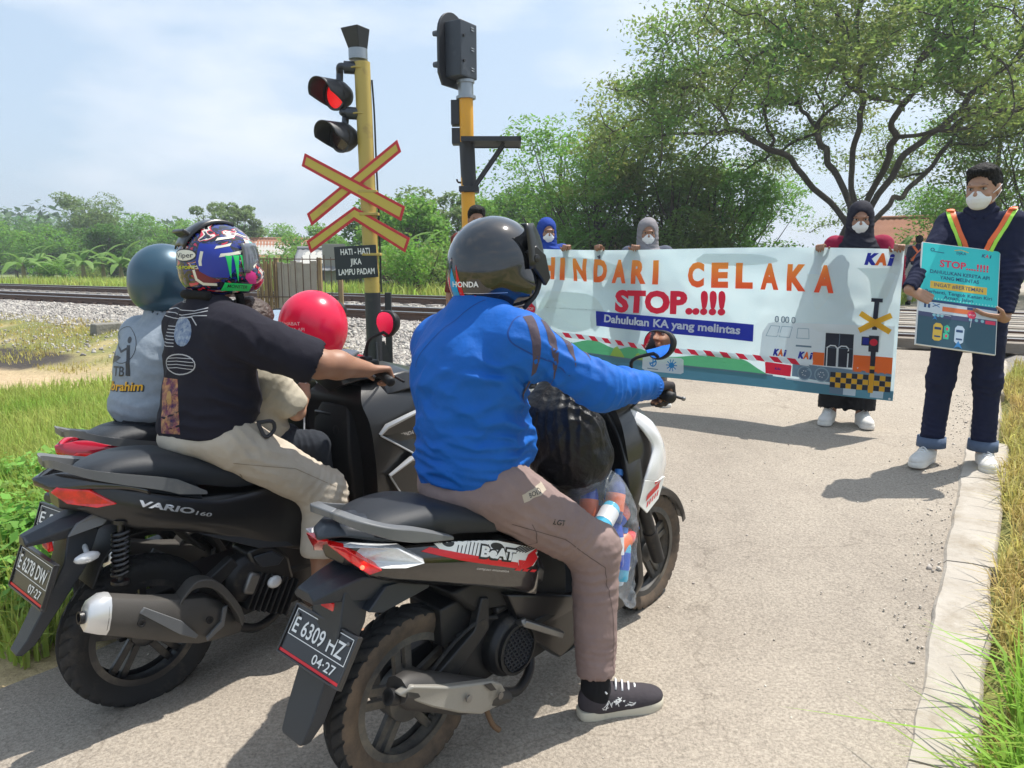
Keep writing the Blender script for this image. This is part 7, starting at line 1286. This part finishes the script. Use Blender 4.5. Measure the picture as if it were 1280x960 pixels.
def banner_holder(label, px, py, d, H, hij, top, us, skinm=SKIN, **kw):
    p = place(px, py, d); yaw = face(p, kw.pop('turn', 0.)); rot = lambda v: np.array((v[0] * cos(-yaw) - v[1] * sin(-yaw), v[0] * sin(-yaw) + v[1] * cos(-yaw), v[2]))
    hs = [None if u is None else hold(p, yaw, u, 0) for u in us]; hd = [None if u is None else (rot(np.array((BN[0] * .25, BN[1] * .25, 1.))), rot(BN)) for u in us]
    return stand('person', label, p, yaw, H, skinm, hs, top, kw.pop('bottom', NAVY_F), hair=None if hij else 'short', hijab=hij, handdir=hd, curlR=(1.2, 1.2, .6), curlL=(1.2, 1.2, .6), **kw)
BKF = fabric('cloth_black', (.012, .012, .015)); PINK = fabric('jacket_crimson', (.30, .010, .05), None, 9)
T, A, R, (P, Q, j) = banner_holder('woman in dark navy hijab and crimson jacket holding the right end of the banner', 1056, 545, 5.46, 1.56, fabric('hijab_navy', (.014, .014, .026), None, 9, .8), PINK, (2.46, 2.95), bottom=BKF, wide=.03, shoes=(CW, SW), turn=.05, feetpos=((.0, -.10), (.02, .09)))
q = Print(); q.poly([(-.07, .14), (.07, .14), (.06, -.3), (-.06, -.3)], fabric('shirt_aqua', (.16, .42, .48)), 0); q.lay('inner_shirt', onto(P, Q, (0, 0, 1.24), (0, 1, 0), (0, 0, 1), .5), j, .02, 180, lift=.003)
LB = fabric('cloth_brown_grey', (.10, .085, .085)); BLS = fabric('canvas_sky_blue', (.10, .32, .62))
banner_holder('woman in grey hijab and white mask behind the middle of the banner', 803, 520, 6.32, 1.50, fabric('hijab_grey', (.20, .185, .20), (.26, .25, .26), 14), fabric('top_slate', (.09, .10, .14)), (.72, 1.06), SKIN, bottom=LB, wide=.01, shoes=(BLS, SW), turn=.1, feetpos=((.02, -.12), (.10, .12)))
banner_holder('woman in royal blue hijab behind the left part of the banner', 681, 520, 6.95, 1.53, fabric('hijab_blue', (.012, .05, .30), None, 9), fabric('top_blue', (.02, .06, .28)), (.10, .42), SKIN, bottom=NAVY_F, shoes=(BKF, SW), turn=.25, h=.008)
p = place(597, 500, 7.25); stand('person', 'bare headed man standing behind the black helmet by the banner end', p, face(p, .1), 1.68, SKIN, (None, None), fabric('shirt_maroon', (.16, .03, .025)), NAVY_F, msk=False, shoes=(BKF, SW), h=.008)
p = AT(1143, 375, 18.); p[2] = GXY(p[0], p[1]) + .02; T, A, R, (P, Q, j) = stand('person', 'far man seen from behind with an orange harness over navy shirt', p, face(p, pi), 1.64, SKIN, (None, None), NAVY_F, fabric('cloth_pale', (.50, .47, .44)), msk=False, shoes=(BKF, BKF), h=.010)
OGH = mat('reflective_orange', (.85, .16, .04))
for s in (-1, 1): q = Print(); q.stroke([(s * .11, .14), (-s * .10, -.14)], .05, OGH, 0); q.lay('harness_strap', onto(P, Q, (0, 0, 1.24), (0, -1, 0), (0, 0, 1), .5), j, .03, 180, lift=.006 + .004 * (s > 0))
q = Print(); q.rect(-.15, -.2, .15, -.15, OGH, 0); q.lay('harness_belt', onto(P, Q, (0, 0, 1.24), (0, -1, 0), (0, 0, 1), .5), j, .03, 180, lift=.008)

# ================================================================== crossing signals
def ATY(px, py, Y): d = Y / (cos(radians(9)) - (py - 480) / 940 * sin(radians(9))); return AT(px, py, d)
YP = mat('pole_yellow', (.46, .345, .085), .5, dirt=(5, (.27, .19, .08), .53), bump=(60, .2, .003)); YP2 = mat('pole_amber', (.75, .36, .02), .45, dirt=(5, (.5, .27, .05), .6)); BKP = mat('signal_black', (.018, .02, .026), .5, dirt=(6, (.06, .06, .06), .58)); STL = mat('galvanised', (.30, .33, .36), .4, .7)
SR = mat('sign_red', (.55, .02, .03), .45, dirt=(6, (.36, .06, .06), .6)); SY = mat('sign_yellow', (.56, .42, .07), .5, dirt=(7, (.36, .28, .08), .55))
def crossing_post():
    Y = 7.15; base = ATY(470, 500, Y); base[2] = GXY(base[0], base[1]); T = empty('crossing_signal', base, None, 'yellow crossing post with red lamp, crossed boards and black HATI-HATI sign', 'crossing signal'); g = lambda px, py, dy=0.: ATY(px, py, Y + dy) - base
    b = MB(); pa, pb = g(465.5, 366), g(452.5, 78); b.tube([pa, pb], .072, 24); b.build('pole', YP, T, 60); b = MB(); b.tube([g(465.5, 366) + (0, 0, .002), g(471, 500) * (1, 1, 0) + (0, 0, -.1)], .0735, 24); b.build('pole_base', BKP, T, 60)
    b = MB(); c = g(470, 452); b.beam(g(481, 366) + (.02, .06, 0), g(484, 480) + (.02, .06, 0), .06, .04, (0, 1, 0)); b.build('cable_duct', BKP, T, 30, .004)
    for a in range(4):
        d = np.array((cos(a * pi / 2 + .3), sin(a * pi / 2 + .3), 0)); b = MB(); b.prism([(.06, .48), (.085, .48), (.24, 0), (.06, 0)], (g(471, 480)[0] - .006 * d[1], g(471, 480)[1] + .006 * d[0], .02), d, (0, 0, 1), np.cross(d, (0, 0, 1)) * .012); b.build('base_fin', BKP, T, 30)
    b = MB(); b.box((g(471, 480)[0], 0, .02), (.5, .5, .05)); b.build('base_plate', BKP, T, 30, .005)
    # loudspeaker box
    c = g(447.5, 66); d, sd_ = np.array((-.5, -.87, 0)), np.array((.87, -.5, 0)); R_ = []
    for z, w, e in ((.03, .062, .06), (.20, .10, .085)): R_.append([c + sd_ * sx * w + d * (sy * e + (.03 if z > .1 else 0)) + (0, 0, z) for sx, sy in ((-1, -1), (1, -1), (1, 1), (-1, 1))])
    b = MB(); b.loft(R_); sb = b.build('loudspeaker', BKP, T, 30, .008); b = MB(); b.lathe([(.085, -.06), (.085, .03)], c, (0, 0, 1), 20); b.build('collar', STL, sb, 40)
    for k, (px, py, on) in enumerate(((420, 119, True), (427, 172, False))):
        c = g(px, py); ax_ = unit((-.56, -.82, -.10)); _, u, v = frame(ax_); 
        b = MB(); b.lathe([(.02, -.15), (.09, -.13), (.125, -.06), (.135, 0), (.135, .02), (.115, .02), (.115, .0)], c, ax_, 28, False); lamp = b.build('lamp_housing', BKP, T, 50)
        b = MB(); b.lathe([(.001, .012), (.06, .01), (.115, .0), (.115, -.01), (.001, -.01)], c, ax_, 28, False); b.build('lens', mat('lens_red_lit', (.8, .02, .02), .2, bump=(120, .8, .01), emis=(1, .015, .02, .45)) if on else mat('lens_dark', (.03, .008, .008), .15, bump=(120, .8, .01), coat=1.), lamp, 60)
        R_ = []
        for e in np.linspace(0, 1, 7):
            span = 2.25 - .75 * e; R_.append([c + ax_ * (.02 + .21 * e * (.55 + .45 * cos(a * .62))) + (.135 + .008 * e) * (v * cos(a) + u * sin(a)) for a in np.linspace(-span, span, 21)])
        b = MB(); b.grid(R_); b.build('hood', BKP, lamp, 60, solid=.006)
        at_ = g((448.5, 451)[k], (88, 145)[k]); b = MB(); b.tube([c + (0.03, .03, .12), c + (.035, .03, .2), at_ + (-.16, -.02, .03), at_ + (-.07, 0, .02)], .032, 10, 5); b.tube([at_ + (-.13, -.01, .025), at_ + (-.02, 0, .02)], .055, 14); b.build('lamp_arm', mat('arm_grey', (.05, .056, .07), .4, .4), lamp, 60)
        b = MB(); b.tube([at_ + (.076 * cos(a), .076 * sin(a), .015) for a in np.linspace(0, 2 * pi, 17)], .008, 6, 1, False); b.build('clamp', YP, lamp, 60)
    b = MB(); b.tube([g(453.5, 100) + (.082, .0, 0), g(456, 140) + (.084, .01, 0), g(459, 200) + (.082, .0, 0), g(462, 270) + (.084, .01, 0), g(465.5, 365) + (.084, .0, 0)], .009, 6, 4); b.build('cable', BKP, T, 60)
    def board(name, pts, dy, inset=.025, mats=(SR, SY)):
        P = np.array([g(x, y)[[0, 2]] for x, y in pts]); b = MB(); b.prism(P, (0, g(450, 200)[1] - .085 + dy, 0), (1, 0, 0), (0, 0, 1), (0, .006, 0)); o_ = b.build(name, mats[0], T, 30, .002)
        n = len(P); cen = P.mean(0); ins = []
        ar = sum(P[i][0] * P[(i + 1) % n][1] - P[(i + 1) % n][0] * P[i][1] for i in range(n)); sg = 1 if ar > 0 else -1
        for i in range(n):
            a, b_, c_ = P[i - 1], P[i], P[(i + 1) % n]; e1, e2 = (b_ - a) / np.linalg.norm(b_ - a), (c_ - b_) / np.linalg.norm(c_ - b_); n1, n2 = sg * np.array((-e1[1], e1[0])), sg * np.array((-e2[1], e2[0])); m = n1 + n2; m = m / max(.3, (m @ n1)); ins.append(b_ + m * inset)
        if mats[1]: q = Print(); q.poly(ins, mats[1], 0); q.lay('yellow_field', planar((0, g(450, 200)[1] - .087 + dy, 0), (1, 0, 0), (0, 0, 1)), o_, 3.)
        return o_, P
    board('cross_board', [(498, 176), (503, 191), (392, 283), (386, 268)], .012); board('cross_board', [(384, 193), (380, 209), (503, 277), (508, 259)], 0)
    board('chevron_board', [(445, 259), (514, 298), (508, 316), (445, 276), (391, 317), (386, 302)], .004)
    o_, P = board('text_board', [(420, 309), (472, 306), (475, 346), (423, 350)], -.004, .004, (mat('text_board_black', (.010, .018, .022), .4), None)); c = P.mean(0); q = Print()
    for t, dz, w in (('HATI - HATI', .072, .27), ('JIKA', -.020, .105), ('LAMPU PADAM', -.112, .335)): q.text(t, 0, dz, .056, INKW, w, .02, z=1)
    q.lay('text', planar((c[0], g(450, 200)[1] - .093, c[1]), unit((1, 0, .045)), unit((-.045, 0, 1))), o_, 1.)
    for px, py in ((461, 240), (463, 268), (466, 318)): b = MB(); e = g(px, py); b.box(e + (0, -.04, 0), (.17, .1, .025)); b.build('bracket', YP, T, 30, .003)
crossing_post()
def rail_signal():
    Y = 8.8; base = ATY(596, 420, Y); base[2] = GXY(base[0], base[1]); T = empty('railway_signal', base, None, 'black railway signal seen from behind on an orange post with side platform', 'railway signal'); g = lambda px, py, dy=0.: ATY(px, py, Y + dy) - base
    b = MB(); b.tube([g(588, 275) * (1, 1, 0), g(582.5, 124)], .078, 20); b.build('post', YP2, T, 60); b = MB(); b.tube([g(583.5, 178), g(586.5, 241)], .086, 20); b.build('post_sleeve', BKP, T, 60); b = MB(); b.lathe([(.11, 0), (.11, .03), (.085, .03), (.085, .17), (.1, .17), (.1, .2)], g(582.5, 124), (-.02, 0, 1), 16); b.build('post_head', STL, T, 40)
    c = g(574, 104); ux = unit((.55, .83, 0)); fz = unit((-.83, .55, 0)); b = MB(); pts = [(-.25, .08), (-.18, -.04), (.18, -.04), (.25, .08), (.25, .5)] + [(.25 * cos(a), .5 + .25 * sin(a)) for a in np.linspace(.12, pi - .12, 14)] + [(-.25, .5)]; b.prism(pts, c + fz * .08, ux, (0, 0, 1), fz * .03); b.build('target_board', BKP, T, 30, .004)
    b = MB(); R3 = np.stack([ux, fz, np.array((0, 0, 1.))], 1); b.box(c + (0, 0, .33) - fz * .03, (.30, .22, .58), R3); hb = b.build('signal_case', mat('case_slate', (.024, .031, .044), .4, dirt=(5, (.09, .1, .12), .58)), T, 30, .012)
    for z in (.12, .33, .54): b = MB(); b.box(c + (0, 0, z) - fz * .145 + ux * .06, (.05, .012, .012), R3); b.box(c + (0, 0, z + .025) - fz * .145 + ux * .06, (.05, .012, .012), R3); b.build('hinge', STL, hb, 30, .003)
    for z in (.2, .46): b = MB(); b.lathe([(.016, 0), (.016, .02)], c + (0, 0, z) - fz * .14 - ux * .1, -fz, 10); b.build('latch', BKP, hb, 40)
    for z in (.17, .5):
        R_ = [[c + fz * (.11 + .22 * e * (.4 + .6 * cos(a * .6))) + (0, 0, z) + .1 * (np.array((0, 0, 1)) * cos(a) + ux * sin(a)) for a in np.linspace(-1.9 + .5 * e, 1.9 - .5 * e, 15)] for e in np.linspace(0, 1, 5)]; b = MB(); b.grid(R_); b.build('hood', BKP, T, 60, solid=.006)
    for (x0, y0, x1, y1) in ((565, 125, 573, 156), (566, 160, 575, 180)): a_, e = g(x0, y1), g(x1, y0); b = MB(); b.box(((a_[0] + e[0]) / 2 - .0, .06, (a_[2] + e[2]) / 2), (abs(e[0] - a_[0]) + .02, .16, abs(e[2] - a_[2]))); b.build('relay_box', BKP, T, 30, .006)
    z = g(600, 178)[2]; x0, x1 = g(578, 178)[0], g(650, 178)[0]; yy = g(585, 178)[1]
    for k in range(9): b = MB(); b.box(((x0 + x1) / 2, yy - .22 + k * .055, z), (x1 - x0, .04, .028)); b.build('platform_bar', BKP, T, 30)
    b = MB(); b.box(((x0 + x1) / 2, yy - .26, z), (x1 - x0, .02, .05)); b.box(((x0 + x1) / 2, yy + .26, z), (x1 - x0, .02, .05)); b.box((x1, yy, z), (.02, .54, .05)); b.build('platform_frame', BKP, T, 30)
    for dy in (-.1, .1): b = MB(); b.beam(g(590, 238) + (0, dy, 0), (x0 + (x1 - x0) * .72, yy + dy, z - .02), .035, .035); b.build('platform_brace', BKP, T, 30)
    b = MB(); b.box(g(586.5, 237), (.22, .22, .06)); b.build('brace_clamp', BKP, T, 30, .004); b = MB(); b.tube([g(580, 228), g(573, 228), g(571, 224)], .012, 6, 2); b.build('hook', BKP, T, 60)
rail_signal()
# yellow block by the post
p = ATY(508, 480, 6.6); p[2] = GXY(p[0], p[1]); b = MB(); b.box((0, 0, .09), (.30, .5, .2), None, .9); tag(b.build('yellow_block', mat('yellow_concrete', (.62, .48, .10), .8, dirt=(9, (.42, .36, .2), .52), bump=(40, .4, .01)), None, 30, .012), 'yellow painted concrete block at the foot of the crossing post', 'block').location = p
# bamboo and plank fence
def fence():
    Y = 10.25; base = ATY(372, 420, Y); base[2] = GXY(base[0], base[1]); T = empty('fence', base, None, 'rough fence of bamboo pickets, grey planks and thin iron bars beside the line', 'fence'); X = lambda px: ATY(px, 340, Y)[0] - base[0]; ztop = ATY(372, 322, Y)[2] - base[2]
    BB = mat('bamboo', (.38, .28, .15), .75, var=(5, (.20, .14, .07), .25), bump=(30, .5, .01)); PW = mat('weathered_plank', (.42, .39, .34), .9, var=(4, (.32, .29, .25), .25), bump=[(18, .6, .015)]); IR = mat('rusty_bar', (.10, .065, .045), .8)
    for i, px in enumerate(np.arange(321, 346, 2.9)): b = MB(); h = ztop - .02 - .03 * (i % 3); b.tube([(X(px), .02 * (i % 2), -.1), (X(px) + .006, .02 * (i % 2), h * .5), (X(px), .02 * (i % 2), h)], .015, 7, 2); b.build('picket', BB, T, 60)
    for i, px in enumerate(np.arange(350, 399, 8.2)): b = MB(); h = ztop - .06 - .02 * sin(i * 2.1); b.box((X(px), .03, h / 2 - .05), (.086, .018, h + .1)); b.build('plank', PW, T, 30, .003)
    for i, px in enumerate(np.arange(326, 425, 8.9)): b = MB(); b.tube([(X(px), -.03, -.1), (X(px) + .008 * sin(i), -.03, ztop + .02 + .015 * sin(i * 3))], .006, 6); b.build('iron_bar', IR, T, 60)
    for z in (.35, .72, ztop - .015): b = MB(); b.tube([(X(321), -.04, z), (X(424), -.04, z - .01)], .008, 6); b.build('cross_bar', IR, T, 60)
    for px in (344, 398, 424): b = MB(); b.box((X(px), .06, ztop / 2 - .1), (.06, .06, ztop + .2)); b.build('post', BB, T, 30, .004)
fence()
# concrete edging at the foot of the ballast
EC = mat('edging_concrete', (.20, .19, .17), .9, dirt=(6, (.10, .10, .07), .5), bump=(20, .6, .02))
p = G3(7.05, -12.9); b = MB(); b.box((0, 0, .03), (.5, .2, .24), None, .93); o_ = b.build('edging_stone', EC, None, 30, .02); o_.location = p; o_.rotation_euler = (.03, 0, radians(57)); tag(o_, 'mossy concrete edging stone left of the grey shirt, at the foot of the ballast', 'concrete block')
# houses
TILE = mat('roof_tile', (.36, .155, .085), .85, var=(1.4, (.26, .11, .065), .25), island=.12); ZINC = mat('zinc_roof', (.22, .225, .23), .6, .2, dirt=(3, (.3, .24, .18), .55)); WALLW = mat('wall_white', (.42, .41, .38), .9, dirt=(2, (.45, .42, .36), .55)); WALLB = mat('wall_brown', (.20, .12, .085), .9, var=(3, (.27, .17, .12), .3)); GLS = mat('window_dark', (.03, .035, .04), .1)
def house(p, yaw, W_, D_, H_, rise, wallm, roofm, label):
    T = empty('house', M=yawM(p, yaw), label=label, cat='house', group='houses beyond the railway'); b = MB(); b.box((0, 0, H_ / 2 - .2), (W_, D_, H_ + .4)); R_ = [[(x, -D_ / 2, H_), (x, 0, H_ + rise), (x, D_ / 2, H_)] for x in (-W_ / 2, W_ / 2)]; b.loft(R_); b.build('wall', wallm, T, 30)
    n = int(W_ / .09)
    for s in (-1, 1):
        G = []
        for i in range(n + 1):
            x = -W_ / 2 - .3 + (W_ + .6) * i / n; G.append([(x, s * (D_ / 2 + .4) * (1 - v), H_ - .28 + (rise + .28) * v + .03 * abs(sin(i * 1.571)) + .02 * ((v * 14) % 1)) for v in np.linspace(0, 1, 15)])
        b = MB(); b.grid(G); b.build('roof', roofm, T, 30, solid=.02)
    b = MB(); b.tube([(-W_ / 2 - .3, 0, H_ + rise + .03), (W_ / 2 + .3, 0, H_ + rise + .03)], .09, 8); b.build('ridge', roofm, T, 60)
    for x in (-W_ * .28, W_ * .25): b = MB(); b.box((x, -D_ / 2 - .01, H_ * .55), (.9, .06, 1.0)); w = b.build('window', WALLW, T, 30, .01); b = MB(); b.box((x, -D_ / 2 - .045, H_ * .55), (.75, .02, .85)); b.build('pane', GLS, w, 30)
    b = MB(); b.box((0, -D_ / 2 - .02, .95), (.85, .06, 1.95)); b.build('door', mat('door_grey', (.30, .28, .25), .8), T, 30, .01)
def hp(px, d): p = AT(px, 331, d); return (p[0], p[1], GXY(p[0], p[1]))
house(hp(355, 54), .25, 3.8, 4, 1.9, 1.1, WALLW, TILE, 'small house with red tiled roof rising over the bamboo fence'); house(hp(424, 30), .1, 2.6, 3, 1.2, .55, WALLW, ZINC, 'low white shed with grey metal roof behind the black text sign'); house(hp(1122, 34), -.45, 2.3, 3.6, 1.8, 1.4, WALLB, TILE, 'brown house with orange tiled roof right of the rain tree trunk'); house(hp(742, 34), .2, 4, 4, 1.5, .9, WALLB, TILE, 'house with tiled roof hidden among trees left of the grey hijab')
b = MB(); b.box((0, 0, .8), (2.6, .12, 1.7)); b.box((0, 0, 1.68), (2.7, .2, .08)); w = b.build('boundary_wall', mat('wall_pink', (.58, .50, .49), .9, dirt=(2, (.42, .38, .36), .55)), None, 30, .01); tag(w, 'pale pinkish boundary wall behind the far man in orange harness', 'wall'); w.location = hp(1168, 25); w.rotation_euler = (0, 0, -.35)
# ================================================================== bags on the nearest scooter
def bags():
    T = empty('plastic_bag', M=MB_BEAT, label='bulging black plastic bag hung in front of the man in blue', cat='plastic bag'); BP = mat('black_film', (.010, .010, .011), .42, spec=.35, bump=[(22, .35, .02), (70, .4, .008)])
    S = SDF(.0055, .05); S.ell((.76, -.035, .80), (.125, .16, .135)).ell((.735, -.03, .90), (.10, .15, .10)).ell((.80, .0, .74), (.10, .13, .10)).cap((.74, -.05, .95), (.775, -.04, 1.05), .07, .02).cap((.70, .05, .95), (.76, .03, 1.06), .06, .02)
    skin('bag', S, BP, T, [((.74, -.15, .97), (.9, .5, .2), .028, .018, .10), ((.68, -.1, .93), (.5, -.8, .1), .034, .014, .12), ((.75, -.17, .80), (.8, .1, .6), .06, .010, .16), ((.68, -.05, .80), (.2, .8, .5), .05, .010, .14), ((.84, -.1, .74), (.6, -.6, .4), .04, .012, .12)], .006, 7, 13)
    T = empty('bottle_bag', M=MB_BEAT, label='clear plastic bag of coloured drink bottles standing on the floorboard', cat='plastic bag'); g = np.random.default_rng(3); cols = [('blue', (.015, .06, .42)), ('aqua', (.08, .42, .62)), ('orange', (.80, .10, .03)), ('navy', (.03, .05, .20)), ('sky', (.25, .50, .70)), ('red', (.70, .04, .04)), ('pale', (.5, .62, .72))]
    for i, (x, y, z, a, bb, ci) in enumerate(((.80, -.11, .60, 1.2, .2, 1), (.86, -.10, .64, .5, .3, 3), (.88, -.09, .555, 1.0, -.2, 2), (.82, -.12, .50, .3, .6, 0), (.885, -.11, .475, 1.4, .1, 5), (.86, -.12, .43, .4, .3, 1), (.81, -.09, .42, 1.0, .7, 4), (.90, -.06, .60, .1, .1, 0), (.88, -.08, .395, .2, .5, 6), (.84, -.02, .52, .8, .3, 2), (.80, -.03, .62, .5, .5, 0))):
        c = np.array((x - .02, y - .07, z)); d = unit((sin(a) * cos(bb), sin(a) * sin(bb), cos(a))); k = np.array(cols[ci][1]); b = MB(); b.lathe([(.001, -.085), (.03, -.085), (.033, -.075), (.033, .03), (.028, .05), (.013, .075), (.013, .085)], c, d, 18); bo = b.build('bottle', mat('bottle_' + cols[ci][0], tuple(k), .15, coat=.5), T, 50)
        b = MB(); b.lathe([(.0337, -.045), (.0337, .015)], c, d, 18, False); b.build('label', mat('bottle_label_' + 'abc'[i % 3], ((.7, .7, .72), (.75, .16, .05), (.03, .10, .5))[i % 3], .4), bo, 60); b = MB(); b.lathe([(.016, .08), (.016, .1), (.001, .1)], c, d, 12); b.build('cap', mat('bottle_cap', (.05, .2, .6), .4), bo, 50)
    m = mat('clear_film', (.75, .82, .9), .12); n = m.node_tree; tb = n.nodes.new('ShaderNodeBsdfTransparent'); ms = n.nodes.new('ShaderNodeMixShader'); ms.inputs[0].default_value = .16; n.links.new(tb.outputs[0], ms.inputs[1]); n.links.new(n.nodes['Principled BSDF'].outputs[0], ms.inputs[2]); n.links.new(ms.outputs[0], n.nodes['Material Output'].inputs[0])
    z = n.nodes.new('ShaderNodeTexNoise'); z.inputs['Scale'].default_value = 16; z.inputs['Detail'].default_value = 4; u = n.nodes.new('ShaderNodeBump'); u.inputs['Distance'].default_value = .02; n.links.new(n.nodes['Texture Coordinate'].outputs['Object'], z.inputs['Vector']); n.links.new(z.outputs['Fac'], u.inputs['Height']); n.links.new(u.outputs[0], n.nodes['Principled BSDF'].inputs['Normal'])
    S = SDF(.006, .04); S.ell((.82, -.14, .55), (.105, .115, .18)).ell((.83, -.15, .42), (.085, .09, .10)).cap((.85, -.18, .34), (.865, -.21, .25), .04, .022).cap((.78, -.11, .68), (.76, -.08, .76), .09, .06)
    skin('film', S, m, T, [((.85, -.19, .34), (.2, .8, .4), .025, .012, .09), ((.82, -.22, .5), (.6, .1, .8), .05, .008, .15)], .005, 5, 14)
bags()
# ================================================================== thin warm-season haze
b = MB(); b.box((0, 0, 13.0), (2100, 2100, 30)); hz = bpy.data.materials.new('haze'); hz.use_nodes = True; hn = hz.node_tree; hn.nodes.clear(); ho_ = hn.nodes.new('ShaderNodeOutputMaterial'); hv_ = hn.nodes.new('ShaderNodeVolumePrincipled'); hv_.inputs['Color'].default_value = (.86, .92, 1, 1); hv_.inputs['Density'].default_value = .0016; hv_.inputs['Anisotropy'].default_value = .3; hn.links.new(hv_.outputs[0], ho_.inputs['Volume'])
b.build('haze', hz, None, None, kind='stuff')
